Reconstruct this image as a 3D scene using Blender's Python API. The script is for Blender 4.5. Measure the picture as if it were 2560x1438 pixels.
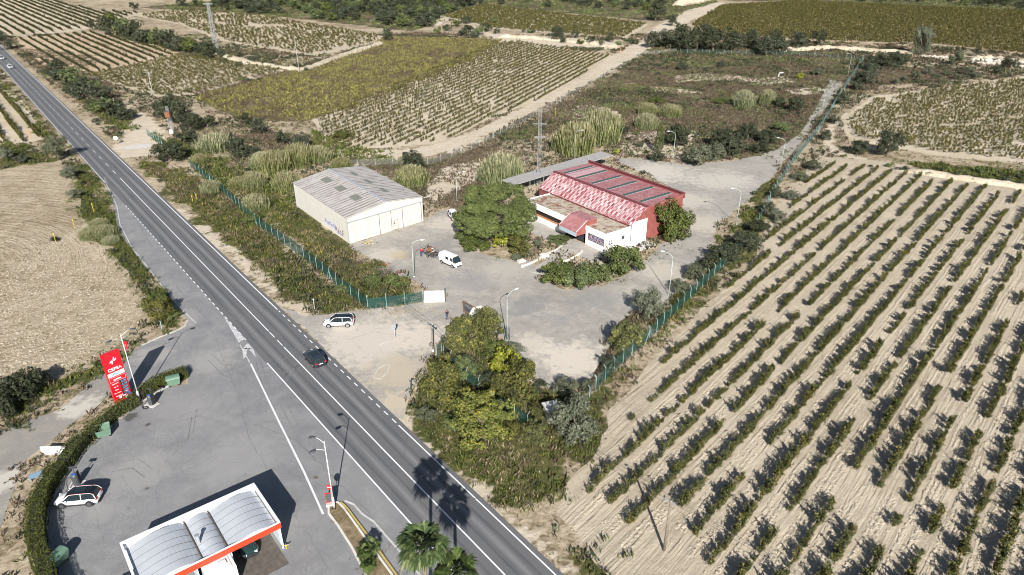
import bpy, bmesh, math, random
import numpy as np
from math import radians as R, sin, cos, pi
S = bpy.context.scene
for o in list(bpy.data.objects): bpy.data.objects.remove(o)
COL = S.collection
# ------------------------------------------------------------------ camera, sky, sun, exposure
H = 54.0; PITCH = 27.0; FPX = 1750.0
cd = bpy.data.cameras.new('camera'); cam = bpy.data.objects.new('camera', cd); COL.objects.link(cam)
cam.location = (0, 0, H); cam.rotation_euler = (R(90 - PITCH), 0, 0)
cd.sensor_width = 36; cd.lens = 36 * FPX / 2560; cd.clip_end = 6000; cd.clip_start = 1
S.camera = cam
S.render.resolution_x = 1024; S.render.resolution_y = 575
W = bpy.data.worlds.new('World'); S.world = W; W.use_nodes = True
wn = W.node_tree; sky = wn.nodes.new('ShaderNodeTexSky'); sky.sky_type = 'NISHITA'; sky.sun_disc = False
SUN_EL = 30.0; SUN_AZ = 174.0
sky.sun_elevation = R(SUN_EL); sky.sun_rotation = R(SUN_AZ)
bg = wn.nodes['Background']; bg.inputs[1].default_value = 0.05
wn.links.new(sky.outputs[0], bg.inputs[0])
sl = bpy.data.lights.new('sun', 'SUN'); sl.energy = 5.0; sl.angle = R(0.5); sl.color = (1, .955, .90)
sun = bpy.data.objects.new('sun', sl); COL.objects.link(sun); sun.rotation_euler = (R(90 - SUN_EL), 0, R(180 - SUN_AZ))
sun.location = (0, 0, 200)
S.cycles.pixel_filter_type = 'BLACKMAN_HARRIS'; S.cycles.filter_width = 1.0
S.view_settings.view_transform = 'Standard'; S.view_settings.look = 'None'
S.view_settings.exposure = 0.69; S.view_settings.gamma = 1
# ------------------------------------------------------------------ helpers
_c, _s = cos(R(PITCH)), sin(R(PITCH))
def P(u, v, z=0.0):
    "ground position of a place measured on the photograph"
    a = u - 1280; b = v - 719; d = FPX * _s + b * _c; w = FPX * _c - b * _s; t = (H - z) / d
    return (a * t, w * t)
def scale_at(x, y, z=0):
    return (y * _c + (H - z) * _s) / FPX       # metres per source pixel
def vis(x, y, mu=70):
    x = np.asarray(x); y = np.asarray(y); F_ = y * _c + H * _s; u = 1280 + FPX * x / F_; v = 719 - FPX * (y * _s - H * _c) / F_
    return (u > -mu) & (u < 2560 + mu) & (v < 1438 + 2 * mu)
def az(deg): return np.array([sin(R(deg)), cos(R(deg))])
def poly(pts): return [P(*q) for q in pts]
class Hsh:
    pass
def vnoise(x, y, sc, seed=0):
    x = np.asarray(x) / sc; y = np.asarray(y) / sc
    xi = np.floor(x).astype(np.int64); yi = np.floor(y).astype(np.int64); fx = x - xi; fy = y - yi
    fx = fx * fx * (3 - 2 * fx); fy = fy * fy * (3 - 2 * fy)
    def h(a, b):
        n = (a * 374761393 + b * 668265263 + seed * 1442695041) & 0x7fffffff
        n = ((n ^ (n >> 13)) * 1274126177) & 0x7fffffff
        return (n & 0xffff) / 65535.0
    return (h(xi, yi) * (1 - fx) + h(xi + 1, yi) * fx) * (1 - fy) + (h(xi, yi + 1) * (1 - fx) + h(xi + 1, yi + 1) * fx) * fy
def inpoly(x, y, pg):
    x = np.asarray(x); y = np.asarray(y); ins = np.zeros(x.shape, bool); n = len(pg)
    for i in range(n):
        x1, y1 = pg[i]; x2, y2 = pg[(i + 1) % n]
        if y1 == y2: continue
        c = ((y1 > y) != (y2 > y)) & (x < (x2 - x1) * (y - y1) / (y2 - y1) + x1)
        ins ^= c
    return ins
def tag(o, label=None, cat=None, group=None, kind=None):
    if label: o['label'] = label
    if cat: o['category'] = cat
    if group: o['group'] = group
    if kind: o['kind'] = kind
    return o
def thing(name, label, cat, loc, rotz=0, group=None):
    o = bpy.data.objects.new(name, None); COL.objects.link(o); o.empty_display_size = .3
    o.location = loc if len(loc) == 3 else (loc[0], loc[1], 0); o.rotation_euler = (0, 0, rotz)
    return tag(o, label, cat, group)
def link(name, me, parent=None, loc=None, rot=None):
    o = bpy.data.objects.new(name, me); COL.objects.link(o)
    if parent: o.parent = parent
    if loc is not None: o.location = loc
    if rot is not None: o.rotation_euler = rot
    return o
def np_mesh(name, V, F, mats, midx=None, smooth=False):
    "F: int array (n,k)"
    me = bpy.data.meshes.new(name); V = np.asarray(V, np.float32); F = np.asarray(F, np.int32)
    n, k = F.shape
    me.vertices.add(len(V)); me.vertices.foreach_set('co', V.ravel())
    me.loops.add(n * k); me.loops.foreach_set('vertex_index', F.ravel())
    me.polygons.add(n); me.polygons.foreach_set('loop_start', np.arange(n, dtype=np.int32) * k)
    me.polygons.foreach_set('loop_total', np.full(n, k, np.int32))
    if midx is not None: me.polygons.foreach_set('material_index', np.asarray(midx, np.int32))
    if smooth: me.polygons.foreach_set('use_smooth', np.ones(n, bool))
    for m in (mats if isinstance(mats, (list, tuple)) else [mats]): me.materials.append(m)
    me.update(calc_edges=True); return me
class MB:
    def __init__(s, T=None): s.v = []; s.f = []; s.m = []; s.T = T
    def pts(s, P_):
        b = len(s.v)
        for p in P_: s.v.append(tuple(s.T(*p)) if s.T else tuple(p))
        return b
    def face(s, P_, m=0):
        b = s.pts(P_); s.f.append(tuple(range(b, b + len(P_)))); s.m.append(m)
    def hexa(s, q, m=0):          # 8 pts: bottom 4 ccw, top 4 ccw
        b = s.pts(q)
        for f in ((3, 2, 1, 0), (4, 5, 6, 7), (0, 1, 5, 4), (1, 2, 6, 5), (2, 3, 7, 6), (3, 0, 4, 7)):
            s.f.append(tuple(b + i for i in f)); s.m.append(m)
    def box(s, x0, x1, y0, y1, z0, z1, m=0):
        s.hexa([(x0, y0, z0), (x1, y0, z0), (x1, y1, z0), (x0, y1, z0), (x0, y0, z1), (x1, y0, z1), (x1, y1, z1), (x0, y1, z1)], m)
    def cbox(s, c, d, rz=0, m=0, rx=0):
        q = []
        for z in (-1, 1):
            for x, y in ((-1, -1), (1, -1), (1, 1), (-1, 1)):
                px, py, pz = x * d[0] / 2, y * d[1] / 2, z * d[2] / 2
                py, pz = py * cos(rx) - pz * sin(rx), py * sin(rx) + pz * cos(rx)
                q.append((c[0] + px * cos(rz) - py * sin(rz), c[1] + px * sin(rz) + py * cos(rz), c[2] + pz))
        s.hexa(q, m)
    def prism(s, pg, z0, z1, m=0, m2=None):
        n = len(pg); b = s.pts([(x, y, z0) for x, y in pg] + [(x, y, z1) for x, y in pg])
        s.f.append(tuple(b + i for i in reversed(range(n)))); s.m.append(m)
        s.f.append(tuple(b + n + i for i in range(n))); s.m.append(m if m2 is None else m2)
        for i in range(n):
            j = (i + 1) % n; s.f.append((b + i, b + j, b + n + j, b + n + i)); s.m.append(m)
    def tube(s, pts, r, n=8, m=0, cap=True):
        if not isinstance(r, (list, tuple)): r = [r] * len(pts)
        pts = [np.array(p, float) for p in pts]; rings = []
        for i, p in enumerate(pts):
            d = pts[min(i + 1, len(pts) - 1)] - pts[max(i - 1, 0)]; d = d / (np.linalg.norm(d) + 1e-9)
            a = np.cross(d, (0, 0, 1)) if abs(d[2]) < .95 else np.cross(d, (1, 0, 0)); a /= np.linalg.norm(a); c = np.cross(d, a)
            rings.append(s.pts([tuple(p + r[i] * (a * cos(2 * pi * k / n) + c * sin(2 * pi * k / n))) for k in range(n)]))
        for A, B in zip(rings, rings[1:]):
            for k in range(n):
                l = (k + 1) % n; s.f.append((A + k, B + k, B + l, A + l)); s.m.append(m)
        if cap:
            s.f.append(tuple(rings[0] + k for k in range(n))); s.m.append(m)
            s.f.append(tuple(rings[-1] + k for k in reversed(range(n)))); s.m.append(m)
    def loft(s, rings, m=0, close=True, cap=True):
        bs = [s.pts(r) for r in rings]; n = len(rings[0]); mm = m if callable(m) else (lambda i, k: m)
        for i, (A, B) in enumerate(zip(bs, bs[1:])):
            for k in range(n if close else n - 1):
                l = (k + 1) % n; s.f.append((A + k, A + l, B + l, B + k)); s.m.append(mm(i, k))
        if cap:
            s.f.append(tuple(bs[0] + k for k in reversed(range(n)))); s.m.append(mm(0, 0))
            s.f.append(tuple(bs[-1] + k for k in range(n))); s.m.append(mm(len(bs) - 2, 0))
    def mesh(s, name, mats, smooth=False, fix=True):
        me = bpy.data.meshes.new(name); me.from_pydata(s.v, [], s.f)
        for m in (mats if isinstance(mats, (list, tuple)) else [mats]): me.materials.append(m)
        me.polygons.foreach_set('material_index', s.m)
        if fix:
            bm = bmesh.new(); bm.from_mesh(me)
            bmesh.ops.recalc_face_normals(bm, faces=bm.faces); bm.to_mesh(me); bm.free()
        if smooth: me.polygons.foreach_set('use_smooth', [True] * len(me.polygons))
        me.update(); return me
    def build(s, name, mats, parent=None, smooth=False, fix=True):
        return link(name, s.mesh(name, mats, smooth, fix), parent)
# ------------------------------------------------------------------ materials
def nodes(name):
    m = bpy.data.materials.new(name); m.use_nodes = True; nt = m.node_tree
    return m, nt, nt.nodes['Principled BSDF']
def N(nt, t, **k):
    n = nt.nodes.new('ShaderNode' + t)
    for a, b in k.items(): setattr(n, a, b)
    return n
def L(nt, a, b): nt.links.new(a, b)
def math_(nt, op, a, b=None, c=None, clamp=False):
    n = N(nt, 'Math', operation=op); n.use_clamp = clamp
    for i, x in enumerate((a, b, c)):
        if x is None: continue
        if isinstance(x, (int, float)): n.inputs[i].default_value = x
        else: L(nt, x, n.inputs[i])
    return n.outputs[0]
def mixc(nt, f, a, b, bt='MIX'):
    n = N(nt, 'MixRGB', blend_type=bt)
    for i, x in enumerate((f, a, b)):
        if isinstance(x, (int, float)): n.inputs[i].default_value = x
        elif isinstance(x, (tuple, list)): n.inputs[i].default_value = (*x[:3], 1)
        else: L(nt, x, n.inputs[i])
    return n.outputs[0]
def ramp(nt, fac, stops):
    n = N(nt, 'ValToRGB'); cr = n.color_ramp
    while len(cr.elements) < len(stops): cr.elements.new(.5)
    for e, (p, c) in zip(cr.elements, stops):
        e.position = p; e.color = (*c, 1) if isinstance(c, (tuple, list)) else (c, c, c, 1)
    L(nt, fac, n.inputs[0]); return n.outputs[0]
def noise(nt, vec, sc, det=4, rough=.55, dist=0):
    n = N(nt, 'TexNoise'); n.inputs['Scale'].default_value = sc; n.inputs['Detail'].default_value = det
    n.inputs['Roughness'].default_value = rough; n.inputs['Distortion'].default_value = dist
    if vec is not None: L(nt, vec, n.inputs['Vector'])
    return n.outputs[0]
def coords(nt, world=True):
    return N(nt, 'NewGeometry').outputs['Position'] if world else N(nt, 'TexCoord').outputs['Object']
def mapped(nt, vec, rotz=0, sc=(1, 1, 1), loc=(0, 0, 0)):
    m = N(nt, 'Mapping'); m.inputs['Rotation'].default_value = (0, 0, rotz); m.inputs['Scale'].default_value = sc
    m.inputs['Location'].default_value = loc; L(nt, vec, m.inputs['Vector']); return m.outputs[0]
def bump(nt, b, h, st, dist=1.0, prev=None):
    n = N(nt, 'Bump'); n.inputs['Strength'].default_value = st; n.inputs['Distance'].default_value = dist
    L(nt, h, n.inputs['Height'])
    if prev is not None: L(nt, prev, n.inputs['Normal'])
    L(nt, n.outputs[0], b.inputs['Normal']); return n.outputs[0]
def plain(name, c, rough=.6, metal=0, var=.12, sc=3, bumpy=0, spec=.5, coat=0):
    m, nt, b = nodes(name); v = coords(nt, False); n = noise(nt, v, sc, 4)
    n2 = noise(nt, v, sc * 9, 3)
    f = math_(nt, 'ADD', math_(nt, 'MULTIPLY', n, .7), math_(nt, 'MULTIPLY', n2, .3))
    col = ramp(nt, f, [(.3, tuple(x * (1 - var) for x in c)), (.7, tuple(min(1, x * (1 + var)) for x in c))])
    L(nt, col, b.inputs['Base Color']); b.inputs['Roughness'].default_value = rough; b.inputs['Metallic'].default_value = metal
    b.inputs['Specular IOR Level'].default_value = spec; b.inputs['Coat Weight'].default_value = coat
    if bumpy: bump(nt, b, n2, bumpy, .05)
    return m
def leafmat(name, stops, rough=.75, trans=.12):
    m, nt, b = nodes(name); g = N(nt, 'NewGeometry')
    big = noise(nt, g.outputs['Position'], .6, 2)
    f = math_(nt, 'ADD', math_(nt, 'MULTIPLY', g.outputs['Random Per Island'], .72), math_(nt, 'MULTIPLY', math_(nt, 'SUBTRACT', big, .36), 1.0), clamp=True)
    oi = N(nt, 'ObjectInfo').outputs['Random']; f = math_(nt, 'ADD', f, math_(nt, 'MULTIPLY', math_(nt, 'SUBTRACT', oi, .5), .22), clamp=True)
    hs = N(nt, 'HueSaturation'); L(nt, math_(nt, 'MULTIPLY_ADD', oi, .03, .485), hs.inputs['Hue']); L(nt, math_(nt, 'MULTIPLY_ADD', oi, -.25, 1.08), hs.inputs['Saturation']); L(nt, ramp(nt, f, stops), hs.inputs['Color'])
    L(nt, hs.outputs[0], b.inputs['Base Color']); b.inputs['Roughness'].default_value = rough
    b.inputs['Specular IOR Level'].default_value = .2
    return m
def earth(name, stops, big=.08, fine=2.5, bst=.6, bdist=.12, furrow=None, rings=None, fmix=.12, stains=None, weeds=None, curve=0, rough=.95, pebble=0):
    """ground: stops over mixed noise; furrow=(azimuth, spacing, strength, depth); stains=[(x,y,r,colour)]"""
    m, nt, b = nodes(name); v = coords(nt)
    n1 = noise(nt, v, big, 5); n2 = noise(nt, v, fine, 6, .65); n3 = noise(nt, v, fine * .17, 4, .6)
    f = math_(nt, 'ADD', math_(nt, 'MULTIPLY', n1, .35), math_(nt, 'ADD', math_(nt, 'MULTIPLY', n2, .3), math_(nt, 'MULTIPLY', n3, .35)))
    c = ramp(nt, f, stops); hgt = n2; prev = None
    if furrow:
        a, sp, st, dep = furrow
        vv = mapped(nt, v, R(a)); 
        if curve:
            w = noise(nt, v, curve, 2); vv2 = N(nt, 'VectorMath', operation='ADD'); L(nt, vv, vv2.inputs[0])
            cx = N(nt, 'CombineXYZ'); L(nt, math_(nt, 'MULTIPLY', w, sp * 9), cx.inputs[0]); L(nt, cx.outputs[0], vv2.inputs[1]); vv = vv2.outputs[0]
        sx = N(nt, 'SeparateXYZ'); L(nt, vv, sx.inputs[0])
        wob = math_(nt, 'MULTIPLY', noise(nt, v, .12, 3), sp * 1.6)
        if rings:
            cx_, cy_, el_ = rings; rv = mapped(nt, v, R(a), (1, 1, 1)); q0 = (cx_ * cos(R(a)) - cy_ * sin(R(a)), cx_ * sin(R(a)) + cy_ * cos(R(a)))
            s2 = N(nt, 'SeparateXYZ'); L(nt, rv, s2.inputs[0]); uu = math_(nt, 'SUBTRACT', s2.outputs[0], q0[0]); ww = math_(nt, 'DIVIDE', math_(nt, 'SUBTRACT', s2.outputs[1], q0[1]), el_)
            rr_ = math_(nt, 'SQRT', math_(nt, 'ADD', math_(nt, 'MULTIPLY', uu, uu), math_(nt, 'MULTIPLY', ww, ww)))
            cc_ = N(nt, 'CombineXYZ'); L(nt, rr_, cc_.inputs[0]); an = math_(nt, 'ARCTAN2', ww, uu); L(nt, math_(nt, 'MULTIPLY', an, 25.), cc_.inputs[1]); sx = N(nt, 'SeparateXYZ'); L(nt, cc_.outputs[0], sx.inputs[0])
        cw_ = N(nt, 'CombineXYZ'); L(nt, math_(nt, 'ADD', sx.outputs[0], wob), cw_.inputs[0]); L(nt, math_(nt, 'MULTIPLY', sx.outputs[1], .05), cw_.inputs[1])
        wv = ramp(nt, noise(nt, cw_.outputs[0], 1.0 / sp, 3, .6), [(.34, 0.), (.62, 1.)])
        wv = math_(nt, 'MULTIPLY', wv, ramp(nt, noise(nt, v, .25, 3), [(.35, .45), (.6, 1.)]))
        prev = bump(nt, b, wv, min(1, st), dep)
        c = mixc(nt, math_(nt, 'MULTIPLY', math_(nt, 'SUBTRACT', 1., wv), fmix), c, tuple(x * .6 for x in stops[0][1]))
    if weeds:
        wc, thr = weeds
        wn_ = ramp(nt, noise(nt, v, 1.1, 6, .75), [(thr, 0.), (thr + .05, 1.)])
        c = mixc(nt, math_(nt, 'MULTIPLY', wn_, .8), c, wc)
    for sname in (stains or []):
        x, y, r, cc, amt = sname
        d = N(nt, 'VectorMath', operation='DISTANCE'); L(nt, v, d.inputs[0]); d.inputs[1].default_value = (x, y, 0)
        q = math_(nt, 'ADD', math_(nt, 'DIVIDE', d.outputs['Value'], r), math_(nt, 'MULTIPLY', math_(nt, 'SUBTRACT', n3, .5), 2.4))
        q = math_(nt, 'ADD', q, math_(nt, 'MULTIPLY', math_(nt, 'SUBTRACT', n2, .5), .8))
        k = math_(nt, 'MULTIPLY', math_(nt, 'SUBTRACT', 1.15, q, clamp=True), 2.2, clamp=True)
        c = mixc(nt, math_(nt, 'MULTIPLY', k, amt), c, cc)
    L(nt, c, b.inputs['Base Color']); b.inputs['Roughness'].default_value = rough; b.inputs['Specular IOR Level'].default_value = .15
    if bst: bump(nt, b, hgt, bst, bdist, prev)
    return m
def corrug(name, c, c2, spacing, axis_az=0, rough=.5, metal=0, amt=.5, rib_dark=.3, rot_obj=None, world=True, var=.5):
    "ribbed sheet metal; the ribs run along axis_az (degrees from +Y)"
    m, nt, b = nodes(name); v = coords(nt, world); vv = mapped(nt, v, R(axis_az))
    sx = N(nt, 'SeparateXYZ'); L(nt, vv, sx.inputs[0])
    ph = math_(nt, 'MULTIPLY', sx.outputs[0], 2 * pi / spacing)
    wv = math_(nt, 'MULTIPLY_ADD', math_(nt, 'SINE', ph), .5, .5)
    n = noise(nt, v, .9, 5, .65)
    col = ramp(nt, n, [(.35, c), (.35 + var, c2)])
    col = mixc(nt, math_(nt, 'MULTIPLY', math_(nt, 'POWER', wv, 6), rib_dark), col, tuple(x * .35 for x in c))  # darkens a narrow line along each rib
    L(nt, col, b.inputs['Base Color']); b.inputs['Roughness'].default_value = rough; b.inputs['Metallic'].default_value = metal
    bump(nt, b, wv, amt, .05); return m
M = {}
# ------------------------------------------------------------------ base ground sheet with painted cover classes
GREEN = [  # weeds (photo-measured outlines)
 [(340,395),(470,425),(560,480),(645,545),(760,650),(915,765),(925,778),(790,790),(745,765),(600,650),(480,530),(400,455)],
 [(560,470),(740,510),(870,605),(905,640),(1010,695),(1055,745),(925,765),(860,700),(700,575)],
 [(380,330),(560,400),(740,455),(735,520),(560,470),(400,360)],
 [(1090,880),(1020,1020),(1060,1090),(1270,1285),(1330,1285),(1400,1215),(1490,1110),(1500,1000),(1400,985),(1330,940),(1270,860)],
 [(205,395),(265,440),(310,560),(360,640),(455,765),(450,815),(400,835),(370,770),(290,640),(205,560),(185,440)],
 [(270,890),(410,830),(440,818),(350,865),(290,925),(150,985),(0,1085),(0,1040),(130,960)],
 [(1380,1330),(1440,1345),(1580,1438),(1600,1500),(1500,1500),(1440,1400)],
 [(0,350),(90,370),(150,405),(60,415),(0,430)],
 [(120,180),(330,310),(340,330),(300,335),(220,260)],
 [(780,330),(1060,410),(900,410),(800,400)],
 [(1900,560),(1960,500),(2010,430),(2085,395),(2000,440),(1935,540),(1880,620),(1790,700),(1680,820),(1560,940),(1480,1040),(1460,1010),(1560,900),(1700,740),(1850,600)],
 [(1740,690),(1790,640),(1890,560),(1960,440),(1900,470),(1830,560),(1760,640)],
 [(2230,405),(2560,430),(2700,440),(2700,480),(2560,470),(2350,430)],
 [(90,1230),(60,1300),(50,1438),(100,1438)],
 [(1410,262),(1500,225),(1620,205),(1700,215),(1640,250),(1560,285),(1460,290)], [(1280,320),(1400,290),(1420,320),(1340,345),(1260,350)], [(1660,140),(1760,150),(1820,160),(1700,170),(1640,165)], [(1760,235),(1830,228),(1850,245),(1780,255)], [(920,395),(1060,395),(1160,380),(1100,420),(1000,425)],
 [(0,200),(90,290),(180,395),(140,385),(60,270),(0,215)],
]
BROWN = [
 [(1620,135),(2130,150),(2100,220),(2040,310),(1985,370),(1900,395),(1700,405),(1560,385),(1400,330),(1240,350),(1400,265),(1520,195)],
 [(900,405),(1060,400),(1240,350),(1260,450),(1140,520),(1050,500),(920,420)],
 [(230,140),(330,300),(300,330),(120,180),(60,120)],
 [(2130,170),(2440,170),(2400,200),(2200,215),(2120,250)],
 [(460,230),(780,160),(960,95),(1000,80),(1180,85),(940,100),(800,170),(500,250)],
 [(540,340),(700,330),(840,370),(820,410),(740,390),(600,360)],
 [(1560,740),(1660,720),(1600,830),(1480,960),(1380,1000),(1400,960),(1500,880)],
]
SAND = [
 [(820,380),(860,372),(1000,376),(1110,355),(1200,320),(1330,255),(1520,145),(1600,105),(1650,60),(1720,25),(1800,5),(1830,12),(1740,45),(1680,80),(1630,120),(1560,160),(1400,245),(1260,320),(1150,375),(1000,400),(840,395)],
 [(300,330),(345,280),(380,290),(420,340),(400,390),(300,395),(285,370)],
 [(1740,325),(1650,330),(1560,330),(1550,380),(1700,400),(1740,380)],
 [(2075,310),(2180,240),(2400,215),(2560,190),(2600,200),(2400,235),(2130,290),(2080,330),(2090,380),(2240,410),(2230,420),(2070,385),(2050,340)],
 [(380,475),(700,770),(840,900),(1000,1060),(1200,1245),(1400,1438),(1460,1438),(1300,1290),(1060,1090),(1010,1020),(900,930),(760,790),(560,600)],
 [(1120,50),(1150,20),(1100,40),(1080,70)],
 [(1680,190),(1760,182),(1860,190),(1900,200),(1800,204),(1690,206)], [(1620,215),(1700,222),(1760,232),(1700,238),(1640,230)], [(1840,205),(1900,196),(1960,190),(1990,205),(1920,214)], [(1960,225),(2040,215),(2080,228),(2000,240)], [(1440,262),(1520,270),(1560,290),(1500,300),(1420,300)], [(1110,420),(1200,400),(1240,430),(1150,470),(1100,500),(1060,520),(1080,470)],
 [(1160,55),(1230,85),(1420,95),(1560,110),(1540,125),(1240,105)],
]
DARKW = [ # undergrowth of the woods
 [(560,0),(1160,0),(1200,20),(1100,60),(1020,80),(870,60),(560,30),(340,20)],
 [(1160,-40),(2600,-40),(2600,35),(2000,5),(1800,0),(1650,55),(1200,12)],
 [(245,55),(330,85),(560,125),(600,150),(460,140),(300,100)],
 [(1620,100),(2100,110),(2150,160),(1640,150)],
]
def grid_axis(segs):
    out = [segs[0][0]]
    for a, b, st0, st1 in segs:
        x = a
        while x < b - 1e-6:
            f = (x - a) / (b - a); x = min(b, x + st0 + (st1 - st0) * f); out.append(x)
    return np.array(out)
gy = grid_axis([(-300, 25, 40, 4), (25, 150, .6, .6), (150, 330, .6, 1.4), (330, 700, 1.4, 4), (700, 4500, 20, 300)])
half = grid_axis([(0, 90, .7, .7), (90, 220, .7, 1.6), (220, 520, 1.8, 5), (520, 3500, 20, 300)])
gx = np.concatenate([-half[:0:-1], half])
XX, YY = np.meshgrid(gx, gy); xs, ys = XX.ravel(), YY.ravel()
def classmask(x, y, polys, jit=2.2):
    jx = (vnoise(x, y, 3.1, 1) - .5) * jit * 2 + (vnoise(x, y, 9, 2) - .5) * jit * 2
    jy = (vnoise(x, y, 3.1, 3) - .5) * jit * 2 + (vnoise(x, y, 9, 4) - .5) * jit * 2
    jx += (vnoise(x, y, 1.1, 6) - .5) * 2.2; jy += (vnoise(x, y, 1.1, 7) - .5) * 2.2
    m = np.zeros(len(x), bool)
    for pg in polys: m |= inpoly(x + jx, y + jy, poly(pg))
    return m.astype(np.float32)
def soft(polys, jit=2.2, n=7, sg=.75):
    r = np.random.RandomState(3); act = (ys > 30) & (ys < 700) & vis(xs, ys, 200); o = np.zeros(len(xs), np.float32)
    for _ in range(n): o[act] += classmask(xs[act] + r.normal(size=act.sum()) * sg, ys[act] + r.normal(size=act.sum()) * sg, polys, jit)
    return o / n
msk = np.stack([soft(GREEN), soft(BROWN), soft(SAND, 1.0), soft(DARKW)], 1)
far = np.clip((ys - 430) / 200, 0, 1)
ii = np.arange(len(gy) * len(gx)).reshape(len(gy), len(gx))
F = np.stack([ii[:-1, :-1].ravel(), ii[:-1, 1:].ravel(), ii[1:, 1:].ravel(), ii[1:, :-1].ravel()], 1)
def ground_mat():
    m, nt, b = nodes('mixed_ground'); v = coords(nt)
    at = N(nt, 'Attribute'); at.attribute_name = 'cover'; sp = N(nt, 'SeparateColor'); L(nt, at.outputs['Color'], sp.inputs[0])
    n1 = noise(nt, v, .05, 5, .6); n2 = noise(nt, v, 1.3, 7, .7); n3 = noise(nt, v, .35, 5, .65)
    f = math_(nt, 'ADD', math_(nt, 'MULTIPLY', n1, .3), math_(nt, 'ADD', math_(nt, 'MULTIPLY', n2, .4), math_(nt, 'MULTIPLY', n3, .3)))
    base = ramp(nt, f, [(.38, (.10, .095, .05)), (.45, (.20, .165, .10)), (.5, (.38, .31, .22)), (.6, (.52, .45, .34))])
    green = ramp(nt, f, [(.38, (.035, .045, .015)), (.5, (.09, .095, .035)), (.57, (.16, .14, .06)), (.66, (.34, .28, .19))])
    brown = ramp(nt, f, [(.38, (.06, .05, .03)), (.48, (.12, .095, .06)), (.56, (.2, .16, .105)), (.64, (.42, .36, .27))])
    sandc = ramp(nt, f, [(.34, (.33, .27, .19)), (.46, (.50, .43, .33)), (.6, (.62, .55, .45))])
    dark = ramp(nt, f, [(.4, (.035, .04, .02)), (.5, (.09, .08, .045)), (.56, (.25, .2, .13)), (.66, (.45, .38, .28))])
    c = base; jit = math_(nt, 'ADD', math_(nt, 'MULTIPLY', math_(nt, 'SUBTRACT', n3, .5), 2.0), math_(nt, 'MULTIPLY', math_(nt, 'SUBTRACT', n2, .5), 1.6))
    def msk_(ch): return math_(nt, 'MULTIPLY', math_(nt, 'SUBTRACT', math_(nt, 'ADD', ch, math_(nt, 'MULTIPLY', jit, .55)), .42), 4, clamp=True)
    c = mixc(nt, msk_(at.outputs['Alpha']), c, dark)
    c = mixc(nt, msk_(sp.outputs[1]), c, brown); c = mixc(nt, msk_(sp.outputs[0]), c, green)
    c = mixc(nt, msk_(sp.outputs[2]), c, sandc)
    L(nt, c, b.inputs['Base Color']); b.inputs['Roughness'].default_value = 1; b.inputs['Specular IOR Level'].default_value = .1
    bump(nt, b, n2, .8, .25); return m
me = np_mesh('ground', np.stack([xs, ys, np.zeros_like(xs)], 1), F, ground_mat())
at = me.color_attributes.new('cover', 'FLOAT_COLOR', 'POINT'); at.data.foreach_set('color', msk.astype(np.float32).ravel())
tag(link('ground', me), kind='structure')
# ------------------------------------------------------------------ laid sheets (fields, asphalt)
def ragged(pg, amp, step=1.2, seed=0):
    out = []; n = len(pg)
    for i in range(n):
        a = np.array(pg[i]); b = np.array(pg[(i + 1) % n]); l = np.linalg.norm(b - a); k = max(1, int(l / step)); k = min(k, 240)
        for j in range(k):
            q = a + (b - a) * j / k
            q = q + np.array([(vnoise(q[0], q[1], 2.3, seed + 5) + vnoise(q[0], q[1], .9, seed + 8) * .5 - .75), (vnoise(q[0], q[1], 2.3, seed + 6) + vnoise(q[0], q[1], .9, seed + 9) * .5 - .75)]) * 2 * amp
            out.append((float(q[0]), float(q[1])))
    return out
def sheet(name, pg, mat, z, amp=.4, step=1.2, kind='structure'):
    pg = ragged(pg, amp, step) if amp else [(float(a), float(b)) for a, b in pg]
    bm = bmesh.new(); vs = [bm.verts.new((x, y, z)) for x, y in pg]
    es = [bm.edges.new((vs[i], vs[(i + 1) % len(vs)])) for i in range(len(vs))]
    bmesh.ops.triangle_fill(bm, use_beauty=True, use_dissolve=False, edges=es)
    bmesh.ops.recalc_face_normals(bm, faces=bm.faces)
    for f in bm.faces:
        if f.normal.z < 0: f.normal_flip()
    me = bpy.data.meshes.new(name); bm.to_mesh(me); bm.free(); me.materials.append(mat)
    return tag(link(name, me), kind=kind)
tan = [(.33, (.305, .255, .182)), (.46, (.445, .382, .29)), (.6, (.545, .475, .37))]
M['vinesoil'] = earth('vineyard_soil', tan, .05, 2.2, .8, .10, furrow=(41.2, .45, .9, .09), fmix=.20)
M['vinesoil_end'] = earth('turned_soil', tan, .05, 2.2, .9, .12, furrow=(-20, .6, .8, .08), curve=.02)
M['plough'] = earth('ploughed_soil', [(.36, (.215, .17, .11)), (.46, (.375, .308, .212)), (.58, (.505, .43, .32))], .04, 1.8, 1, .22, furrow=(-48, .9, .9, .13), rings=(*P(-60, 660), 1.7), fmix=.22, weeds=((.12, .105, .05), .565))
M['palesoil'] = earth('pale_field_soil', [(.33, (.36, .30, .21)), (.5, (.50, .43, .32)), (.6, (.58, .51, .40))], .05, 1.2, .5, .15)
M['redsoil'] = earth('reddish_field_soil', [(.33, (.34, .25, .16)), (.5, (.48, .375, .26)), (.6, (.54, .45, .33))], .05, 1.2, .5, .15)
M['weedfield'] = earth('overgrown_field', [(.36, (.06, .055, .025)), (.48, (.12, .10, .045)), (.56, (.20, .165, .09)), (.64, (.3, .25, .15))], .06, 1.2, .8, .3)
VINE_BIG = [(2062,392),(2200,402),(2330,430),(2560,472),(2760,500),(3300,620),(4200,1000),(5200,1700),(1700,1700),(1560,1500),(1460,1360),(1392,1280),(1420,1210),(1495,1120),(1530,1020),(1570,975),(1650,885),(1765,762),(1855,690),(1885,640),(1910,560),(1955,490),(2010,430)]
sheet('vineyard_soil', poly(VINE_BIG), M['vinesoil'], .030, .5)
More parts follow.
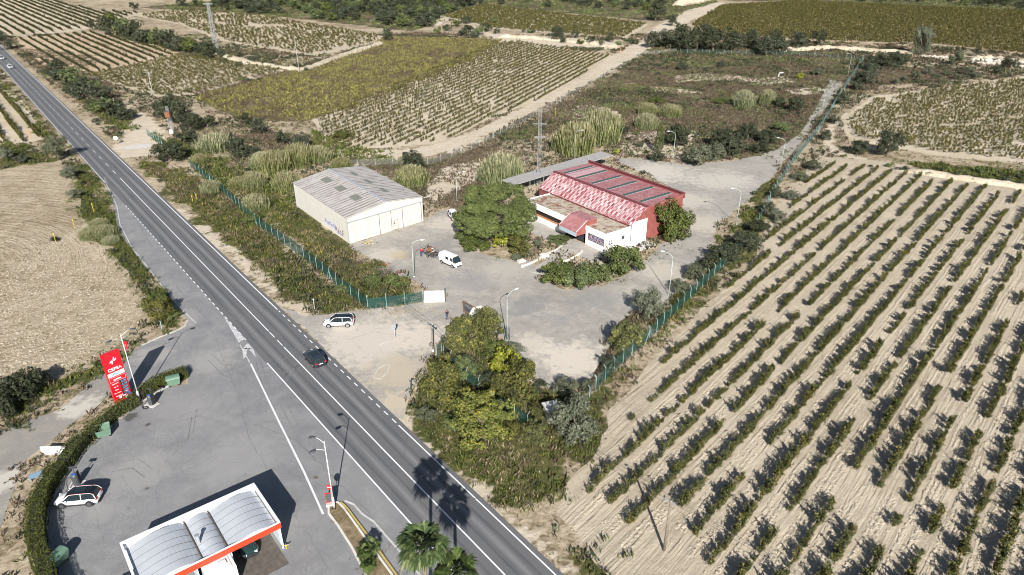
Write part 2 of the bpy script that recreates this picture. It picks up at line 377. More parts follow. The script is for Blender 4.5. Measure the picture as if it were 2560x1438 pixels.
PLOUGH = [(0,425),(75,410),(150,402),(186,440),(203,520),(200,570),(290,645),(345,715),(372,745),(370,795),(330,845),(240,895),(150,940),(60,975),(-300,1060),(-900,1100),(-1300,700),(-500,440)]
sheet('ploughed_field', poly(PLOUGH), M['plough'], .034, .6)
FIELDS = dict(
 Fa=([(-160,0),(100,-6),(250,28),(360,33),(230,72),(60,92),(-160,88)], 'palesoil'),
 Fb=([(38,97),(230,80),(450,125),(440,141),(203,190),(110,165)], 'redsoil'),
 Fc=([(208,190),(450,138),(725,175),(480,238),(410,246)], 'palesoil'),
 Fd=([(330,38),(480,23),(700,48),(965,92),(940,112),(780,141),(560,105),(450,62)], 'palesoil'),
 Fe=([(480,245),(780,165),(980,92),(1255,100),(1180,150),(900,265),(760,305),(600,300)], 'weedfield'),
 Ff=([(780,300),(1235,108),(1300,103),(1530,140),(1390,235),(1210,305),(1100,360),(830,378)], 'palesoil'),
 Fg=([(1105,42),(1200,12),(1625,60),(1565,97),(1230,72)], 'palesoil'),
 Fh=([(1720,62),(1800,13),(1990,3),(2560,28),(2900,44),(2900,150),(2560,137),(2330,112),(2080,105),(1760,87)], 'redsoil'),
 Fi=([(2100,300),(2170,250),(2400,212),(2560,197),(2900,180),(2900,430),(2560,410),(2350,392),(2120,350)], 'palesoil'),
 Fj=([(-200,230),(30,232),(70,265),(110,350),(60,362),(-200,372)], 'palesoil'))
for i, (k, (pg, mt)) in enumerate(FIELDS.items()): sheet('field_soil', poly(pg), M[mt], .028 + .005 * i, .7, 2.5)
# ------------------------------------------------------------------ road
RC = np.array(P(796, 960)) + np.array([cos(R(-38.8)), -sin(R(-38.8))]) * .12
RD = az(-38.8); RN = np.array([cos(R(-38.8)), -sin(R(-38.8))])
def rd(lat, al): q = RC + RN * lat + RD * al; return (float(q[0]), float(q[1]))
def road_mat():
    m, nt, b = nodes('road_asphalt'); v = coords(nt)
    vv = mapped(nt, v, R(-38.8)); off = RC[0] * RN[0] + RC[1] * RN[1]
    sx = N(nt, 'SeparateXYZ'); L(nt, vv, sx.inputs[0]); lat = math_(nt, 'SUBTRACT', sx.outputs[0], float(off))
    al = math_(nt, 'ABSOLUTE', lat); d = math_(nt, 'ABSOLUTE', math_(nt, 'SUBTRACT', al, 1.85))
    st = mapped(nt, vv, 0, (1, .03, 1)); ns = noise(nt, st, 1.6, 4, .6)
    w = math_(nt, 'ADD', d, math_(nt, 'MULTIPLY', math_(nt, 'SUBTRACT', ns, .5), 1.0))
    n2 = noise(nt, v, 14, 4, .7); n1 = noise(nt, v, .15, 4)
    band = ramp(nt, w, [(0.02, (.25, .252, .258)), (.35, (.175, .178, .186)), (.8, (.10, .103, .112)), (1.0, (.155, .158, .166))])
    c = mixc(nt, math_(nt, 'MULTIPLY', n2, .5), band, (.055, .056, .06), 'MIX')
    c = mixc(nt, ramp(nt, n1, [(.45, 0.), (.75, .35)]), c, (.17, .165, .155))
    # crack lines
    vo = N(nt, 'TexVoronoi', feature='DISTANCE_TO_EDGE'); vo.inputs['Scale'].default_value = .12
    wv = N(nt, 'VectorMath', operation='ADD'); L(nt, v, wv.inputs[0]); nc = N(nt, 'TexNoise'); nc.inputs['Scale'].default_value = .8; L(nt, v, nc.inputs['Vector']); L(nt, nc.outputs['Color'], wv.inputs[1]); L(nt, wv.outputs[0], vo.inputs['Vector'])
    ck = ramp(nt, vo.outputs['Distance'], [(.0, 1.), (.006, 0.)])
    c = mixc(nt, math_(nt, 'MULTIPLY', ck, ramp(nt, noise(nt, v, .06, 2), [(.52, 0.), (.6, .5)])), c, (.05, .05, .05))
    L(nt, c, b.inputs['Base Color']); b.inputs['Roughness'].default_value = .85; b.inputs['Specular IOR Level'].default_value = .3
    bump(nt, b, n2, .25, .02); return m
def asphalt_mat(name, c0, c1, c2, stains=(), cracks=.5, crack_sc=.13, patch=.35):
    m, nt, b = nodes(name); v = coords(nt)
    n1 = noise(nt, v, .12, 6, .62, .8); n2 = noise(nt, v, 11, 5, .7); n3 = noise(nt, v, .8, 6, .65)
    sw = N(nt, 'TexNoise'); sw.inputs['Scale'].default_value = .25; sw.inputs['Distortion'].default_value = 1.2; sw.inputs['Detail'].default_value = 5; L(nt, v, sw.inputs['Vector'])
    f = math_(nt, 'ADD', math_(nt, 'MULTIPLY', n1, .4), math_(nt, 'ADD', math_(nt, 'MULTIPLY', n3, .25), math_(nt, 'MULTIPLY', sw.outputs[0], .35)))
    c = ramp(nt, f, [(.36, c0), (.5, c1), (.64, c2)])
    c = mixc(nt, ramp(nt, n2, [(.35, .0), (.62, .62)]), c, tuple(x * .6 for x in c0))
    wv = N(nt, 'VectorMath', operation='ADD'); L(nt, v, wv.inputs[0]); nc = N(nt, 'TexNoise'); nc.inputs['Scale'].default_value = .5; nc.inputs['Detail'].default_value = 5; L(nt, v, nc.inputs['Vector'])
    sc_ = N(nt, 'VectorMath', operation='SCALE'); sc_.inputs['Scale'].default_value = 2.2; L(nt, nc.outputs['Color'], sc_.inputs[0]); L(nt, sc_.outputs[0], wv.inputs[1])
    vo = N(nt, 'TexVoronoi', feature='DISTANCE_TO_EDGE'); vo.inputs['Scale'].default_value = crack_sc; L(nt, wv.outputs[0], vo.inputs['Vector'])
    ck = ramp(nt, vo.outputs['Distance'], [(.0, 1.), (.008, 0.)])
    c = mixc(nt, math_(nt, 'MULTIPLY', ck, math_(nt, 'MULTIPLY', ramp(nt, n3, [(.4, 0.), (.6, 1.)]), cracks)), c, tuple(x * .4 for x in c0))
    sp = N(nt, 'TexVoronoi'); sp.inputs['Scale'].default_value = .45; L(nt, v, sp.inputs['Vector'])
    spot = ramp(nt, sp.outputs['Distance'], [(.06, 1.), (.1, 0.)])
    c = mixc(nt, math_(nt, 'MULTIPLY', spot, math_(nt, 'MULTIPLY', ramp(nt, n1, [(.5, 0.), (.56, 1.)]), patch)), c, (.05, .045, .04))
    for (x, y, r, cc, amt) in stains:
        d = N(nt, 'VectorMath', operation='DISTANCE'); L(nt, v, d.inputs[0]); d.inputs[1].default_value = (x, y, 0)
        q = math_(nt, 'ADD', math_(nt, 'DIVIDE', d.outputs['Value'], r), math_(nt, 'MULTIPLY', math_(nt, 'SUBTRACT', n3, .5), 2.6))
        q = math_(nt, 'ADD', q, math_(nt, 'MULTIPLY', math_(nt, 'SUBTRACT', n1, .5), 2.))
        k = math_(nt, 'MULTIPLY', math_(nt, 'SUBTRACT', 1.15, q, clamp=True), 1.6, clamp=True)
        c = mixc(nt, math_(nt, 'MULTIPLY', k, amt), c, cc)
    L(nt, c, b.inputs['Base Color']); b.inputs['Roughness'].default_value = .9; b.inputs['Specular IOR Level'].default_value = .25
    bump(nt, b, n2, .3, .02); return m
def stn(u, v, rpx, c, amt=1):
    x, y = P(u, v); return (x, y, rpx * scale_at(x, y) * 1.25, c, amt)
M['road'] = road_mat()
M['fore'] = asphalt_mat('forecourt_asphalt', (.215, .217, .222), (.285, .286, .29), (.37, .366, .355),
   [stn(620,1370,45,(.07,.055,.04),.8), stn(325,1043,12,(.05,.045,.04),.7), stn(370,1062,5,(.05,.045,.04),.8), stn(368,1222,7,(.06,.055,.05),.7), stn(470,1020,60,(.30,.295,.285),.5), stn(790,1195,5,(.12,.08,.04),.8), stn(520,900,50,(.36,.35,.33),.6), stn(350,1180,70,(.34,.335,.32),.5), stn(600,1150,80,(.33,.325,.315),.5), stn(440,800,40,(.38,.365,.34),.6), stn(700,1330,50,(.33,.325,.31),.4), stn(380,890,40,(.40,.38,.35),.5), stn(250,1280,40,(.33,.32,.31),.5)])
sd = (.59, .535, .455)
M['yard'] = asphalt_mat('yard_pavement', (.30, .28, .255), (.42, .395, .355), (.56, .515, .45),
   [stn(1430,900,75,sd,.9), stn(1330,860,45,sd,.7), stn(960,640,40,sd,.6), stn(930,850,120,(.58,.525,.45),.8), stn(1060,840,60,(.58,.52,.44),.8), stn(1250,680,60,(.46,.43,.38),.6), stn(1130,720,40,(.47,.43,.37),.6), stn(1120,560,45,sd,.6), stn(1650,680,50,(.50,.46,.39),.8), stn(1580,740,50,(.50,.46,.39),.6),
    stn(1000,640,20,(.45,.36,.2),.5), stn(1400,620,40,(.36,.32,.26),.6), stn(1800,450,70,(.52,.49,.43),.8), stn(1640,430,70,(.54,.50,.44),.9), stn(1760,560,60,(.52,.47,.39),.8), stn(1720,500,50,(.52,.48,.41),.8), stn(1320,765,50,(.24,.235,.235),.6), stn(1170,700,60,(.27,.262,.26),.6), stn(1500,750,60,(.27,.265,.26),.6), stn(1100,620,50,(.26,.255,.25),.6), stn(1230,800,30,(.3,.29,.28),.5), stn(1400,800,40,(.27,.265,.26),.5), stn(1000,930,70,(.46,.40,.31),.9), stn(990,1010,40,(.5,.43,.33),.9)], .8, .2, .5)
M['gravel'] = asphalt_mat('gravel_track', (.25, .24, .22), (.33, .31, .28), (.42, .39, .34), [stn(200,1020,45,(.52,.49,.43),.9), stn(20,1200,40,(.52,.49,.43),.9)], .2)
sheet('road', [rd(-3.95, -70), rd(4.35, -70), rd(4.3, 60), rd(4.2, 420), rd(-4.0, 420)], M['road'], .020, 0)
fore = [(262,440)] + [(275,480),(297,581),(363,668),(403,712),(450,772),(470,802),(462,820),(353,866),(322,890),(290,940),(350,1006),(430,962),(468,935),(470,960),(421,968),(350,1010),(238,1102),(197,1142),(170,1182),(146,1222),(122,1266),(114,1306),(117,1357),(126,1391),(131,1438),(140,1500),(260,1620),(1230,1620)]
fp = poly(fore) + [rd(-3.62, -60), rd(-3.62, 95), rd(-3.62, 112)]
sheet('forecourt', fp, M['fore'], .026, 0)
sheet('service_road', poly([(330,880),(290,905),(240,945),(142,1028),(0,1078),(-300,1200),(-500,1500),(0,1330),(41,1208),(61,1153),(102,1120),(176,1062),(237,1018),(270,985),(320,960),(420,930),(450,905),(420,860),(360,862)]), M['gravel'], .0235, .25)
YARD = [(700,762),(760,792),(905,774),(1000,765),(1060,757),(1115,752),(1118,735),(1062,722),(1030,700),(985,685),(955,652),(905,640),(872,612),(960,583),(1058,554),(1085,535),(1120,522),(1150,525),(1150,620),(1250,645),(1340,655),(1345,700),(1420,725),(1520,712),(1610,655),(1650,612),(1720,590),(1715,540),(1700,480),(1530,395),(1620,398),(1700,412),(1830,402),(1885,392),(1945,372),(2000,335),(2040,270),(2075,200),(2110,205),(2078,255),(2040,300),(2000,362),(1955,405),(1935,440),(1895,478),(1845,520),(1795,560),(1780,625),(1738,680),(1690,722),(1670,760),(1560,790),(1530,850),(1500,905),(1475,955),(1390,978),(1345,940),(1300,885),(1262,852),(1170,800),(1130,800),(1085,880),(1040,960),(1010,1020),(1000,1050),(960,1030),(900,960),(800,860)]
sheet('yard_pavement', poly(YARD), M['yard'], .016, .45, .8)
# painted markings
def paint(name='white_paint', wear=.3, col=(.78, .79, .8)):
    m, nt, b = nodes(name); v = coords(nt); n = noise(nt, v, 6, 6, .75)
    c = ramp(nt, n, [(wear, tuple(x * .45 for x in col)), (wear + .16, col)])
    L(nt, c, b.inputs['Base Color']); b.inputs['Roughness'].default_value = .6; return m
M['paint'] = paint(); M['paint_worn'] = paint('worn_paint', .42, (.7, .7, .7))
def strip(mb, pts, w, z=.034):
    pts = [np.array(p) for p in pts]; Lp, Rp = [], []
    for i, p in enumerate(pts):
        d = pts[min(i + 1, len(pts) - 1)] - pts[max(i - 1, 0)]; d = d / np.linalg.norm(d); n = np.array([-d[1], d[0]]) * w / 2
        Lp.append(p + n); Rp.append(p - n)
    for i in range(len(pts) - 1):
        mb.face([(*Rp[i], z), (*Rp[i + 1], z), (*Lp[i + 1], z), (*Lp[i], z)])
mb = MB()
def along(u, v): q = np.array(P(u, v)) - RC; return float(q @ RD)
def line(lat, a0, a1, w=.15): strip(mb, [rd(lat, a0), rd(lat, a1)], w)
def dashes(lat, a0, a1, on=1.0, off=1.0, w=.15):
    a = a0
    while a < a1: line(lat, a, min(a + on, a1), w); a += on + off
line(0, -70, along(709,868), .16); line(0, along(672,829), along(300,445), .15); dashes(0, along(705,865), along(674,831), 2.0, 1.0, .14)
dashes(0, along(290,435), 420, 3.5, 4.5, .14)
line(3.72, -70, along(992,1066), .16); dashes(3.72, along(985,1060), along(695,778), 1, 1, .15); line(3.72, along(692,775), 420, .18)
line(-3.52, -70, along(667,908), .17); line(-3.66, along(262,462), 420, .15); dashes(-3.6, along(612,852), along(312,513), 1.05, .95, .15)
mb.build('lane_markings', M['paint'], fix=False)
mk = bpy.data.objects['lane_markings']; tag(mk, kind='structure')
mb = MB()
slip = [(262,455),(275,478),(292,515),(300,562),(330,620),(372,672),(420,735),(455,775),(491,809)]
strip(mb, poly(slip), .16); MW = MB(); strip(MW, poly([(627,910),(700,1060),(760,1180),(808,1286)]), .22); tag(MW.build('wide_line', M['paint'], fix=False), kind='structure')
strip(mb, poly([(600,862),(625,908)]), .14)
tr = poly([(560,793),(597,857),(613,847)]); mb.face([(*q, .035) for q in tr])
ar = [(610,866),(622,860),(634,878),(630,880),(637,895),(612,897),(619,880)]
mb.face([(*P(606,872), .0355), (*P(620,858), .0355), (*P(634,874), .0355)]); mb.face([(*P(608,898), .0355), (*P(606,872), .0355), (*P(619,870), .0355), (*P(615,893), .0355)]); mb.face([(*P(619,870), .0355), (*P(634,874), .0355), (*P(640,893), .0355)])
mb.build('forecourt_markings', M['paint_worn']); tag(bpy.data.objects['forecourt_markings'], kind='structure')
for o in (bpy.data.objects['forecourt_markings'], mk):
    bm = bmesh.new(); bm.from_mesh(o.data)
    for f in bm.faces:
        if f.normal.z < 0: f.normal_flip()
    bm.to_mesh(o.data); bm.free()
# faded parking lines in the yard
mb = MB()
for a, b in [((1108,598),(1150,640)), ((1215,738),(1330,700)), ((1265,780),(1420,740)), ((1300,690),(1400,735)), ((1340,812),(1500,770))]: strip(mb, poly([a, b]), .09, .022)
# kerbs
M['concrete'] = plain('concrete', (.50, .49, .47), .85, 0, .25, 1.5, .3)
M['whiteconc'] = plain('painted_concrete', (.62, .60, .55), .8, 0, .15, 1.5, .2)
def kerb(name, pts, w=.28, h=.13, mat=None, closed=False):
    k = MB(); pts = [np.array(p) for p in pts]
    n = len(pts)
    ring = []
    for i, p in enumerate(pts):
        a = pts[i - 1] if (i or closed) else p; c = pts[(i + 1) % n] if (i < n - 1 or closed) else p
        d = (c - a) / np.linalg.norm(c - a); nn = np.array([-d[1], d[0]]) * w / 2
        ring.append([(*(p - nn), 0), (*(p + nn), 0), (*(p + nn), h), (*(p - nn), h)])
    if closed: ring.append(ring[0])
    k.loft(ring, 0, True, not closed); return tag(k.build(name, mat or M['concrete']), kind='structure')
kerb('kerb', poly([(421,966),(350,1007),(290,1052),(238,1100),(197,1141),(170,1182),(146,1222),(122,1266),(114,1306),(117,1357),(126,1391),(131,1438),(140,1500)]))
kerb('kerb', poly([(470,802),(463,815),(440,828),(400,843),(355,864)]), .25, .1)

mb = MB(); crng = random.Random(3)
def crack(pts, w=.05, z=.0315, jit=.12):
    w = w * .7
    out = []
    for a, b in zip(pts, pts[1:]):
        a = np.array(a); b = np.array(b); k = max(2, int(np.linalg.norm(b - a) / .5))
        for j in range(k): out.append(a + (b - a) * j / k + np.array([crng.uniform(-jit, jit), crng.uniform(-jit, jit)]))
    for i in range(len(out) - 1): strip(mb, [out[i], out[i + 1]], w * crng.uniform(.5, 1.4), z)
crack(poly([(345,560),(400,650),(455,735),(520,800),(560,900),(600,1000),(620,1090),(660,1160),(700,1250),(760,1320),(830,1438)]), .07)
crack(poly([(455,735),(530,770),(600,790)]), .05); crack(poly([(300,520),(345,560)]), .05)
for pts in ([(400,1120),(470,1100),(560,1080)], [(450,1180),(520,1150),(600,1160)], [(300,1190),(340,1240),(420,1250)], [(540,960),(480,1000),(430,1080)], [(700,930),(720,925),(740,915)], [(690,1150),(740,1200),(790,1230)], [(640,1020),(720,1050)], [(230,1230),(245,1300),(260,1370)]): crack(poly(pts), .04)
for pts in ([(635,1060),(740,1100),(860,1220),(930,1290)],): crack(poly(pts), .1)
tag(mb.build('asphalt_cracks', plain('crack_filler', (.15, .15, .15), .9, 0, .3), fix=False), kind='structure')
mb = MB()
for pts in ([(1108,598),(1150,640),(1180,700)], [(1060,720),(1150,740),(1260,760),(1340,720)], [(1280,690),(1380,760),(1480,790)], [(1400,800),(1500,760),(1580,735)], [(1600,430),(1680,470),(1760,480)], [(1760,410),(1800,460),(1850,470)], [(1640,690),(1600,740),(1560,790)], [(1190,560),(1180,520)], [(1340,812),(1420,790),(1520,800)], [(870,850),(930,830),(1010,840)], [(2020,240),(2000,300),(1985,350)], [(2050,230),(2040,270),(2010,320)]): crack(poly(pts), .06, .021)
tag(mb.build('pavement_cracks', bpy.data.materials['crack_filler'], fix=False), kind='structure')
for o in (bpy.data.objects['asphalt_cracks'], bpy.data.objects['pavement_cracks'], bpy.data.objects['wide_line']):
    bm = bmesh.new(); bm.from_mesh(o.data)
    for f in bm.faces:
        if f.normal.z < 0: f.normal_flip()
    bm.to_mesh(o.data); bm.free()

mb = MB()
for pts in ([(640,925),(700,905),(770,862),(800,850)], [(655,945),(720,930),(800,885),(830,872)], [(690,985),(730,935),(790,905)], [(640,905),(655,960),(680,1020)], [(560,790),(600,800),(640,840)], [(700,1010),(740,1090),(800,1170)], [(480,1040),(470,1100),(420,1150)], [(280,1180),(330,1170),(370,1200)], [(520,900),(560,940),(620,960)], [(760,850),(800,880),(840,940)], [(430,1060),(500,1040),(560,1060)]):
    q_ = poly(pts); out = []
    for i in range(len(q_) - 1):
        for j in range(6): out.append(np.array(q_[i]) + (np.array(q_[i + 1]) - np.array(q_[i])) * j / 6)
    strip(mb, out, .11, .0305); strip(mb, [o + np.array([.0, 1.5]) for o in out], .08, .0305)
o = tag(mb.build('tyre_scuffs', paint('tyre_scuff', .5, (.34, .335, .325)), fix=False), kind='structure')
bm = bmesh.new(); bm.from_mesh(o.data)
for f in bm.faces:
    if f.normal.z < 0: f.normal_flip()
bm.to_mesh(o.data); bm.free()
# ------------------------------------------------------------------ simple materials
M['pole_white'] = plain('white_painted_steel', (.52, .54, .54), .45, 0, .08)
M['pole_green'] = plain('pale_green_steel', (.40, .48, .44), .45, 0, .1)
M['galv'] = plain('galvanised_steel', (.5, .52, .54), .4, .5, .1)
M['lampglass'] = plain('lamp_glass', (.7, .73, .75), .2)
M['steel_dark'] = plain('dark_steel', (.09, .10, .11), .5, .3)
M['timber'] = plain('weathered_timber', (.20, .17, .13), .9, 0, .3, 4)
M['black'] = plain('black_rubber', (.02, .02, .022), .7, 0, .1)
M['wire'] = plain('cable', (.05, .05, .05), .6)
M['white'] = plain('white_lacquer', (.82, .82, .82), .3, 0, .03, coat=.3)
M['carwhite'] = plain('white_car_paint', (.80, .81, .82), .25, 0, .02, coat=.6)
M['cardark'] = plain('dark_blue_grey_car_paint', (.035, .045, .065), .22, .3, .05, coat=.8)
M['carteal'] = plain('dark_green_car_paint', (.03, .075, .075), .2, .3, .05, coat=.8)
M['carroof'] = plain('black_roof_paint', (.012, .013, .016), .12, 0, .02, coat=.8)
M['glass'] = plain('dark_car_glass', (.02, .03, .035), .06, 0, .05, spec=.8)
M['chrome'] = plain('alloy', (.55, .56, .58), .3, .8)
M['red'] = plain('red_plastic', (.62, .02, .03), .35, 0, .05)
M['redlamp'] = plain('red_lens', (.4, .02, .02), .2)
M['yellow'] = plain('yellow_paint', (.6, .45, .04), .5, 0, .1)
M['orange'] = plain('orange_paint', (.75, .25, .08), .5, 0, .1)
M['greenbin'] = plain('green_bin_plastic', (.12, .21, .15), .5, 0, .12)
M['blue'] = plain('blue_panel', (.05, .13, .4), .4)
M['rust'] = plain('rusty_iron', (.20, .085, .045), .85, 0, .35, 6, .4)
M['skin'] = plain('skin', (.42, .27, .2), .6)
M['navy'] = plain('navy_cloth', (.02, .03, .06), .9)
M['jeans'] = plain('blue_denim', (.05, .07, .13), .9)
M['blackcloth'] = plain('black_cloth', (.02, .02, .022), .9)
M['redcloth'] = plain('red_cloth', (.45, .03, .04), .9)
M['hair'] = plain('dark_hair', (.02, .015, .012), .8)
M['greypaint'] = plain('grey_box_paint', (.42, .45, .48), .5)
# ------------------------------------------------------------------ street lamps
def lampdir(base, tip):      # unit vector of the arm on the ground seen from above (world)
    d = np.array(tip) - np.array(base); return d / np.linalg.norm(d)
def yard_lamp(u, v, h, arm_az, label, reach=1.6, mat='pole_green', lean=0, arm=True, guard=False):
    x, y = P(u, v); t = thing('street_lamp', label, 'street lamp', (x, y, 0), group='lamp posts of the abandoned yard')
    a = az(arm_az); m = MB(); zt = h - 1.1
    m.tube([(0, 0, 0), (0, 0, zt)], [.068, .045], 8); m.cbox((0, 0, .06), (.35, .35, .12)); m.build('pole', M[mat], t, True)
    m = MB(); pts = []
    for k in range(9):
        q = k / 8 * pi / 2; pts.append((a[0] * reach * (1 - cos(q)) * .85, a[1] * reach * (1 - cos(q)) * .85, zt + 1.05 * sin(q)))
    pts.append((a[0] * reach, a[1] * reach, zt + 1.06)); m.tube(pts, .038, 8); m.build('arm', M[mat], t, True)
    m = MB(); c0 = np.array([a[0], a[1], 0]); b0 = np.array([a[0] * reach, a[1] * reach, zt + 1.08]); r = []
    for s_, w, hh in ((-.05, .05, .05), (.1, .13, .09), (.35, .18, .11), (.6, .15, .08), (.72, .05, .04)):
        p = b0 + c0 * s_; n = np.array([-a[1], a[0], 0])
        r.append([tuple(p + n * w * cos(k * pi / 4) + np.array([0, 0, hh * sin(k * pi / 4)])) for k in range(8)])
    m.loft(r); m.build('lamp_head', M['lampglass'], t, True)
    if guard:
        g = MB()
        for k in range(4):
            q = k * pi / 2 + .4; g.tube([(.38 * cos(q), .38 * sin(q), 0), (.30 * cos(q), .30 * sin(q), 2.3)], .05, 5)
        g.build('climbing_guard', M['steel_dark'], t)
    return t
YL = [(1035,692,6.9,80,'pale curved-arm lamp post standing in front of the people loading the trailer'),
 (1142,502,6.6,75,'pale lamp post between the cream warehouse and the large pine'),
 (1268,851,8.0,50,'pale curved lamp post inside the gate with dark guard irons round its foot'),
 (1672,738,7.6,-60,'pale curved lamp post beside the green mesh fence, just right of the grey-green olive tree'),
 (1841,561,7.6,-70,'slender lamp post in the brambles at the right edge of the rear concrete apron'),
 (1951,424,8.0,-70,'lamp post by the narrow neck of cracked concrete where the rear apron ends'),
 (2053,291,8.3,-70,'lamp post beside the long strip of cracked concrete next to the fence'),
 (2119,190,9,-70,'farthest lamp post, at the top corner of the fenced ground'),
 (1436,397,7.6,80,'lamp post standing in the canes behind the grey shed roof'),
 (1681,413,8.8,-80,'lamp post between the cypress group and the rear concrete apron')]
for i, (u, v, h, a, lb) in enumerate(YL): yard_lamp(u, v, h, a, lb, 1.5, 'pole_green', guard=(i == 2))
def twin_lamp(u, v, h, label, dirs, reach=1.0):
    x, y = P(u, v); t = thing('street_lamp', label, 'street lamp', (x, y, 0), group='twin-headed forecourt lamps')
    m = MB(); m.tube([(0, 0, 0), (0, 0, h)], [.085, .05], 10); m.cbox((0, 0, .05), (.4, .4, .1)); m.cbox((0, 0, .8), (.23, .23, 1.5)); m.build('pole', M['pole_white'], t, True)
    for dz, aa in dirs:
        a = az(aa); m = MB(); pts = [(a[0] * reach * k / 6, a[1] * reach * k / 6, h - dz - .3 + .55 * sin(k / 6 * pi / 2)) for k in range(7)]; m.tube(pts, .035, 6); ar = m.build('arm', M['pole_white'], t, True)
        b0 = np.array(pts[-1]); m = MB(); r = []; n = np.array([-a[1], a[0], 0]); c0 = np.array([a[0], a[1], -.1])
        for s_, w, hh in ((0, .06, .04), (.12, .2, .1), (.5, .24, .12), (.72, .16, .05)):
            p = b0 + c0 * s_; r.append([tuple(p + n * w * cos(k * pi / 4) + np.array([0, 0, hh * sin(k * pi / 4)])) for k in range(8)])
        m.loft(r); m.build('lamp_head', M['steel_dark'], ar, True)
twin_lamp(836, 1271, 8.9, 'white twin-headed lamp post at the tip of the planted island by the no-entry sign', [(0, -75), (.9, -125)], .9)
twin_lamp(350, 1003, 10.0, 'tall white twin-headed lamp post beside the red price totem', [(0, 50), (.6, -140)], 1.1)
# ------------------------------------------------------------------ utility poles, pylons, wires
def wood_pole(u, v, h, label, arm_az=None, armlen=1.8, grp=None, mat='timber', iron=True):
    x, y = P(u, v); t = thing('utility_pole', label, 'utility pole', (x, y, 0), group=grp)
    m = MB(); m.tube([(0, 0, 0), (0, 0, h)], [.15, .10], 8); m.build('pole', M[mat], t, True)
    if arm_az is not None:
        a = az(arm_az); m = MB(); m.cbox((0, 0, h - .25), (armlen, .1, .1), R(90 - arm_az)); c = m.build('crossarm', M['galv'], t)
        for k in (-1, 0, 1):
            i = MB(); i.tube([(a[0] * k * armlen * .45, a[1] * k * armlen * .45, h - .2), (a[0] * k * armlen * .45, a[1] * k * armlen * .45, h + .08)], .06, 6); i.build('insulator', M['glass'] if iron else M['white'], c)
    return t
wood_pole(1660, 1377, 6.6, 'timber pole at the corner of the near vineyard rows, carrying three cables', -45, 1.6)
tp = wood_pole(1084, 899, 5.6, 'dark timber pole at the yard entrance with a coil of cable and a side crossarm', -40, 2.0)
cb = MB(); cb.tube([(-.15 + .28 * cos(k * pi / 8), -.16, 2.6 + .28 * sin(k * pi / 8)) for k in range(17)], .04, 5); cb.build('cable_coil', M['black'], tp)
cb = MB(); cb.cbox((0.0, -.2, 1.6), (.3, .15, .4)); cb.build('meter_box', M['greypaint'], tp)
wood_pole(383, 238, 8.4, 'concrete pole with a T crossarm in the vineyard beyond the yard', 90, 3.4, mat='concrete')
wood_pole(748, 181, 12.5, 'bare pale concrete pole at the upper edge of the yellow weed field', None, mat='concrete')
wood_pole(290, 275, 4, 'thin short pole in the roadside scrub at left', None, mat='concrete')
wood_pole(118, 152, 5.2, 'thin dark pole at the corner of the reddish vineyard beside the road', None)
def lattice(name, u, v, h, w0, w1, label, cat, mat='galv', arms=(), br=.05, steps=14):
    x, y = P(u, v); t = thing(name, label, cat, (x, y, 0)); m = MB()
    cor = lambda z: [(sx * (w0 + (w1 - w0) * z / h) / 2, sy * (w0 + (w1 - w0) * z / h) / 2, z) for sx, sy in ((-1, -1), (1, -1), (1, 1), (-1, 1))]
    for k in range(4): m.tube([cor(0)[k], cor(h)[k]], br, 4)
    for i in range(steps):
        a = cor(h * i / steps); b = cor(h * (i + 1) / steps)
        for k in range(4):
            l = (k + 1) % 4; m.tube([a[k], b[l]] if i % 2 else [a[l], b[k]], br * .6, 3, cap=False); m.tube([b[k], b[l]], br * .6, 3, cap=False)
    m.build('lattice_tower', M[mat], t)
    for (z, l, aa) in arms:
        a = MB(); q = az(aa)
        a.tube([(q[0] * -l / 2, q[1] * -l / 2, z), (q[0] * l / 2, q[1] * l / 2, z)], br, 4); a.tube([(q[0] * -l / 2, q[1] * -l / 2, z + .35), (q[0] * l / 2, q[1] * l / 2, z + .35)], br, 4)
        for k in range(9): f = -l / 2 + l * k / 8; a.tube([(q[0] * f, q[1] * f, z), (q[0] * (f + (l / 16 if k % 2 else -l / 16)), q[1] * (f + (l / 16 if k % 2 else -l / 16)), z + .35)], br * .6, 3)
        a.build('crossarm', M[mat], t)
    return t
lattice('lattice_pylon', 541, 127, 22.5, 1.9, .8, 'tall galvanised lattice pylon at the edge of the far green vineyard', 'pylon', arms=[(21.9, 4.5, 90)], br=.11, steps=16)
lattice('lattice_mast', 1347, 466, 17.8, .95, .55, 'slim lattice mast behind the red-roofed building rising over the grey shed roof', 'mast', 'galv', arms=[(14.6, 3.0, 85), (11.6, 2.4, 85), (13.2, 1.2, 0)], br=.035, steps=26)
lt = lattice('transformer_pole', 431, 334, 8.0, 1.0, .5, 'lattice transformer pole with a rusty box near its top, by the oaks at left', 'transformer pole', 'galv', br=.06, steps=9)
m = MB(); m.cbox((0, -.2, 5.7), (1.5, 1.1, 1.5)); m.build('transformer_box', M['rust'], lt)
m = MB(); m.cbox((0, -.1, .5), (1.1, 1.1, 1.5)); m.build('cabinet', M['whiteconc'], lt)
def wire(a, b, sag, offs, name, label, grp):
    a = np.array(a, float); b = np.array(b, float); m = MB(); pts = []
    for k in range(17): t_ = k / 16; p = a + (b - a) * t_; p[2] -= sag * 4 * t_ * (1 - t_); pts.append(tuple(p + np.array(offs)))
    m.tube(pts, .02, 4); tag(m.build(name, M['wire']), label, 'cable', grp)
pA = (*P(1660, 1377), 6.4); pB = (*P(1084, 899), 5.5); pC = (*P(431, 334), 7.6)
pD = (P(1660, 1377)[0] + 30, P(1660, 1377)[1] - 26, 6.4)
QW = {-1: 'lower left', 0: 'middle', 1: 'upper right'}
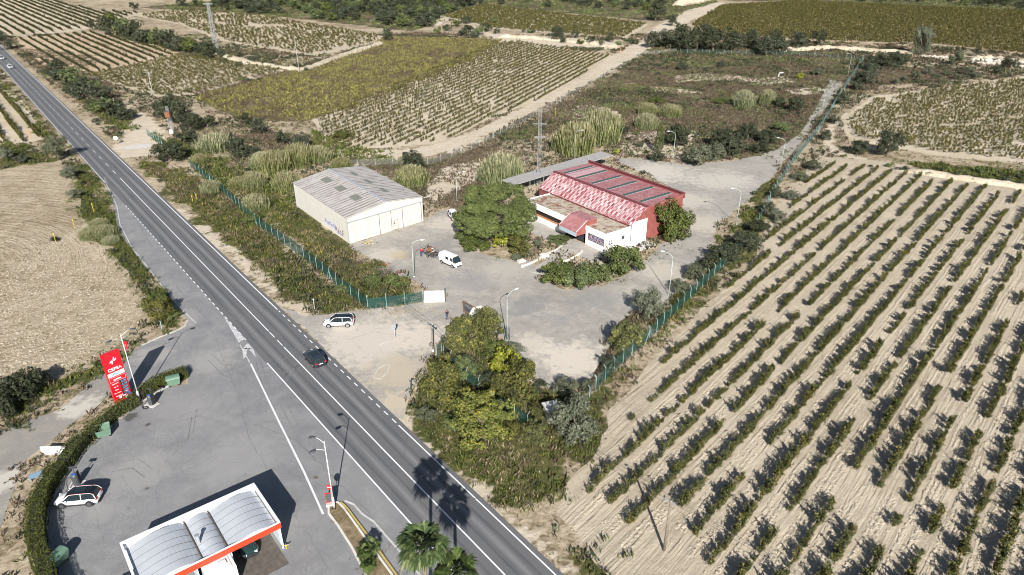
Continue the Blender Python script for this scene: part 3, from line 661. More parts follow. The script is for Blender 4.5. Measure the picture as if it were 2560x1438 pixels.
for k in (-1, 0, 1):
    o = (k * .55 * sin(R(-45 + 0)), k * .55 * cos(R(-45)), 0); o2 = (k * .3, k * .35, .1 * k)
    wire(pA, pB, 1.2, o2, 'overhead_cable', QW[k] + ' of three thin cables from the vineyard corner pole to the entrance pole', None)
    wire(pB, pC, 2.2, o2, 'overhead_cable', QW[k] + ' of three thin cables along the roadside fence to the transformer pole', None)
    wire(pD, pA, .8, o2, 'overhead_cable', QW[k] + ' of three thin cables leaving over the near vine rows', None)
# ------------------------------------------------------------------ fences
def net_mat(name, col, wire_frac, sc=9):
    m, nt, b = nodes(name); v = N(nt, 'UVMap').outputs[0]; sx = N(nt, 'SeparateXYZ'); L(nt, v, sx.inputs[0])
    a1 = math_(nt, 'FRACT', math_(nt, 'MULTIPLY', math_(nt, 'ADD', sx.outputs[0], sx.outputs[1]), sc)); a2 = math_(nt, 'FRACT', math_(nt, 'MULTIPLY', math_(nt, 'SUBTRACT', sx.outputs[0], sx.outputs[1]), sc))
    w = math_(nt, 'MAXIMUM', math_(nt, 'LESS_THAN', a1, wire_frac), math_(nt, 'LESS_THAN', a2, wire_frac))
    b.inputs['Base Color'].default_value = (*col, 1); b.inputs['Roughness'].default_value = .6; L(nt, w, b.inputs['Alpha']); return m
M['greennet'] = net_mat('green_wire_mesh', (.01, .075, .065), .30, 6); M['greynet'] = net_mat('grey_wire_mesh', (.45, .47, .46), .06, 6)
M['darknet'] = net_mat('dark_green_wire_mesh', (.012, .05, .04), .17, 6)
M['post_g'] = plain('fence_post_green', (.34, .50, .47), .5); M['post_w'] = plain('fence_post_grey', (.5, .52, .5), .6)
def fence(pts, h, label, net, post, step=2.5, lean=0, cat='fence', jit=.05, top=.35, seed=1):
    rng = random.Random(seed); pw = [np.array(p) for p in pts]; seg = [0]
    for a, b in zip(pw, pw[1:]): seg.append(seg[-1] + np.linalg.norm(b - a))
    n = max(1, round(seg[-1] / step)); t = thing('mesh_fence', label, cat, (*pw[0], 0)); o = pw[0]
    ps = []
    for k in range(n + 1):
        d = seg[-1] * k / n; i = max(j for j in range(len(seg)) if seg[j] <= d + 1e-6); i = min(i, len(pw) - 2)
        p = pw[i] + (pw[i + 1] - pw[i]) * (d - seg[i]) / (seg[i + 1] - seg[i]); dr = pw[i + 1] - pw[i]; dr /= np.linalg.norm(dr)
        ps.append((p - o, d, np.array([-dr[1], dr[0]])))
    V, F, UV = [], [], []
    for k, (p, d, nn) in enumerate(ps):
        hh = h * (1 + rng.uniform(-jit, jit)); bul = nn * rng.uniform(-.06, .06)
        V += [(p[0], p[1], .03), (p[0] + bul[0], p[1] + bul[1], hh)]; UV += [(d, 0), (d, h)]
        if k: F.append((2 * k - 2, 2 * k, 2 * k + 1, 2 * k - 1))
    me = np_mesh('mesh_panel', V, F, M[net]); ul = me.uv_layers.new(name='UVMap')
    li = [0] * len(me.loops); me.loops.foreach_get('vertex_index', li)
    for j, vi in enumerate(li): ul.data[j].uv = UV[vi]
    link('mesh_panel', me, t)
    for k, (p, d, nn) in enumerate(ps[:100]):
        m = MB(); e = nn * .28; m.tube([(p[0], p[1], 0), (p[0], p[1], h * 1.02), (p[0] + e[0], p[1] + e[1], h * 1.02 + top)], .035, 4)
        if k % 12 == 6:
            dr = np.array([nn[1], -nn[0]])
            for sg in (-1, 1): m.tube([(p[0], p[1], h * .85), (p[0] + dr[0] * sg * 1.1, p[1] + dr[1] * sg * 1.1, 0)], .03, 4)
        m.build('fence_post', M[post], t)
    return t
fence(poly([(1489,975),(1549,915),(1576,891),(1627,845),(1675,796),(1744,728),(1787,688),(1851,628)]), 2.0, 'green mesh fence running up the bank beside the big vineyard', 'greennet', 'post_g', 2.6, seed=2)
fence(poly([(1890,572),(1922,506),(1952,456),(1989,398),(2041,335),(2063,303),(2103,236),(2158,152)]), 2.0, 'green mesh fence along the rear apron up to the far corner of the yard', 'greennet', 'post_g', 3.0, seed=3)
fence(poly([(2155,152),(2040,142),(1900,137),(1700,133)]), 2.0, 'far green mesh fence across the top of the abandoned ground', 'darknet', 'post_w', 3.5, seed=4)
fence(poly([(1690,131),(1600,139),(1478,210),(1374,271),(1260,332),(1186,372),(1085,412),(967,412),(850,418)]), 1.8, 'thin grey wire fence with slim posts along the sandy track', 'greynet', 'post_w', 4.5, seed=5)
fence(poly([(368,338),(406,366)]), 2.0, 'short piece of green mesh fence by the sandy lay-by', 'greennet', 'post_g', 2.6, seed=6)
fence(poly([(475,416),(521,452),(581,504),(645,566),(715,613),(762,647),(806,682),(864,732),(920,773)]), 2.05, 'long green mesh fence parallel to the road in front of the warehouse', 'greennet', 'post_g', 2.8, seed=7)
fence(poly([(920,773),(969,768),(1016,762),(1058,756)]), 2.0, 'green mesh fence from the corner post to the white gate wall', 'greennet', 'post_g', 2.6, seed=8)
fence(poly([(1092,894),(1115,862)]), 1.9, 'short green mesh return hidden in bushes next to the entrance pole', 'greennet', 'post_g', 2.2, seed=9)
fence(poly([(1110,890),(1155,948),(1192,972),(1268,1032),(1309,1061),(1352,1095)]), 1.9, 'green mesh fence threading between the yellow-green trees near the road', 'greennet', 'post_w', 2.4, seed=10)
fence(poly([(1440,1050),(1489,975)]), 1.8, 'ragged end of the mesh fence by the grey olive bush', 'greynet', 'post_g', 2.4, seed=11)
# gate, gate walls
x, y = P(1088, 755); gw = thing('gate_wall', 'short white rendered gate wall with a small green mark', 'wall', (x, y, 0), R(6))
m = MB(); m.box(-1.75, 1.55, -.13, .13, 0, 2.05); m.build('wall_panel', M['whiteconc'], gw); m = MB(); m.box(1.56, 1.8, -.16, .16, 0, 2.3); m.box(1.0, 1.12, -.05, .05, 2.052, 2.25); m.build('gate_post', M['steel_dark'], gw)
m = MB(); 
for k in range(3): m.tube([(.2, -.135, 1.25 + .12 * k), (.5, -.137, 1.3 + .12 * k), (.62, -.135, 1.2 + .12 * k)], .03, 4)
m.build('green_mark', M['greenbin'], gw)
g0, g1 = np.array(P(1160, 781)), np.array(P(1240, 826)); gl = float(np.linalg.norm(g1 - g0)); gd = g1 - g0
sg = thing('sliding_gate', 'rusty barred sliding gate left open behind the entrance bushes', 'gate', (*g0, 0), math.atan2(gd[1], gd[0]))
m = MB(); m.box(0, gl, -.05, .05, 1.95, 2.05); m.box(0, gl, -.05, .05, .1, .2); m.box(-.08, .08, -.08, .08, 0, 2.1); m.box(gl - .08, gl + .08, -.08, .08, 0, 2.1); m.build('gate_frame', M['rust'], sg)
m = MB()
for k in range(1, int(gl / .16)): m.box(k * .16 - .025, k * .16 + .025, -.015, .015, .2, 1.95)
m.build('gate_bars', M['steel_dark'], sg)
w0 = np.array(P(1166, 802)); gw2 = thing('gate_wall', 'white wedge-shaped wall end leaning out behind the rusty sliding gate', 'wall', (*w0, 0), R(28))
m = MB(); m.hexa([(-.2, -.12, 0), (2.6, -.12, 0), (2.6, .12, 0), (-.2, .12, 0), (1.2, -.12, 2.0), (2.6, -.12, 2.0), (2.6, .12, 2.0), (1.2, .12, 2.0)]); m.build('wall_panel', M['whiteconc'], gw2)
# hut in the bushes
x, y = P(1378, 1048); hut = thing('utility_hut', 'small flat-roofed concrete hut half buried in the bushes', 'hut', (x, y, 0), R(20))
m = MB(); m.box(-.75, .75, -.8, .8, 0, 1.9); m.build('wall', M['concrete'], hut); m = MB(); m.box(-.95, .95, -1.0, 1.0, 1.9, 2.05); m.build('roof', M['concrete'], hut)
# small signs, mailbox, marker posts
def round_sign(u, v, h, faceaz, label, front='white', r=.42, pole='galv', back=False):
    x, y = P(u, v); t = thing('round_sign', label, 'road sign', (x, y, 0)); m = MB(); m.tube([(0, 0, 0), (0, 0, h)], .04, 6); m.build('pole', M[pole], t)
    a = az(faceaz); m = MB(); n = np.array([a[0], a[1], 0]); s1 = np.array([-a[1], a[0], 0]); c = np.array([0, 0, h]) + n * .08
    r0 = [tuple(c + (s1 * cos(k * pi / 8) + np.array([0, 0, 1]) * sin(k * pi / 8)) * r) for k in range(16)]; r1 = [tuple(np.array(q) + n * .03) for q in r0]
    m.loft([r0, r1]); d = m.build('sign_disc', M[front], t); return t, d, c + n * .034, s1, n
round_sign(293, 362, 1.9, 165, 'white round sign on a thin post beside the far lay-by', 'white', .6)
round_sign(988, 846, 1.9, -60, 'round grey sign seen from behind on the bare entrance ground', 'greypaint', .5, 'greypaint')
rs, dsc, c, s1, n = round_sign(832, 1262, 2.5, 190, 'red no-entry sign at the tip of the planted island', 'red', .36)
m = MB(); up = np.array([0, 0, 1]); m.face([tuple(c + s1 * a + up * b) for a, b in ((-.25, -.06), (.25, -.06), (.25, .06), (-.25, .06))]); m.build('white_bar', M['white'], dsc)
x, y = P(826, 1262); bd = thing('notice_board', 'red-framed dark notice board below the no-entry sign', 'sign', (x, y, 0), R(12))
m = MB(); m.box(-.42, .42, -.03, .03, .35, 1.65); m.build('frame', M['red'], bd); m = MB(); m.box(-.34, .34, -.045, -.03, .45, 1.55); m.build('board', M['steel_dark'], bd)
m = MB(); m.box(-.4, .4, -.35, .2, 0, .3); m.build('base', M['concrete'], bd)
for u, v, h, c, lb in [(482,504,1.3,'yellow','yellow marker post, left of two in the verge near the fence bend'),(492,500,1.2,'yellow','thin yellow marker post, right of two in the verge near the fence bend'),(236,534,2.2,'yellow','yellow gas marker post with a small cap beside the slip road'),
   (188,573,2.0,'yellow','yellow marker at the ploughed field corner near the canes'),(140,606,1.8,'yellow','yellow marker rising from a weedy tuft inside the ploughed field'),(77,348,2.6,'orange','leaning orange marker among the vines left of the road'),(1551,133,3,'orange','orange marker at the top corner of the middle vineyard'),(1388,292,2.6,'yellow','yellow marker in the scrub below the sandy track'),(2101,232,2.6,'yellow','yellow marker beside the far end of the green fence'),(787,775,1.9,'greypaint','grey marker post at the edge of the weeds above the white car'),(1028,985,2.0,'steel_dark','dark leaning marker post at the edge of the trees near the road')]:
    x, y = P(u, v); t = thing('marker_post', lb, 'marker post', (x, y, 0)); m = MB(); m.tube([(0, 0, 0), (0, 0, h)], .05 if c != 'orange' else .09, 6); m.build('post', M[c], t)
    m = MB(); m.cbox((0.04, 0, h), (.26, .16, .2)); m.build('cap', M[c], t)
# ------------------------------------------------------------------ vehicles
def wheel(t, x, y, r=.34, w=.22, side=1, rim='chrome'):
    m = MB(); m.tube([(x, y - w / 2, r), (x, y + w / 2, r)], r, 18); o = m.build('wheel', M['black'], t)
    m = MB(); yo = y + side * w / 2; m.tube([(x, yo - side * .02, r), (x, yo + side * .012, r)], r * .66, 14); rr = m.build('rim', M[rim], o)
def sect(x, hw, z0, zt, bul=.04):
    return [(x, -hw * .9, z0), (x, -hw, z0 + .18), (x, -hw - bul, (z0 + zt) * .5), (x, -hw * .985, zt - .08), (x, -hw * .9, zt), (x, 0, zt + .03),
            (x, hw * .9, zt), (x, hw * .985, zt - .08), (x, hw + bul, (z0 + zt) * .5), (x, hw, z0 + .18), (x, hw * .9, z0)]
def car(label, cat, loc, yaw, Lc=4.4, Wc=1.84, Hc=1.62, body='carwhite', roof='carroof', kind='suv', grp=None, rim='chrome', accent=None, name='parked_car', plate=True):
    t = thing(name, label, cat, (*loc, 0), yaw, grp); hl = Lc / 2; hw = Wc / 2
    zb = .58 * Hc
    if kind == 'van':
        prof = [(-1, .45, .86), (-.97, .95, .9), (-.9, zb, .95), (-.5, zb, .97), (.5, zb, .97), (.8, zb * .98, .96), (.92, zb * .9, .93), (.97, .95, .9), (1, .6, .86)]
        gh = [(-.985, zb, zb, .95), (-.95, Hc * .93, zb, .93), (-.88, Hc, zb, .93), (.45, Hc, zb, .93), (.62, Hc * .95, zb, .9), (.93, zb * .93, zb * .9, .88)]
    else:
        prof = [(-1, .5, .80), (-.985, .82, .86), (-.93, zb * 1.02, .91), (-.6, zb * 1.03, .96), (-.1, zb, .97), (.4, zb * .97, .96), (.58, zb * .97, .95), (.84, zb * .86, .92), (.95, zb * .74, .86), (1, .5, .74)]
        gh = [(-.95, zb, zb, .86), (-.86, Hc * .9, zb, .86), (-.72, Hc * .985, zb, .88), (-.3, Hc, zb, .9), (.1, Hc * .985, zb, .9), (.24, Hc * .95, zb, .89), (.58, zb * .96, zb * .95, .88)]
    m = MB(); m.loft([sect(p[0] * hl, hw * p[2] - .04, .24, p[1]) for p in prof]); bd = m.build('body', M[body], t, True)
    try: bd.data.polygons.foreach_set('use_smooth', [True] * len(bd.data.polygons))
    except Exception: pass
    m = MB(); rings = []
    for tx, zt, zb_, k in gh:
        x = tx * hl; w0 = hw * k; w1 = hw * k * (.78 if kind != 'van' else .9); f = min(1, max(0, (zt - zb_) / (Hc - zb_ + 1e-6))); wt = w0 + (w1 - w0) * f
        rings.append([(x, -w0, zb_ - .06), (x, -wt, zt - .04 * f), (x, -wt * .86, zt + .005), (x, 0, zt + .03), (x, wt * .86, zt + .005), (x, wt, zt - .04 * f), (x, w0, zb_ - .06)])
    nr = len(rings)
    def mm(i, k):
        top = k in (1, 2, 3, 4)
        if kind == 'van':
            if i >= nr - 2: return 0 if k != 6 else 1
            if top: return 1
            if i == 3 or (i == 2 and False): return 1
            return 1
        if i == 0 or i == nr - 2: return 0
        if i == 1: return 1 if top else 0
        if top: return 1
        return 0
    m.loft(rings, mm); m.build('cabin', [M['glass'], M[roof]], t)
    # pillars
    m = MB()
    if kind != 'van':
        for sy in (-1, 1):
            for i0, xx in ((nr - 2, None), (3, 0), (1, None)):
                if i0 == nr - 2: a, b_ = rings[-2][1 if sy < 0 else 5], rings[-1][1 if sy < 0 else 5]
                elif i0 == 1: a, b_ = rings[1][1 if sy < 0 else 5], rings[0][1 if sy < 0 else 5]
                else:
                    a = rings[3][1 if sy < 0 else 5]; b_ = (a[0], sy * hw * .91, zb)
                m.tube([a, b_], .045, 5)
            m.tube([(rings[i][1 if sy < 0 else 5][0], rings[i][1 if sy < 0 else 5][1], rings[i][1 if sy < 0 else 5][2] + .01) for i in range(1, nr - 1)], .032, 5)
        m.build('window_pillars', M[body], t)
        if accent:
            m = MB()
            for sy in (-1, 1): m.tube([(rings[i][1 if sy < 0 else 5][0], rings[i][1 if sy < 0 else 5][1], rings[i][1 if sy < 0 else 5][2] + .02) for i in range(1, nr - 1)], .022, 5)
            m.build('roof_line', M[accent], t)
    # wheels
    wx = hl * .62
    for sx in (-1, 1):
        for sy in (-1, 1):
            a = MB(); r_ = .40; pts = [(sx * wx + r_ * cos(k * pi / 10), sy * (hw + .015), .34 + r_ * sin(k * pi / 10)) for k in range(-2, 13)]
            a.loft([pts, [(p[0], sy * (hw - .3), p[2]) for p in pts]]); a.build('wheel_arch', M['black'], t)
            wheel(t, sx * wx, sy * (hw - .07), .34, .22, sy, rim)
    for sy in (-1, 1):
        a = MB(); a.cbox((hl * .90, sy * hw * .62, zb * .74), (.26, .30, .11), -sy * .35); a.build('headlight', M['lampglass'], t)
        a = MB(); a.cbox((-hl * .955, sy * hw * .72, zb * .92), (.16, .34, .14)); a.build('tail_light', M['redlamp'], t)
        a = MB(); a.cbox((hl * .36, sy * (hw + .12), zb * 1.05), (.14, .2, .14)); a.build('wing_mirror', M[body], t)
    a = MB(); a.cbox((hl * .99, 0, .42), (.06, hw * 1.3, .22)); a.cbox((hl * .985, 0, .62), (.05, hw * .8, .12)); a.build('grille', M['black'], t)
    a = MB(); a.cbox((-hl * .985, 0, .36), (.1, hw * 1.6, .2)); a.build('rear_bumper', M['black'], t)
    if plate:
        a = MB(); a.cbox((-hl * 1.0 - .02, 0, .72), (.03, .52, .12)); a.build('number_plate', M['white'], t)
    a = MB()
    for sy in (-1, 1):
        a.box(-hl * .62, hl * .62, sy * (hw - .01) - .02, sy * (hw - .01) + .02, .24, .36)
    a.build('sill_trim', M['black'], t)
    if kind == 'van':
        a = MB()
        for sy in (-1, 1):
            a.box(hl * .36, hl * .60, sy * hw * .925 - .02, sy * hw * .925 + .02, zb + .02, Hc * .88)
        a.box(-hl * .15, hl * .15, -hw * .94 - .02, -hw * .94 + .01, zb + .05, Hc * .86); a.box(-hl * .12, hl * .12, -hw * .94 - .02, -hw * .94, zb + .05, Hc * .86)
        a.box(-hl - .0, -hl * .955, -hw * .6, hw * .6, zb + .12, Hc * .82)
        a.build('side_window', M['glass'], t)
    elif kind == 'suv':
        a = MB(); a.box(-hl * .45, hl * .02, -hw * .5, hw * .5, Hc + .035, Hc + .04)
        for sy in (-1, 1): a.tube([(-hl * .68, sy * hw * .66, Hc * .985), (-hl * .5, sy * hw * .67, Hc + .06), (hl * .05, sy * hw * .67, Hc + .05), (hl * .15, sy * hw * .66, Hc * .97)], .02, 5)
        a.build('roof_rail', M['glass'], t)
    return t
def yaw_az(a): return R(90 - a)
car('white SUV with a black roof parked on bare ground beside the road', 'car', P(848, 812), yaw_az(-94), 4.6, 1.9, 1.66, 'carwhite', 'carroof')
x, y = rd(1.9, along(782, 905)); car('dark blue-grey SUV driving up the right-hand lane of the road', 'car', (x, y), yaw_az(-38.8), 4.45, 1.84, 1.58, 'cardark', 'cardark', name='moving_car')
car('white and black SUV with red window line parked at the vacuum stand', 'car', P(200, 1254), yaw_az(-97), 4.4, 1.83, 1.6, 'carwhite', 'carroof', accent='red', rim='steel_dark')
car('dark green car standing inside the right bay of the car wash', 'car', (P(600, 1383)[0] + .2, P(600, 1383)[1] + 1.0), yaw_az(145), 4.2, 1.75, 1.45, 'carteal', 'carteal')
vt = car('white panel van parked in the yard hitched to the scrap trailer', 'van', P(1126, 661), yaw_az(134), 4.7, 1.72, 2.05, 'carwhite', 'carwhite', 'van', name='parked_van')
car('white car mostly hidden behind the left side of the big pine', 'car', P(1134, 545), yaw_az(160), 4.3, 1.78, 1.5, 'carwhite', 'carwhite', kind='sedan')
x, y = rd(-1.0, along(33, 170)); car('white car on the far road, nearer of the two at the left edge', 'car', (x, y), yaw_az(141), 4.4, 1.8, 1.5, 'carwhite', 'carwhite', name='moving_car', kind='sedan')
x, y = rd(-1.0, along(9, 148)); car('white car on the far road, farther of the two at the left edge', 'car', (x, y), yaw_az(141), 4.4, 1.8, 1.5, 'carwhite', 'carwhite', name='moving_car', kind='sedan')
# trailer with scrap
vx, vy = P(1126, 661); hd = az(134 - 180); tx, ty = vx + hd[0] * 5.1, vy + hd[1] * 5.1
tr_ = thing('trailer', 'small flat two-wheeled trailer behind the white van', 'trailer', (tx, ty, 0), yaw_az(134))
m = MB(); m.box(-1.5, 1.3, -.85, .85, .5, .58); m.box(-1.5, 1.3, -.85, -.8, .58, .78); m.box(-1.5, 1.3, .8, .85, .58, .78); m.build('deck', M['steel_dark'], tr_)
m = MB(); m.tube([(1.3, -.6, .5), (2.6, 0, .45)], .04, 6); m.tube([(1.3, .6, .5), (2.6, 0, .45)], .04, 6); m.build('drawbar', M['galv'], tr_)
m = MB(); m.tube([(-1.45, -.85, .5), (-1.45, -.85, 1.9)], .03, 5); m.tube([(-1.45, .85, .5), (-1.45, .85, 1.9)], .03, 5); m.tube([(-1.45, -.85, 1.9), (-1.45, .85, 1.9)], .03, 5); m.build('rear_frame', M['steel_dark'], tr_)
for sy in (-1, 1): wheel(tr_, -.2, sy * .95, .3, .18, sy)
rng = random.Random(5)
m = MB()
for k in range(60):
    p = np.array([rng.uniform(-1.2, 1.1), rng.uniform(-.7, .7), .65 + rng.random() * .9 * (1 - abs(k % 3 - 1) * .3)])
    q = p + np.array([rng.uniform(-.8, .8), rng.uniform(-.5, .5), rng.uniform(-.3, .5)]); q[2] = max(.62, q[2]); m.tube([tuple(p), tuple(q)], rng.uniform(.02, .05), 4, rng.choice([0, 0, 1]))
for k in range(10): m.cbox((rng.uniform(-1, .9), rng.uniform(-.5, .5), .8 + rng.random() * .5), (rng.uniform(.3, .8), rng.uniform(.2, .6), .06), rng.random() * 3, rng.choice([0, 1, 2]), rng.uniform(-1, 1))
sc_ = m.build('scrap_pile', [M['rust'], M['timber'], M['whiteconc']]); sc_.location = (tx, ty, -.1); sc_.scale = (1.1, 1.1, 1.35); sc_.rotation_euler = (0, 0, yaw_az(134)); tag(sc_, 'heap of rusty scrap metal and sticks loaded on the trailer', 'scrap heap')
# ------------------------------------------------------------------ people
def skinmesh(name, verts, edges, rad, mat, parent, root=0):
    me = bpy.data.meshes.new(name); me.from_pydata(verts, edges, []); me.materials.append(mat); o = link(name, me, parent)
    o.modifiers.new('Skin', 'SKIN'); sv = me.skin_vertices
    if not sv:
        bm = bmesh.new(); bm.from_mesh(me); bm.verts.layers.skin.verify(); bm.to_mesh(me); bm.free(); sv = me.skin_vertices
    for i, r in enumerate(rad): sv[0].data[i].radius = (r, r) if not isinstance(r, tuple) else r; sv[0].data[i].use_root = (i == root)
    o.modifiers['Skin'].use_smooth_shade = True
    sm = o.modifiers.new('Sub', 'SUBSURF'); sm.levels = 1; sm.render_levels = 1; return o
def person(loc, yaw, label, top, bottom, armsL, armsR, z=0, bend=0, hair='hair'):
    "x forward, y left; arms: (elbow, wrist, fingertip) offsets"
    t = thing('person', label, 'person', (*loc, z), yaw); b = bend
    J = [(0, 0, .93), (.02 + b * .2, 0, 1.12), (.04 + b * .45, 0, 1.38), (.05 + b * .55, 0, 1.5), (.07 + b * .62, 0, 1.62), (.08 + b * .66, 0, 1.72),
         (.04 + b * .45, .19, 1.42), armsL[0], armsL[1], armsL[2], (.04 + b * .45, -.19, 1.42), armsR[0], armsR[1], armsR[2],
         (0, .10, .88), (.03, .11, .48), (-.02, .12, .08), (.12, .13, .04), (0, -.10, .88), (.0, -.11, .48), (-.03, -.13, .08), (.11, -.15, .04)]
    E = [(0, 1), (1, 2), (2, 3), (3, 4), (4, 5), (2, 6), (6, 7), (7, 8), (8, 9), (2, 10), (10, 11), (11, 12), (12, 13), (0, 14), (14, 15), (15, 16), (16, 17), (0, 18), (18, 19), (19, 20), (20, 21)]
    r = [.11, .10, .10, .045, .092, .075, .065, .048, .032, .028, .065, .048, .032, .028, .085, .06, .042, .035, .085, .06, .042, .035]
    for w, s_ in ((8, 1), (12, -1)):                       # five fingers each hand
        p = np.array(J[w + 1]);
        for k in range(5):
            q = p + np.array([.05 - .01 * abs(k - 2), (.03 * (k - 2)) * .6, -.03]); J.append(tuple(q)); E.append((w + 1, len(J) - 1)); r.append(.009)
    skinmesh('body', J, E, r, M['skin'], t)
    skinmesh('shirt', [J[0], J[1], J[2], J[6], J[7], J[8], J[10], J[11], J[12]], [(0, 1), (1, 2), (2, 3), (3, 4), (4, 5), (2, 6), (6, 7), (7, 8)], [.19, .17, .185, .10, .08, .062, .10, .08, .062], M[top], t)
    skinmesh('trousers', [J[0], J[14], J[15], J[16], J[18], J[19], J[20]], [(0, 1), (1, 2), (2, 3), (0, 4), (4, 5), (5, 6)], [.17, .12, .085, .068, .12, .085, .068], M[bottom], t)
    skinmesh('hair', [(J[4][0] - .045, 0, J[4][2] - .03), (J[4][0] - .03, 0, J[4][2] + .06), (J[5][0] - .02, 0, J[5][2] + .03)], [(0, 1), (1, 2)], [.09, .115, .09], M[hair], t)
    m = MB()
    for sy in (14, 18): f = J[sy + 2]; m.cbox((f[0] + .07, f[1], .045), (.28, .1, .09))
    m.build('shoes', M['blackcloth'], t)
    m = MB(); hx = J[4][0]
    for sy in (-1, 1): m.cbox((hx + .085, sy * .035, J[4][2] + .03), (.02, .025, .014))
    m.build('eyes', M['black'], t)
    m = MB(); m.cbox((hx + .10, 0, J[4][2]), (.03, .022, .04)); m.cbox((hx + .09, 0, J[4][2] - .05), (.015, .05, .012)); m.build('nose_and_mouth', M['skin'], t)
    return t
px_ = person(P(1118, 799), R(80), 'person in dark clothes standing at the entrance holding up a phone', 'blackcloth', 'jeans', [(.10, .24, 1.2), (.30, .12, 1.36), (.34, .06, 1.44)], [(.10, -.24, 1.2), (.30, -.12, 1.36), (.34, -.06, 1.44)])
m = MB(); m.cbox((.37, 0, 1.47), (.015, .15, .08)); ph = m.build('phone', M['black']); ph.location = (*P(1118, 799), 0); ph.rotation_euler = (0, 0, R(80)); tag(ph, 'dark phone held up by the person at the entrance', 'phone')
person(P(1053, 641), R(60), 'person in red and white top and dark trousers standing behind the trailer', 'redcloth', 'jeans', [(.06, .27, 1.15), (.25, .22, 1.05), (.32, .2, 1.05)], [(.06, -.27, 1.15), (.25, -.2, 1.1), (.32, -.18, 1.1)], bend=.25)
a = np.array([tx, ty]) + az(134) * -.9 + az(44) * -.2
person(tuple(a), R(20), 'person in dark blue clothes up on the trailer beside the scrap', 'navy', 'blackcloth', [(.12, .26, 1.2), (.34, .22, 1.25), (.4, .2, 1.25)], [(.1, -.27, 1.2), (.3, -.22, 1.15), (.36, -.2, 1.15)], z=.58, bend=.15)
# loose junk in the yard
def junk(name, lb, cat, u, v, n, mats, s, seed, flat=.3, zt=.8):
    rng = random.Random(seed); m = MB()
    for k in range(n):
        p = np.array([rng.uniform(-s, s), rng.uniform(-s, s) * .6, rng.random() ** 2 * zt]); q = p + np.array([rng.uniform(-s, s) * .6, rng.uniform(-s, s) * .5, rng.uniform(-flat, flat)]); q[2] = max(.02, q[2])
        m.tube([tuple(p), tuple(q)], rng.uniform(.02, .05), 4, m=rng.randrange(len(mats)))
    for k in range(n // 5): m.cbox((rng.uniform(-s, s) * .6, rng.uniform(-s, s) * .4, .1 + rng.random() * zt * .5), (rng.uniform(.3, 1) * s * .6, rng.uniform(.3, 1) * s * .4, .07), rng.random() * 3, rng.randrange(len(mats)), rng.uniform(-.7, .7))
    o = m.build(name, [M[q] for q in mats]); o.location = (*P(u, v), 0); tag(o, lb, cat)
junk('rubble_heap', 'broken yellow and grey rubble against the warehouse front corner', 'rubble', 925, 612, 26, ['yellow', 'timber', 'concrete', 'concrete'], 1.2, 1, .3, .9)
junk('cloth_heap', 'crumpled reddish-brown heap lying on the yard by the weeds', 'junk heap', 962, 660, 14, ['redcloth', 'rust'], .9, 2, .05, .2)
junk('stick_heap', 'tangle of rusty rods near the foot of the front lamp post', 'scrap heap', 1004, 682, 34, ['rust', 'timber'], 1.0, 3, .2, .5)
junk('fallen_slab', 'tilted grey slab lying in the far brown scrub', 'slab', 1640, 228, 4, ['concrete'], 1.2, 4, .1, .3)
x, y = P(1945, 195); t = thing('white_fixture', 'small white sculpture-like lamp stub in the far brown ground', 'lamp stub', (x, y, 0)); m = MB(); m.tube([(0, 0, 0), (.2, 0, 1.6), (.5, 0, 1.9)], [.25, .2, .15], 6); m.build('stem', M['white'], t); m = MB(); m.cbox((1.0, 0, 2.1), (1.5, .7, .3), .2); m.build('head', M['white'], t)
x, y = P(1690, 228); 
m = MB(); m.tube([(.5 * cos(k * pi / 8), .5 * sin(k * pi / 8), .15) for k in range(17)], .15, 6); o = m.build('old_tyre', M['black']); o.location = (x, y, 0); o.scale = (1.4, 1.4, 1.2); tag(o, 'black tyre dumped on pale ground in the far scrub', 'tyre')
# ------------------------------------------------------------------ bins, vacuums, bench
def dumpster(u, v, yaw, label, openlid=False, s=1.0):
    x, y = P(u, v); t = thing('dumpster', label, 'waste container', (x, y, 0), yaw, 'green waste containers by the hedge')
    m = MB(); a, b = .68 * s, .48 * s; c, d = .82 * s, .6 * s; z0, z1 = .25, 1.15 * s
    m.loft([[(-a, -b, z0), (a, -b, z0), (a, b, z0), (-a, b, z0)], [(-c, -d, z1), (c, -d, z1), (c, d, z1), (-c, d, z1)], [(-c * .92, -d * .9, z1), (c * .92, -d * .9, z1), (c * .92, d * .9, z1), (-c * .92, d * .9, z1)], [(-a * .9, -b * .9, z0 + .1), (a * .9, -b * .9, z0 + .1), (a * .9, b * .9, z0 + .1), (-a * .9, b * .9, z0 + .1)]])
    m.build('bin_body', M['greenbin'], t)
    m = MB()
    if openlid: m.cbox((0, d + .15, z1 - .1), (c * 2, .06, .55), 0, 0, -.3)
    else:
        q = [[(xx, d * cos(k * pi / 6), z1 + .01 + .28 * sin(k * pi / 6)) for k in range(7)] for xx in (-c * 1.02, c * 1.02)]; m.loft(q)
    m.build('lid', M['greenbin'], t)
    for sx in (-1, 1):
        for sy in (-1, 1): m = MB(); m.tube([(sx * a * .85, sy * b * .8 - .04, .11), (sx * a * .85, sy * b * .8 + .04, .11)], .11, 10); m.build('caster', M['black'], t)
    for sx in (-1, 1): m = MB(); m.tube([(sx * (c + .02), -.1, z1 - .12), (sx * (c + .12), 0, z1 - .12), (sx * (c + .02), .1, z1 - .12)], .03, 5); m.build('handle', M['greenbin'], t)
dumpster(436, 962, R(28), 'green waste container with closed lid at the far end of the hedge')
dumpster(262, 1090, R(32), 'green waste container standing open halfway along the hedge kerb', True)
dumpster(150, 1408, R(75), 'green waste container in the hedge shade at the lower left corner', False)
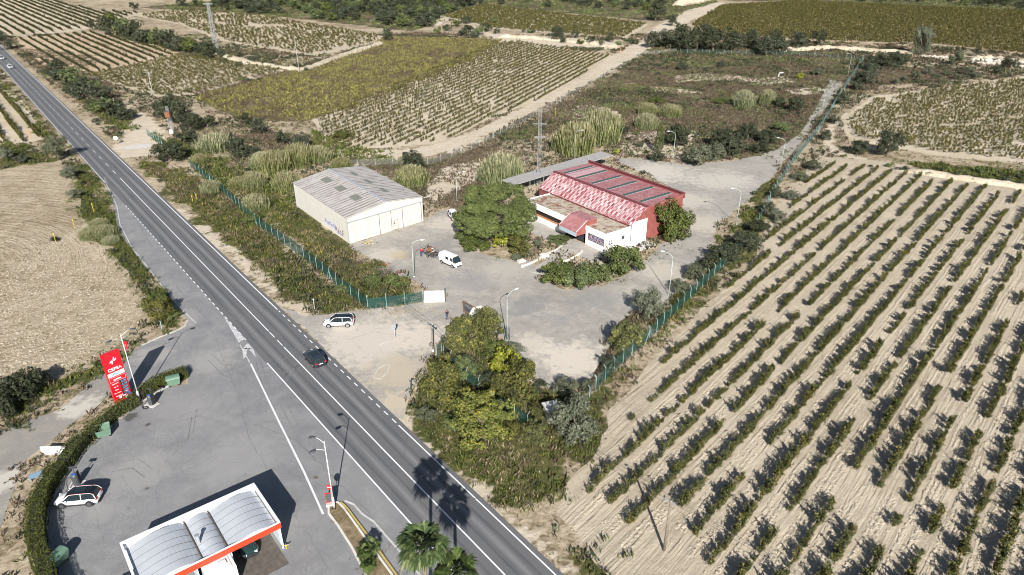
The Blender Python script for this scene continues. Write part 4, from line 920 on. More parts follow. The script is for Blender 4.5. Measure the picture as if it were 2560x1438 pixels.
def vacuum(u, v, yaw, label):
    x, y = P(u, v); t = thing('vacuum_station', label, 'vacuum station', (x, y, 0), yaw, 'car vacuum stations on the forecourt')
    m = MB(); m.cbox((0, 0, .06), (1.5, 1.1, .12)); m.build('plinth', M['concrete'], t)
    m = MB(); m.tube([(0, 0, .12), (0, 0, 1.35), (0, 0, 1.5)], [.36, .36, .28], 14); m.build('tank', M['steel_dark'], t, False)
    m = MB(); m.cbox((.32, .1, .9), (.12, .5, 1.7)); m.build('control_panel', M['black'], t)
    m = MB(); m.cbox((0, .2, 2.25), (.75, .08, .4), 0, 0, .5); m.tube([(0, .22, 1.4), (0, .22, 2.1)], .04, 5); m.build('sign_board', M['steel_dark'], t)
    m = MB(); m.tube([(-.3, -.2, 1.2), (-.5, -.5, 1.5), (-.6, -.8, .8), (-.5, -1.0, .16), (-.1, -1.2, .16), (.3, -1.0, .16), (.2, -.7, .16), (-.2, -.75, .2)], .05, 6); m.build('hose', M['black'], t, True)
    m = MB(); m.cbox((0, -.05, 1.52), (.4, .3, .06)); m.build('blue_cap', M['blue'], t)
vacuum(380, 1012, R(-25), 'dark vacuum station with coiled hose beneath the price totem')
vacuum(194, 1212, R(10), 'dark vacuum station directly behind the parked white and black SUV')
x, y = P(92, 1195); t = thing('pallet', 'blue slatted pallet lying on the rough ground outside the hedge', 'pallet', (x, y, 0), R(32)); 
M['palletblue'] = plain('faded_blue_slats', (.2, .3, .4), .6); m = MB()
for k in range(5): m.cbox((0, -.4 + .2 * k, .42), (1.3, .14, .04))
m.build('slats', M['palletblue'], t); m = MB(); m.cbox((-.5, 0, .2), (.08, .9, .4)); m.cbox((.5, 0, .2), (.08, .9, .4)); m.build('runners', M['palletblue'], t)
p0, p1 = P(108, 1137), P(152, 1136); t = thing('low_wall', 'white painted low wall sticking out from the hedge over the service track', 'wall', (*p0, 0), math.atan2(p1[1] - p0[1], p1[0] - p0[0]))
m = MB(); m.box(0, 2.9, -.1, .1, 0, 1.15); m.build('wall_face', M['white'], t)
# road delineators and far hydrant-like bits
x, y = P(318, 872); m = MB(); m.tube([(0, 0, 0), (0, 0, .9)], .08, 8); m.cbox((0, 0, 1.0), (.5, .35, .35)); o = m.build('red_post_box', M['red']); o.location = (x, y, 0); tag(o, 'small red hydrant-like box in the dry weeds above the totem', 'hydrant')
x, y = P(407, 830); t = thing('marker_post', 'green slim marker post at the field corner bush', 'marker post', (x, y, 0)); m = MB(); m.tube([(0, 0, 0), (0, 0, 1.8)], .05, 6); m.build('post', M['post_g'], t); m = MB(); m.tube([(0, 0, 1.8), (0, 0, 1.9)], .07, 6); m.build('cap', M['post_g'], t)
# ------------------------------------------------------------------ warehouse (local frame a: along front, b: to the back)
wA = np.array(P(874, 610)); wB = np.array(P(1058, 553)); wC = np.array(P(743, 516)); WA = float(np.linalg.norm(wB - wA)); WB = float(np.linalg.norm(wC - wA))
ea = (wB - wA) / WA; eb = (wC - wA) / WB
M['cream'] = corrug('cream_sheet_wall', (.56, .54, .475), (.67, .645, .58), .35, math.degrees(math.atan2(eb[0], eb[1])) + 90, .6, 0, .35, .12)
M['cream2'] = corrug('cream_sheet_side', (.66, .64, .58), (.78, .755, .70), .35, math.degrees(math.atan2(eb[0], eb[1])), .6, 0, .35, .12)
def roofmat():
    m, nt, b = nodes('weathered_fibre_roof'); v = coords(nt); aza = math.degrees(math.atan2(ea[0], ea[1]))
    vv = mapped(nt, v, R(aza)); sx = N(nt, 'SeparateXYZ'); L(nt, vv, sx.inputs[0])
    big = math_(nt, 'MULTIPLY_ADD', math_(nt, 'SINE', math_(nt, 'MULTIPLY', sx.outputs[0], 2 * pi / 1.1)), .5, .5)
    sm = math_(nt, 'MULTIPLY_ADD', math_(nt, 'SINE', math_(nt, 'MULTIPLY', sx.outputs[0], 2 * pi / .23)), .5, .5)
    st = noise(nt, mapped(nt, vv, 0, (1, .14, 1)), 1.1, 4, .6); n = noise(nt, v, .5, 5)
    c = ramp(nt, n, [(.35, (.40, .38, .365)), (.65, (.50, .478, .46))])
    c = mixc(nt, math_(nt, 'MULTIPLY', ramp(nt, big, [(.62, 0.), (.8, 1.)]), ramp(nt, st, [(.38, .15), (.56, .8)])), c, (.15, .11, .09))
    L(nt, c, b.inputs['Base Color']); b.inputs['Roughness'].default_value = .9; bump(nt, b, sm, .4, .04); return m
M['fibreroof'] = roofmat(); M['skylight_grey'] = plain('dirty_skylight', (.20, .205, .17), .5, 0, .2, 6)
M['gutter'] = plain('grey_ridge_cap', (.35, .38, .42), .5)
HE, HR = 5.35, 6.45
wh = thing('warehouse', 'cream metal warehouse with low pitched grey roof and sliding doors', 'warehouse', (*wA, 0))
TW = lambda a, b, z: (ea[0] * a + eb[0] * b, ea[1] * a + eb[1] * b, z)
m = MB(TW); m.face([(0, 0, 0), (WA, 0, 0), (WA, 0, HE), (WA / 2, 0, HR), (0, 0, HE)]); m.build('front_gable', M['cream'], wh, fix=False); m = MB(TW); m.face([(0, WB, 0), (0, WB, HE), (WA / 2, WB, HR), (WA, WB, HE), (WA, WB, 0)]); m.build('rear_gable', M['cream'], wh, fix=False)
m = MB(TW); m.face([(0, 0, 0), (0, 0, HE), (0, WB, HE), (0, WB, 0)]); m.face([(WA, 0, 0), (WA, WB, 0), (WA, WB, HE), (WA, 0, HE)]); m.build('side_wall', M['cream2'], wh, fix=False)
m = MB(TW)
for (a0, z0, a1, z1) in ((-.2, HE - .0, WA / 2, HR + .05), (WA / 2, HR + .05, WA + .2, HE)):
    m.hexa([(a0, -.25, z0), (a1, -.25, z1), (a1, WB + .25, z1), (a0, WB + .25, z0), (a0, -.25, z0 + .1), (a1, -.25, z1 + .1), (a1, WB + .25, z1 + .1), (a0, WB + .25, z0 + .1)])
rf = m.build('roof', M['fibreroof'], wh)
m = MB(TW); m.box(WA / 2 - .22, WA / 2 + .22, -.27, WB + .27, HR + .14, HR + .2); m.build('ridge_cap', M['gutter'], rf)
def roofz(a): return HE + .1 + (HR + .05 - HE) * (1 - abs(a - WA / 2) / (WA / 2)) + .012
for bb in (5.2, 12.2, 19.2):
    for a0 in (3.2, 11.8):
        m = MB(TW); a1 = a0 + 3.3; m.face([(a0, bb, roofz(a0)), (a1, bb, roofz(a1)), (a1, bb + 3.2, roofz(a1)), (a0, bb + 3.2, roofz(a0))]); m.build('skylight', M['skylight_grey'], rf)
m = MB(TW); m.box(-.05, WA + .05, -.32, -.02, HE - .95, HE - .85); m.build('door_rail', M['gutter'], wh)
xs_ = [.45, 7.0, 9.75, 12.5, WA - .45]
M['creamdoor'] = corrug('cream_door_sheet', (.55, .525, .46), (.66, .63, .56), .3, math.degrees(math.atan2(eb[0], eb[1])) + 90, .6, 0, .3, .15)
for i in range(4):
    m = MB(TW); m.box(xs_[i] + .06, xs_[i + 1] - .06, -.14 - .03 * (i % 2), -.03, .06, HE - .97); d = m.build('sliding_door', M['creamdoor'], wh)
    m = MB(TW); m.box(xs_[i + 1] - .07, xs_[i + 1] + .07, -.20, -.005, .05, HE - .97); m.build('door_gap', M['timber'], d)
    if i == 2:
        m = MB(TW)
        for z in (.1, 2.1): m.box(10.2, 11.3, -.19, -.17, z, z + .05)
        for a in (10.2, 11.28): m.box(a, a + .05, -.19, -.17, .1, 2.15)
        m.box(10.35, 10.6, -.2, -.17, 1.3, 1.7); m.build('wicket_frame', M['rust'], d)
m = MB(TW)
for a, b in ((-.02, -.03), (WA + .02, -.03), (-.02, WB + .03)): m.box(a - .06, a + .06, b - .06, b + .06, 0, HE)
m.build('corner_post', M['gutter'], wh)
m = MB(TW); m.tube([(WA, -.1, HE - .3), (WA + .9, -.5, HE - .1)], .04, 5); m.cbox((WA + 1.1, -.55, HE - .1), (.5, .2, .12)); m.build('wall_lamp', M['pole_white'], wh)
# graffiti strokes on the side wall
gm = [plain('graffiti_blue', (.22, .26, .50), .6), plain('graffiti_black', (.04, .04, .06), .6), plain('graffiti_orange', (.75, .42, .18), .6), plain('graffiti_white', (.8, .82, .88), .6), plain('graffiti_violet', (.35, .32, .60), .6)]
rng = random.Random(11)
def graffiti(TF, parent, a0, a1, z0, z1, n, cols, name='graffiti', lay=.006):
    mb = MB(TF); w = (a1 - a0) / n
    for k in range(n):
        ca = a0 + w * (k + .5); base = .02
        for q, cidx in enumerate(cols):
            pts = [(ca + rng.uniform(-.5, .5) * w, rng.uniform(z0, z1)) for _ in range(5)]
            if q == 0: pts = [(ca + .55 * w * cos(t), (z0 + z1) / 2 + (z1 - z0) * .42 * sin(t)) for t in np.linspace(0, 2 * pi * rng.uniform(.6, 1), 9)]
            th = (z1 - z0) * (.06 if q else .09)
            for p, r in zip(pts, pts[1:]):
                d = np.array(r) - np.array(p); l = np.linalg.norm(d) + 1e-6; nn = np.array([-d[1], d[0]]) / l * th / 2; e = d / l * th * .3
                off = base + lay * (q + 1) + rng.random() * .004
                mb.face([(p[0] + nn[0] - e[0], -off, p[1] + nn[1] - e[1]), (r[0] + nn[0] + e[0], -off, r[1] + nn[1] + e[1]), (r[0] - nn[0] + e[0], -off, r[1] - nn[1] + e[1]), (p[0] - nn[0] - e[0], -off, p[1] - nn[1] - e[1])], cidx)
    return mb.build(name, gm, parent, fix=False)
TS = lambda b, o, z: TW(o, b, z)          # side wall: b along, o outward (negative)
graffiti(TS, wh, 5.6, 11.0, .9, 2.1, 8, [3, 4, 4, 0])
graffiti(TS, wh, 2.2, 6.0, .5, 2.0, 4, [3, 1, 2, 1, 0])
# ------------------------------------------------------------------ main building
bO = np.array(P(1511.5, 633.7)); er = az(53.3); eg = az(-37.2)
TB = lambda r, g, z: (er[0] * r + eg[0] * g, er[1] * r + eg[1] * g, z)
M['whitewall'] = plain('white_render', (.78, .78, .77), .8, 0, .06, 1)
M['redwall'] = corrug('red_sheet_wall', (.25, .075, .065), (.33, .12, .105), .32, 53.3 + 90, .5, 0, .5, .25)
M['redroof'] = corrug('red_sheet_roof', (.33, .125, .13), (.46, .25, .25), .42, 53.3, .45, 0, .5, .35, var=.35)
M['redtrim'] = plain('dark_red_trim', (.18, .045, .05), .45, 0, .1)
M['ribwhite'] = plain('whitish_rib', (.62, .54, .54), .6, 0, .1)
def mansard_mat():
    m, nt, b = nodes('peeled_red_sheet'); v = coords(nt, False); vv = mapped(nt, v, R(53.3)); sx = N(nt, 'SeparateXYZ'); L(nt, vv, sx.inputs[0])
    cz = N(nt, 'SeparateXYZ'); L(nt, v, cz.inputs[0]); gi = math_(nt, 'FLOOR', math_(nt, 'DIVIDE', sx.outputs[0], .575)); ri = math_(nt, 'FLOOR', math_(nt, 'DIVIDE', cz.outputs[2], .42))
    cc = N(nt, 'CombineXYZ'); L(nt, gi, cc.inputs[0]); L(nt, ri, cc.inputs[1]); wn_ = N(nt, 'TexWhiteNoise'); L(nt, cc.outputs[0], wn_.inputs['Vector'])
    n = noise(nt, v, .35, 4); fine = noise(nt, v, 4, 5, .7); chk = math_(nt, 'MODULO', math_(nt, 'ABSOLUTE', math_(nt, 'ADD', gi, ri)), 2.)
    f = math_(nt, 'ADD', math_(nt, 'ADD', math_(nt, 'MULTIPLY', wn_.outputs['Value'], .22), math_(nt, 'MULTIPLY', chk, .16)), math_(nt, 'ADD', math_(nt, 'MULTIPLY', n, .45), math_(nt, 'MULTIPLY', fine, .25)))
    c = ramp(nt, f, [(.36, (.25, .06, .07)), (.48, (.34, .13, .14)), (.62, (.48, .32, .33)), (.78, (.60, .50, .50))])
    L(nt, c, b.inputs['Base Color']); b.inputs['Roughness'].default_value = .55; return m
M['mansard'] = mansard_mat()
def flatroof_mat():
    m, nt, b = nodes('rust_stained_flat_roof'); v = coords(nt, False); n = noise(nt, v, .8, 7, .75); n2 = noise(nt, v, .22, 3)
    f = math_(nt, 'ADD', math_(nt, 'MULTIPLY', n, .7), math_(nt, 'MULTIPLY', n2, .3))
    c = ramp(nt, f, [(.36, (.20, .08, .06)), (.455, (.28, .15, .11)), (.49, (.38, .33, .26)), (.62, (.50, .46, .38))])
    L(nt, c, b.inputs['Base Color']); b.inputs['Roughness'].default_value = .9; bump(nt, b, n, .4, .05); return m
M['flatroof'] = flatroof_mat(); M['skygreen'] = plain('green_skylight_sheet', (.04, .095, .085), .8, 0, .3, 3)
M['shade'] = plain('dark_recess_glass', (.03, .035, .04), .2); M['orangewood'] = plain('orange_timber_sill', (.50, .22, .09), .7, 0, .2, 3)
M['fascia_shade'] = plain('shaded_fascia_tone', (.42, .50, .56), .5)  # blue-grey colour carries the shade on the porch front
mbd = thing('service_building', 'white building with rust-stained flat roof, peeling red mansard and long red metal roof', 'building', (*bO, 0))
FL, FD, FZ = 24.0, 6.4, 3.85
m = MB(TB)      # front block walls
m.box(0, .2, 11.2, FL, 0, 1.25)              # low front wall left part
m.box(0, .22, 11.2, FL, 2.65, FZ)            # band over the window
m.box(0, .22, 5.4, 11.2, 2.95, FZ - .003)
m.box(.003, .22, 0, 5.4, 2.65, FZ - .006); m.box(0, .2, 0, 5.4, 0, 1.15); m.box(0.002, .2, 4.9, 5.4, 1.15, 2.65); m.box(.01, .2, 0, .35, 1.15, 2.65)
m.box(.22, FD, 0, .22, 0, FZ - .002); m.box(.2, FD, FL - .22, FL, 0, FZ - .004)
m.box(FD, 11, 0.003, .25, 0, 4.55); m.hexa([(FD - .02, 0.001, FZ - .3), (FD + .05, .001, FZ - .3), (FD + .05, .24, FZ - .3), (FD - .02, .24, FZ - .3), (FD - .02, 0.001, 4.3), (FD + .05, .001, 4.5), (FD + .05, .24, 4.5), (FD - .02, .24, 4.3)])
m.build('white_wall', M['whitewall'], mbd)
m = MB(TB); m.box(.22, FD + .05, .22, FL - .22, FZ - .28, FZ - .16); fr = m.build('flat_roof', M['flatroof'], mbd)
m = MB(TB)
for g in (4.5, 9, 13.5, 18): m.box(.3, FD - .2, g - .05, g + .05, FZ - .16, FZ - .13)
m.box(3.2, 3.3, .4, FL - .4, FZ - .16, FZ - .128); m.build('roof_seam', M['rust'], fr)
m = MB(TB); m.box(2.6, 4.6, 9.6, 12.2, FZ - .158, FZ - .13); m.build('dark_patch', plain('dark_red_patch', (.16, .06, .06), .8, 0, .3, 3), fr)
m = MB(TB); m.box(1.0, 1.05, 5.4, FL - .3, .0, 2.9); m.box(1.6, 1.65, .3, 5.4, .0, 2.9); m.build('inner_wall', M['shade'], mbd)
m = MB(TB); m.box(.2, 1.0, 11.2, FL - .3, 1.1, 1.17); m.build('window_sill', M['orangewood'], mbd)
m = MB(TB); m.box(.12, .16, .4, 4.85, 1.15, 2.65); gwin = m.build('front_window', plain('dusty_window', (.13, .12, .12), .5, 0, .4, 3), mbd)
TG = lambda g, o, z: TB(.12 + o, g, z); graffiti(TG, gwin, .5, 4.7, 1.25, 2.5, 5, [4, 2, 1, 4], 'window_graffiti')
# entrance porch, red mono-pitch
PZ = 4.75
m = MB(TB); m.box(.25, 2.9, 5.5, 10.4, FZ - .16, PZ - .06); m.build('porch_box', M['redwall'], mbd)
m = MB(TB); m.hexa([(.25, 5.4, PZ - .05), (3.0, 5.4, PZ - .05), (3.0, 10.5, PZ - .05), (.25, 10.5, PZ - .05), (.25, 5.4, PZ + .05), (3.0, 5.4, PZ + .05), (3.0, 10.5, PZ + .05), (.25, 10.5, PZ + .05)]);
m.hexa([(-2.4, 5.4, 2.95), (.25, 5.4, PZ - .05), (.25, 10.5, PZ - .05), (-2.4, 10.5, 2.95), (-2.4, 5.4, 3.07), (.25, 5.4, PZ + .05), (.25, 10.5, PZ + .05), (-2.4, 10.5, 3.07)]); m.build('porch_roof', M['redroof'], mbd)
m = MB(TB)
for g in (5.38, 10.32): m.hexa([(-2.42, g, 3.08), (.25, g, PZ + .06), (.25, g + .16, PZ + .06), (-2.42, g + .16, 3.08), (-2.42, g, 3.12), (.25, g, PZ + .1), (.25, g + .16, PZ + .1), (-2.42, g + .16, 3.12)])
m.build('porch_edge', M['ribwhite'], mbd)
m = MB(TB); m.hexa([(-2.3, 5.5, 2.2), (.2, 5.5, 2.2), (.2, 5.6, 2.2), (-2.3, 5.6, 2.2), (-2.3, 5.5, 2.95), (.2, 5.5, PZ - .1), (.2, 5.6, PZ - .1), (-2.3, 5.6, 2.95)]); m.build('porch_cheek', M['redwall'], mbd); m = MB(TB); m.hexa([(-2.3, 10.3, 2.2), (.2, 10.3, 2.2), (.2, 10.4, 2.2), (-2.3, 10.4, 2.2), (-2.3, 10.3, 2.95), (.2, 10.3, PZ - .1), (.2, 10.4, PZ - .1), (-2.3, 10.4, 2.95)]); m.build('porch_cheek', M['redwall'], mbd)
m = MB(TB); m.box(-2.38, -2.3, 5.5, 10.4, 2.1, 2.93); m.build('porch_fascia', M['fascia_shade'], mbd)
m = MB(TB); m.box(.3, .36, 6.2, 9.8, .05, 2.5); m.build('entrance_door', M['shade'], mbd)
# main hall
HL = 27.6; R0, R1, R2 = 6.45, 10.7, 20.9; Z0, Z1, Z2 = 4.15, 6.85, 7.0
m = MB(TB)
m.face([(R0 + .1, .02, 0), (R2, .02, 0), (R2, .02, Z2), (R1, .02, Z1), (R0 + .1, .02, Z0)]); m.face([(R0 + .1, HL, 0), (R0 + .1, HL, Z0), (R1, HL, Z1), (R2, HL, Z2), (R2, HL, 0)])
m.face([(R2, .02, 0), (R2, HL, 0), (R2, HL, Z2), (R2, .02, Z2)]); m.face([(R0 + .1, .02, 0), (R0 + .1, .02, Z0), (R0 + .1, HL, Z0), (R0 + .1, HL, 0)]); m.build('red_wall', M['redwall'], mbd, fix=False)
m = MB(TB); m.hexa([(R0 - .15, -.15, Z0 - .12), (R1, -.15, Z1), (R1, HL + .1, Z1), (R0 - .15, HL + .1, Z0 - .12), (R0 - .15, -.15, Z0), (R1, -.15, Z1 + .1), (R1, HL + .1, Z1 + .1), (R0 - .15, HL + .1, Z0)]); ms = m.build('mansard_slope', M['mansard'], mbd)
sl_ = (Z1 - Z0) / (R1 - R0 + .15)
for k in range(24):
    g = .8 + k * (HL - 1.8) / 23; m = MB(TB); ra, rb = R0 + .15, R1 - .5 - (.3 if k % 3 else 0); za = Z0 + (ra - R0 + .15) * sl_; zb_ = Z0 + (rb - R0 + .15) * sl_
    m.hexa([(ra, g, za), (rb, g, zb_ + .02), (rb, g + .09, zb_ + .02), (ra, g + .09, za), (ra, g, za + .08), (rb, g, zb_ + .10), (rb, g + .09, zb_ + .10), (ra, g + .09, za + .08)]); m.build('rib', M['ribwhite'], ms)
m = MB(TB); m.hexa([(R1, -.1, Z1), (R2, -.1, Z2 - .1), (R2, HL + .05, Z2 - .1), (R1, HL + .05, Z1), (R1, -.1, Z1 + .09), (R2, -.1, Z2), (R2, HL + .05, Z2), (R1, HL + .05, Z1 + .09)]); mr = m.build('main_roof', M['redroof'], mbd)
m = MB(TB); m.box(R1 - .35, R1 + .35, -.2, HL + .15, Z1 + .1, Z1 + .2); m.build('ridge_flashing', M['redtrim'], mr)
m = MB(TB); m.box(R2 - .02, R2 + .25, -.2, HL + .15, Z2 - .5, Z2 + .55); m.box(R2 - .25, R2 + .3, -.2, HL + .15, Z2 + .551, Z2 + .62); m.build('parapet', M['redtrim'], mbd)
m = MB(TB); m.hexa([(R1 + .4, -.12, Z1 + .09), (R2, -.12, Z2), (R2, .03, Z2), (R1 + .4, .03, Z1 + .09), (R1 + .4, -.12, Z1 + .2), (R2, -.12, Z2 + .5), (R2, .03, Z2 + .5), (R1 + .4, .03, Z1 + .2)]); m.build('end_parapet', M['redwall'], mbd)
for g in (2.4, 7.0, 11.6, 16.2, 20.8, 25.0):
    m = MB(TB); m.hexa([(R1 + .9, g, Z1 + .10), (R2 - .8, g, Z2 + .0), (R2 - .8, g + .75, Z2 + .0), (R1 + .9, g + .75, Z1 + .10), (R1 + .9, g, Z1 + .14), (R2 - .8, g, Z2 + .05), (R2 - .8, g + .75, Z2 + .05), (R1 + .9, g + .75, Z1 + .14)]); m.build('skylight_strip', M['skygreen'], mr)
    m = MB(TB); m.hexa([(R1 + .9, g - .12, Z1 + .1), (R2 - .8, g - .12, Z2), (R2 - .8, g - .07, Z2), (R1 + .9, g - .07, Z1 + .1), (R1 + .9, g - .12, Z1 + .16), (R2 - .8, g - .12, Z2 + .07), (R2 - .8, g - .07, Z2 + .07), (R1 + .9, g - .07, Z1 + .16)]); m.build('flashing', M['galv'], mr)
m = MB(TB); m.box(R1 + .2, R2 - .2, 22.0, 24.2, Z1 + .095, Z2 + .012); m.build('pale_sheet', plain('faded_pink_sheet', (.50, .33, .34), .5), mr)
# fittings on the white side wall
m = MB(TB); m.box(3.9, 4.9, -.35, -.01, 1.9, 2.7); ac = m.build('air_conditioner', M['greypaint'], mbd); m = MB(TB); m.box(4.0, 4.5, -.36, -.352, 2.0, 2.6); m.build('fan_grille', M['black'], ac)
m = MB(TB); m.box(6.6, 6.7, -.08, -.01, .2, 4.1); m.build('downpipe', M['steel_dark'], mbd)
m = MB(TB)
for r in (1.0, 1.5): m.box(r, r + .08, -.06, -.01, 1.6, 2.4); m.box(r, r + .3, -.2, -.01, 1.55, 1.62)
m.build('bracket', M['black'], mbd)
TR = lambda r, o, z: TB(r, o, z)
graffiti(TR, mbd, .05, .9, .9, 2.1, 2, [2, 0, 1, 3], 'corner_graffiti')
m = MB(TB); m.box(-.02, 11.05, -.03, .24, 4.553, 4.6) if False else None
m = MB(TB); m.prism([(5, -3.2), (10.6, -3.2), (10.6, -.05), (5, -.05)], 0, .12); o = m.build('side_slab', M['concrete']); o.location = (*bO, 0); o['kind'] = 'structure'
for (r, g) in ((6.3, -1.9), (7.5, -1.4)):
    q = TB(r, g, 0); m = MB(); m.tube([(0, 0, .12), (0, 0, .15)], .42, 18); o = m.build('manhole_cover', M['rust']); o.location = (bO[0] + q[0], bO[1] + q[1], 0); tag(o, 'round rusty manhole cover on the slab, ' + ('nearer the white wall corner' if r < 7 else 'nearer the ivy-covered tree'), 'manhole cover')
m = MB(TB); m.box(-4.6, -.02, -1.5, 24, 0.02, .1); m.box(-4.3, -2.6, 5, 11, .1, .12); o = m.build('paving', earth('old_paving', [(.35, (.30, .28, .25)), (.5, (.40, .375, .335)), (.65, (.46, .43, .38))], .2, 3, .3, .03)); o.location = (*bO, 0); o['kind'] = 'structure'
# grey shed roof behind
cA = np.array(P(1254.5, 450, 3.3)); cB = np.array(P(1282, 464, 3.3)); cC = np.array(P(1534, 388, 3.3)); cD = np.array(P(1500, 379, 3.3))
sh = thing('long_canopy', 'long flat grey canopy roof behind the red-roofed building', 'canopy', (*cA, 0))
M['greysheet'] = corrug('grey_sheet_roof', (.34, .33, .32), (.46, .44, .42), .4, math.degrees(math.atan2(*(cC - cB))) + 90, .7, 0, .3, .2)
pg = [tuple(q - cA) for q in (cA, cB, cC, cD)]
m = MB(); m.prism(pg, 3.18, 3.32); m.build('roof', M['greysheet'], sh)
for k in range(8):
    for fr_ in (.12, .88):
        p = (cA + (cD - cA) * (k + .3) / 7.8) * (1 - fr_) + (cB + (cC - cB) * (k + .3) / 7.8) * fr_ - cA; m = MB(); m.tube([(*p, 0), (*p, 3.18)], .08, 6); m.build('post', M['galv'], sh)
# garden steps and white curved walls
def lowwall(pts, w, h, lb, mat='whiteconc', name='low_wall'):
    pw = [np.array(p) for p in pts]; t = thing(name, lb, 'wall', (*pw[0], 0)); m = MB(); r = []
    for i, p in enumerate(pw):
        d = pw[min(i + 1, len(pw) - 1)] - pw[max(i - 1, 0)]; d /= np.linalg.norm(d); n = np.array([-d[1], d[0]]) * w / 2; q = p - pw[0]; hh = h * (.75 + .25 * i / len(pw))
        r.append([(*(q - n), 0), (*(q + n), 0), (*(q + n), hh), (*(q - n), hh)])
    m.loft(r); m.build('wall_body', M[mat], t); e = MB(); q = pw[0] - pw[0]; e.cbox((0, 0, h * .5), (w * 1.8, w * 1.8, h * 1.05)); e.build('end_block', M[mat], t); return t
lowwall(poly([(1306,668),(1322,662),(1338,655),(1352,646),(1368,637),(1390,628),(1405,618),(1413,606)]), .22, .45, 'white curved garden wall on the left side of the steps')
lowwall(poly([(1352,675),(1370,668),(1392,660),(1412,655),(1435,645),(1450,636),(1456,628)]), .22, .4, 'white curved garden wall on the right side of the steps')
x, y = P(1360, 643); m = MB(); m.cbox((0, 0, .3), (1.6, 1.0, .6), .4); m.cbox((-.2, .1, .65), (.7, .5, .15), .9); o = m.build('concrete_block', M['whiteconc']); o.location = (x, y, 0); tag(o, 'broken white concrete block at the top of the left garden wall', 'block')
x, y = P(1303, 655); m = MB(); m.cbox((0, 0, .2), (1.4, .8, .4), .5); m.cbox((.2, .1, .45), (.6, .5, .12), 1.1); o = m.build('concrete_block', M['whiteconc']); o.location = (x, y, 0); tag(o, 'low white concrete lump at the lower end of the left garden wall', 'block')
st0, st1 = np.array(P(1437, 612)), np.array(P(1345, 685)); n_ = 9; m = MB(); dd = (st1 - st0) / np.linalg.norm(st1 - st0); nn = np.array([-dd[1], dd[0]])
for k in range(n_):
    c = st0 + (st1 - st0) * (k + .5) / n_; m.cbox((c[0], c[1], .28 - .028 * k), (3.2, np.linalg.norm(st1 - st0) / n_ * .96, .09), math.atan2(nn[1], nn[0]))
tag(m.build('garden_steps', bpy.data.materials['old_paving']), kind='structure')
# ------------------------------------------------------------------ car wash
kO = np.array(P(707.6, 1371)); ku = az(51.3 + 180); kv = az(-38.7)      # u: to the left along the front, v: to the back
TC = lambda u, v, z: (ku[0] * u + kv[0] * v, ku[1] * u + kv[1] * v, z)
M['washroof'] = plain('brushed_sheet_roof', (.56, .59, .63), .42, .25, .08, .8); M['seam'] = plain('roof_seam_dark', (.10, .085, .07), .7); M['redfascia'] = plain('orange_red_fascia', (.62, .055, .02), .35, 0, .04)
M['wet'] = plain('wet_dark_concrete', (.13, .115, .10), .4, 0, .35, 2)
cw = thing('car_wash', 'car wash bays with white-edged arched metal roof and orange-red fascia', 'car wash', (*kO, 0))
KW, KD, KZ = 12.25, 6.4, 3.1
m = MB(TC); m.box(-.2, KW, -.22, .0, KZ - .3, KZ + .36); m.build('front_fascia', M['redfascia'], cw)
m = MB(TC); m.box(-.2, KW, -.2, -.02, KZ + .361, KZ + .42); m.box(-.2, .0, .002, KD + .25, KZ - .12, KZ + .42); m.box(.0, KW, KD, KD + .25, KZ - .12, KZ + .46); m.box(KW, KW + .2, -.2, KD + .25, KZ - .12, KZ + .44); m.box(-.2, 0, .0, KD + .25, KZ + .42, KZ + .46); m.box(0, KW, KD - .55, KD, KZ + .05, KZ + .12); m.build('white_parapet', M['white'], cw)
segs = [(.1, 4.75, .5), (4.75, 7.0, .32), (7.0, KW - .1, .55)]
for (u0, u1, hh) in segs:
    m = MB(TC); n = 14; r0 = []; r1 = []
    prof = [(u0 + (u1 - u0) * k / n, KZ + .03 + hh * sin(pi * (k / n) ** .85)) for k in range(n + 1)]
    for (ua, za), (ub, zb_) in zip(prof, prof[1:]): m.face([(ua, .05, za), (ua, KD - .5, za), (ub, KD - .5, zb_), (ub, .05, zb_)])
    m.face([(u, .05, z) for u, z in prof]); m.face([(u, KD - .5, z) for u, z in reversed(prof)]); vr = m.build('arched_roof', M['washroof'], cw)
    m = MB(TC)
    for j in range(1, 6):
        v = .05 + (KD - .55) * j / 6; m.tube([(u, v, z + .01) for u, z in prof], .022, 4)
    m.build('roof_seam', M['seam'], vr)
m = MB(TC)
for u in (4.75, 7.0): m.box(u - .05, u + .05, .0, KD - .4, KZ + .05, KZ + .16)
m.build('valley_gutter', M['seam'], cw)
m = MB(TC); m.tube([(6.7, 2.2, KZ + .3), (6.7, 2.2, KZ + 1.2)], .16, 10); m.tube([(6.7, 2.2, KZ + 1.2), (6.7, 2.2, KZ + 1.3)], .22, 10); m.build('flue_pipe', M['galv'], cw)
m = MB(TC)
for u in (.0,): m.box(u - .1, u + .05, -.1, .1, 0, KZ - .12)
m.box(-.08, .04, .3, KD, .25, KZ - .13); m.box(4.55, 4.65, -.1, KD, 0, KZ - .13); m.box(7.6, 7.7, .1, KD, 0, KZ - .13); m.box(.05, KW, KD - .02, KD + .1, 0, KZ - .13); m.build('bay_wall', plain('blue_white_panel', (.55, .64, .70), .4), cw)
m = MB(TC); m.box(4.7, 7.3, -1.5, .5, 0, 2.3); m.build('kiosk', M['white'], cw); m = MB(TC); m.box(5.0, 7.0, -1.35, .2, 2.301, 2.36); m.build('kiosk_roof', M['lampglass'], cw)
m = MB(TC); m.box(5.3, 6.0, -.8, -.3, 2.361, 2.5); m.build('roof_hatch', M['white'], cw)
m = MB(TC); m.prism([(.3, -2.2), (4.4, -2.2), (4.4, KD - .1), (.3, KD - .1)], .028, .05); m.build('bay_floor', M['wet'], cw)
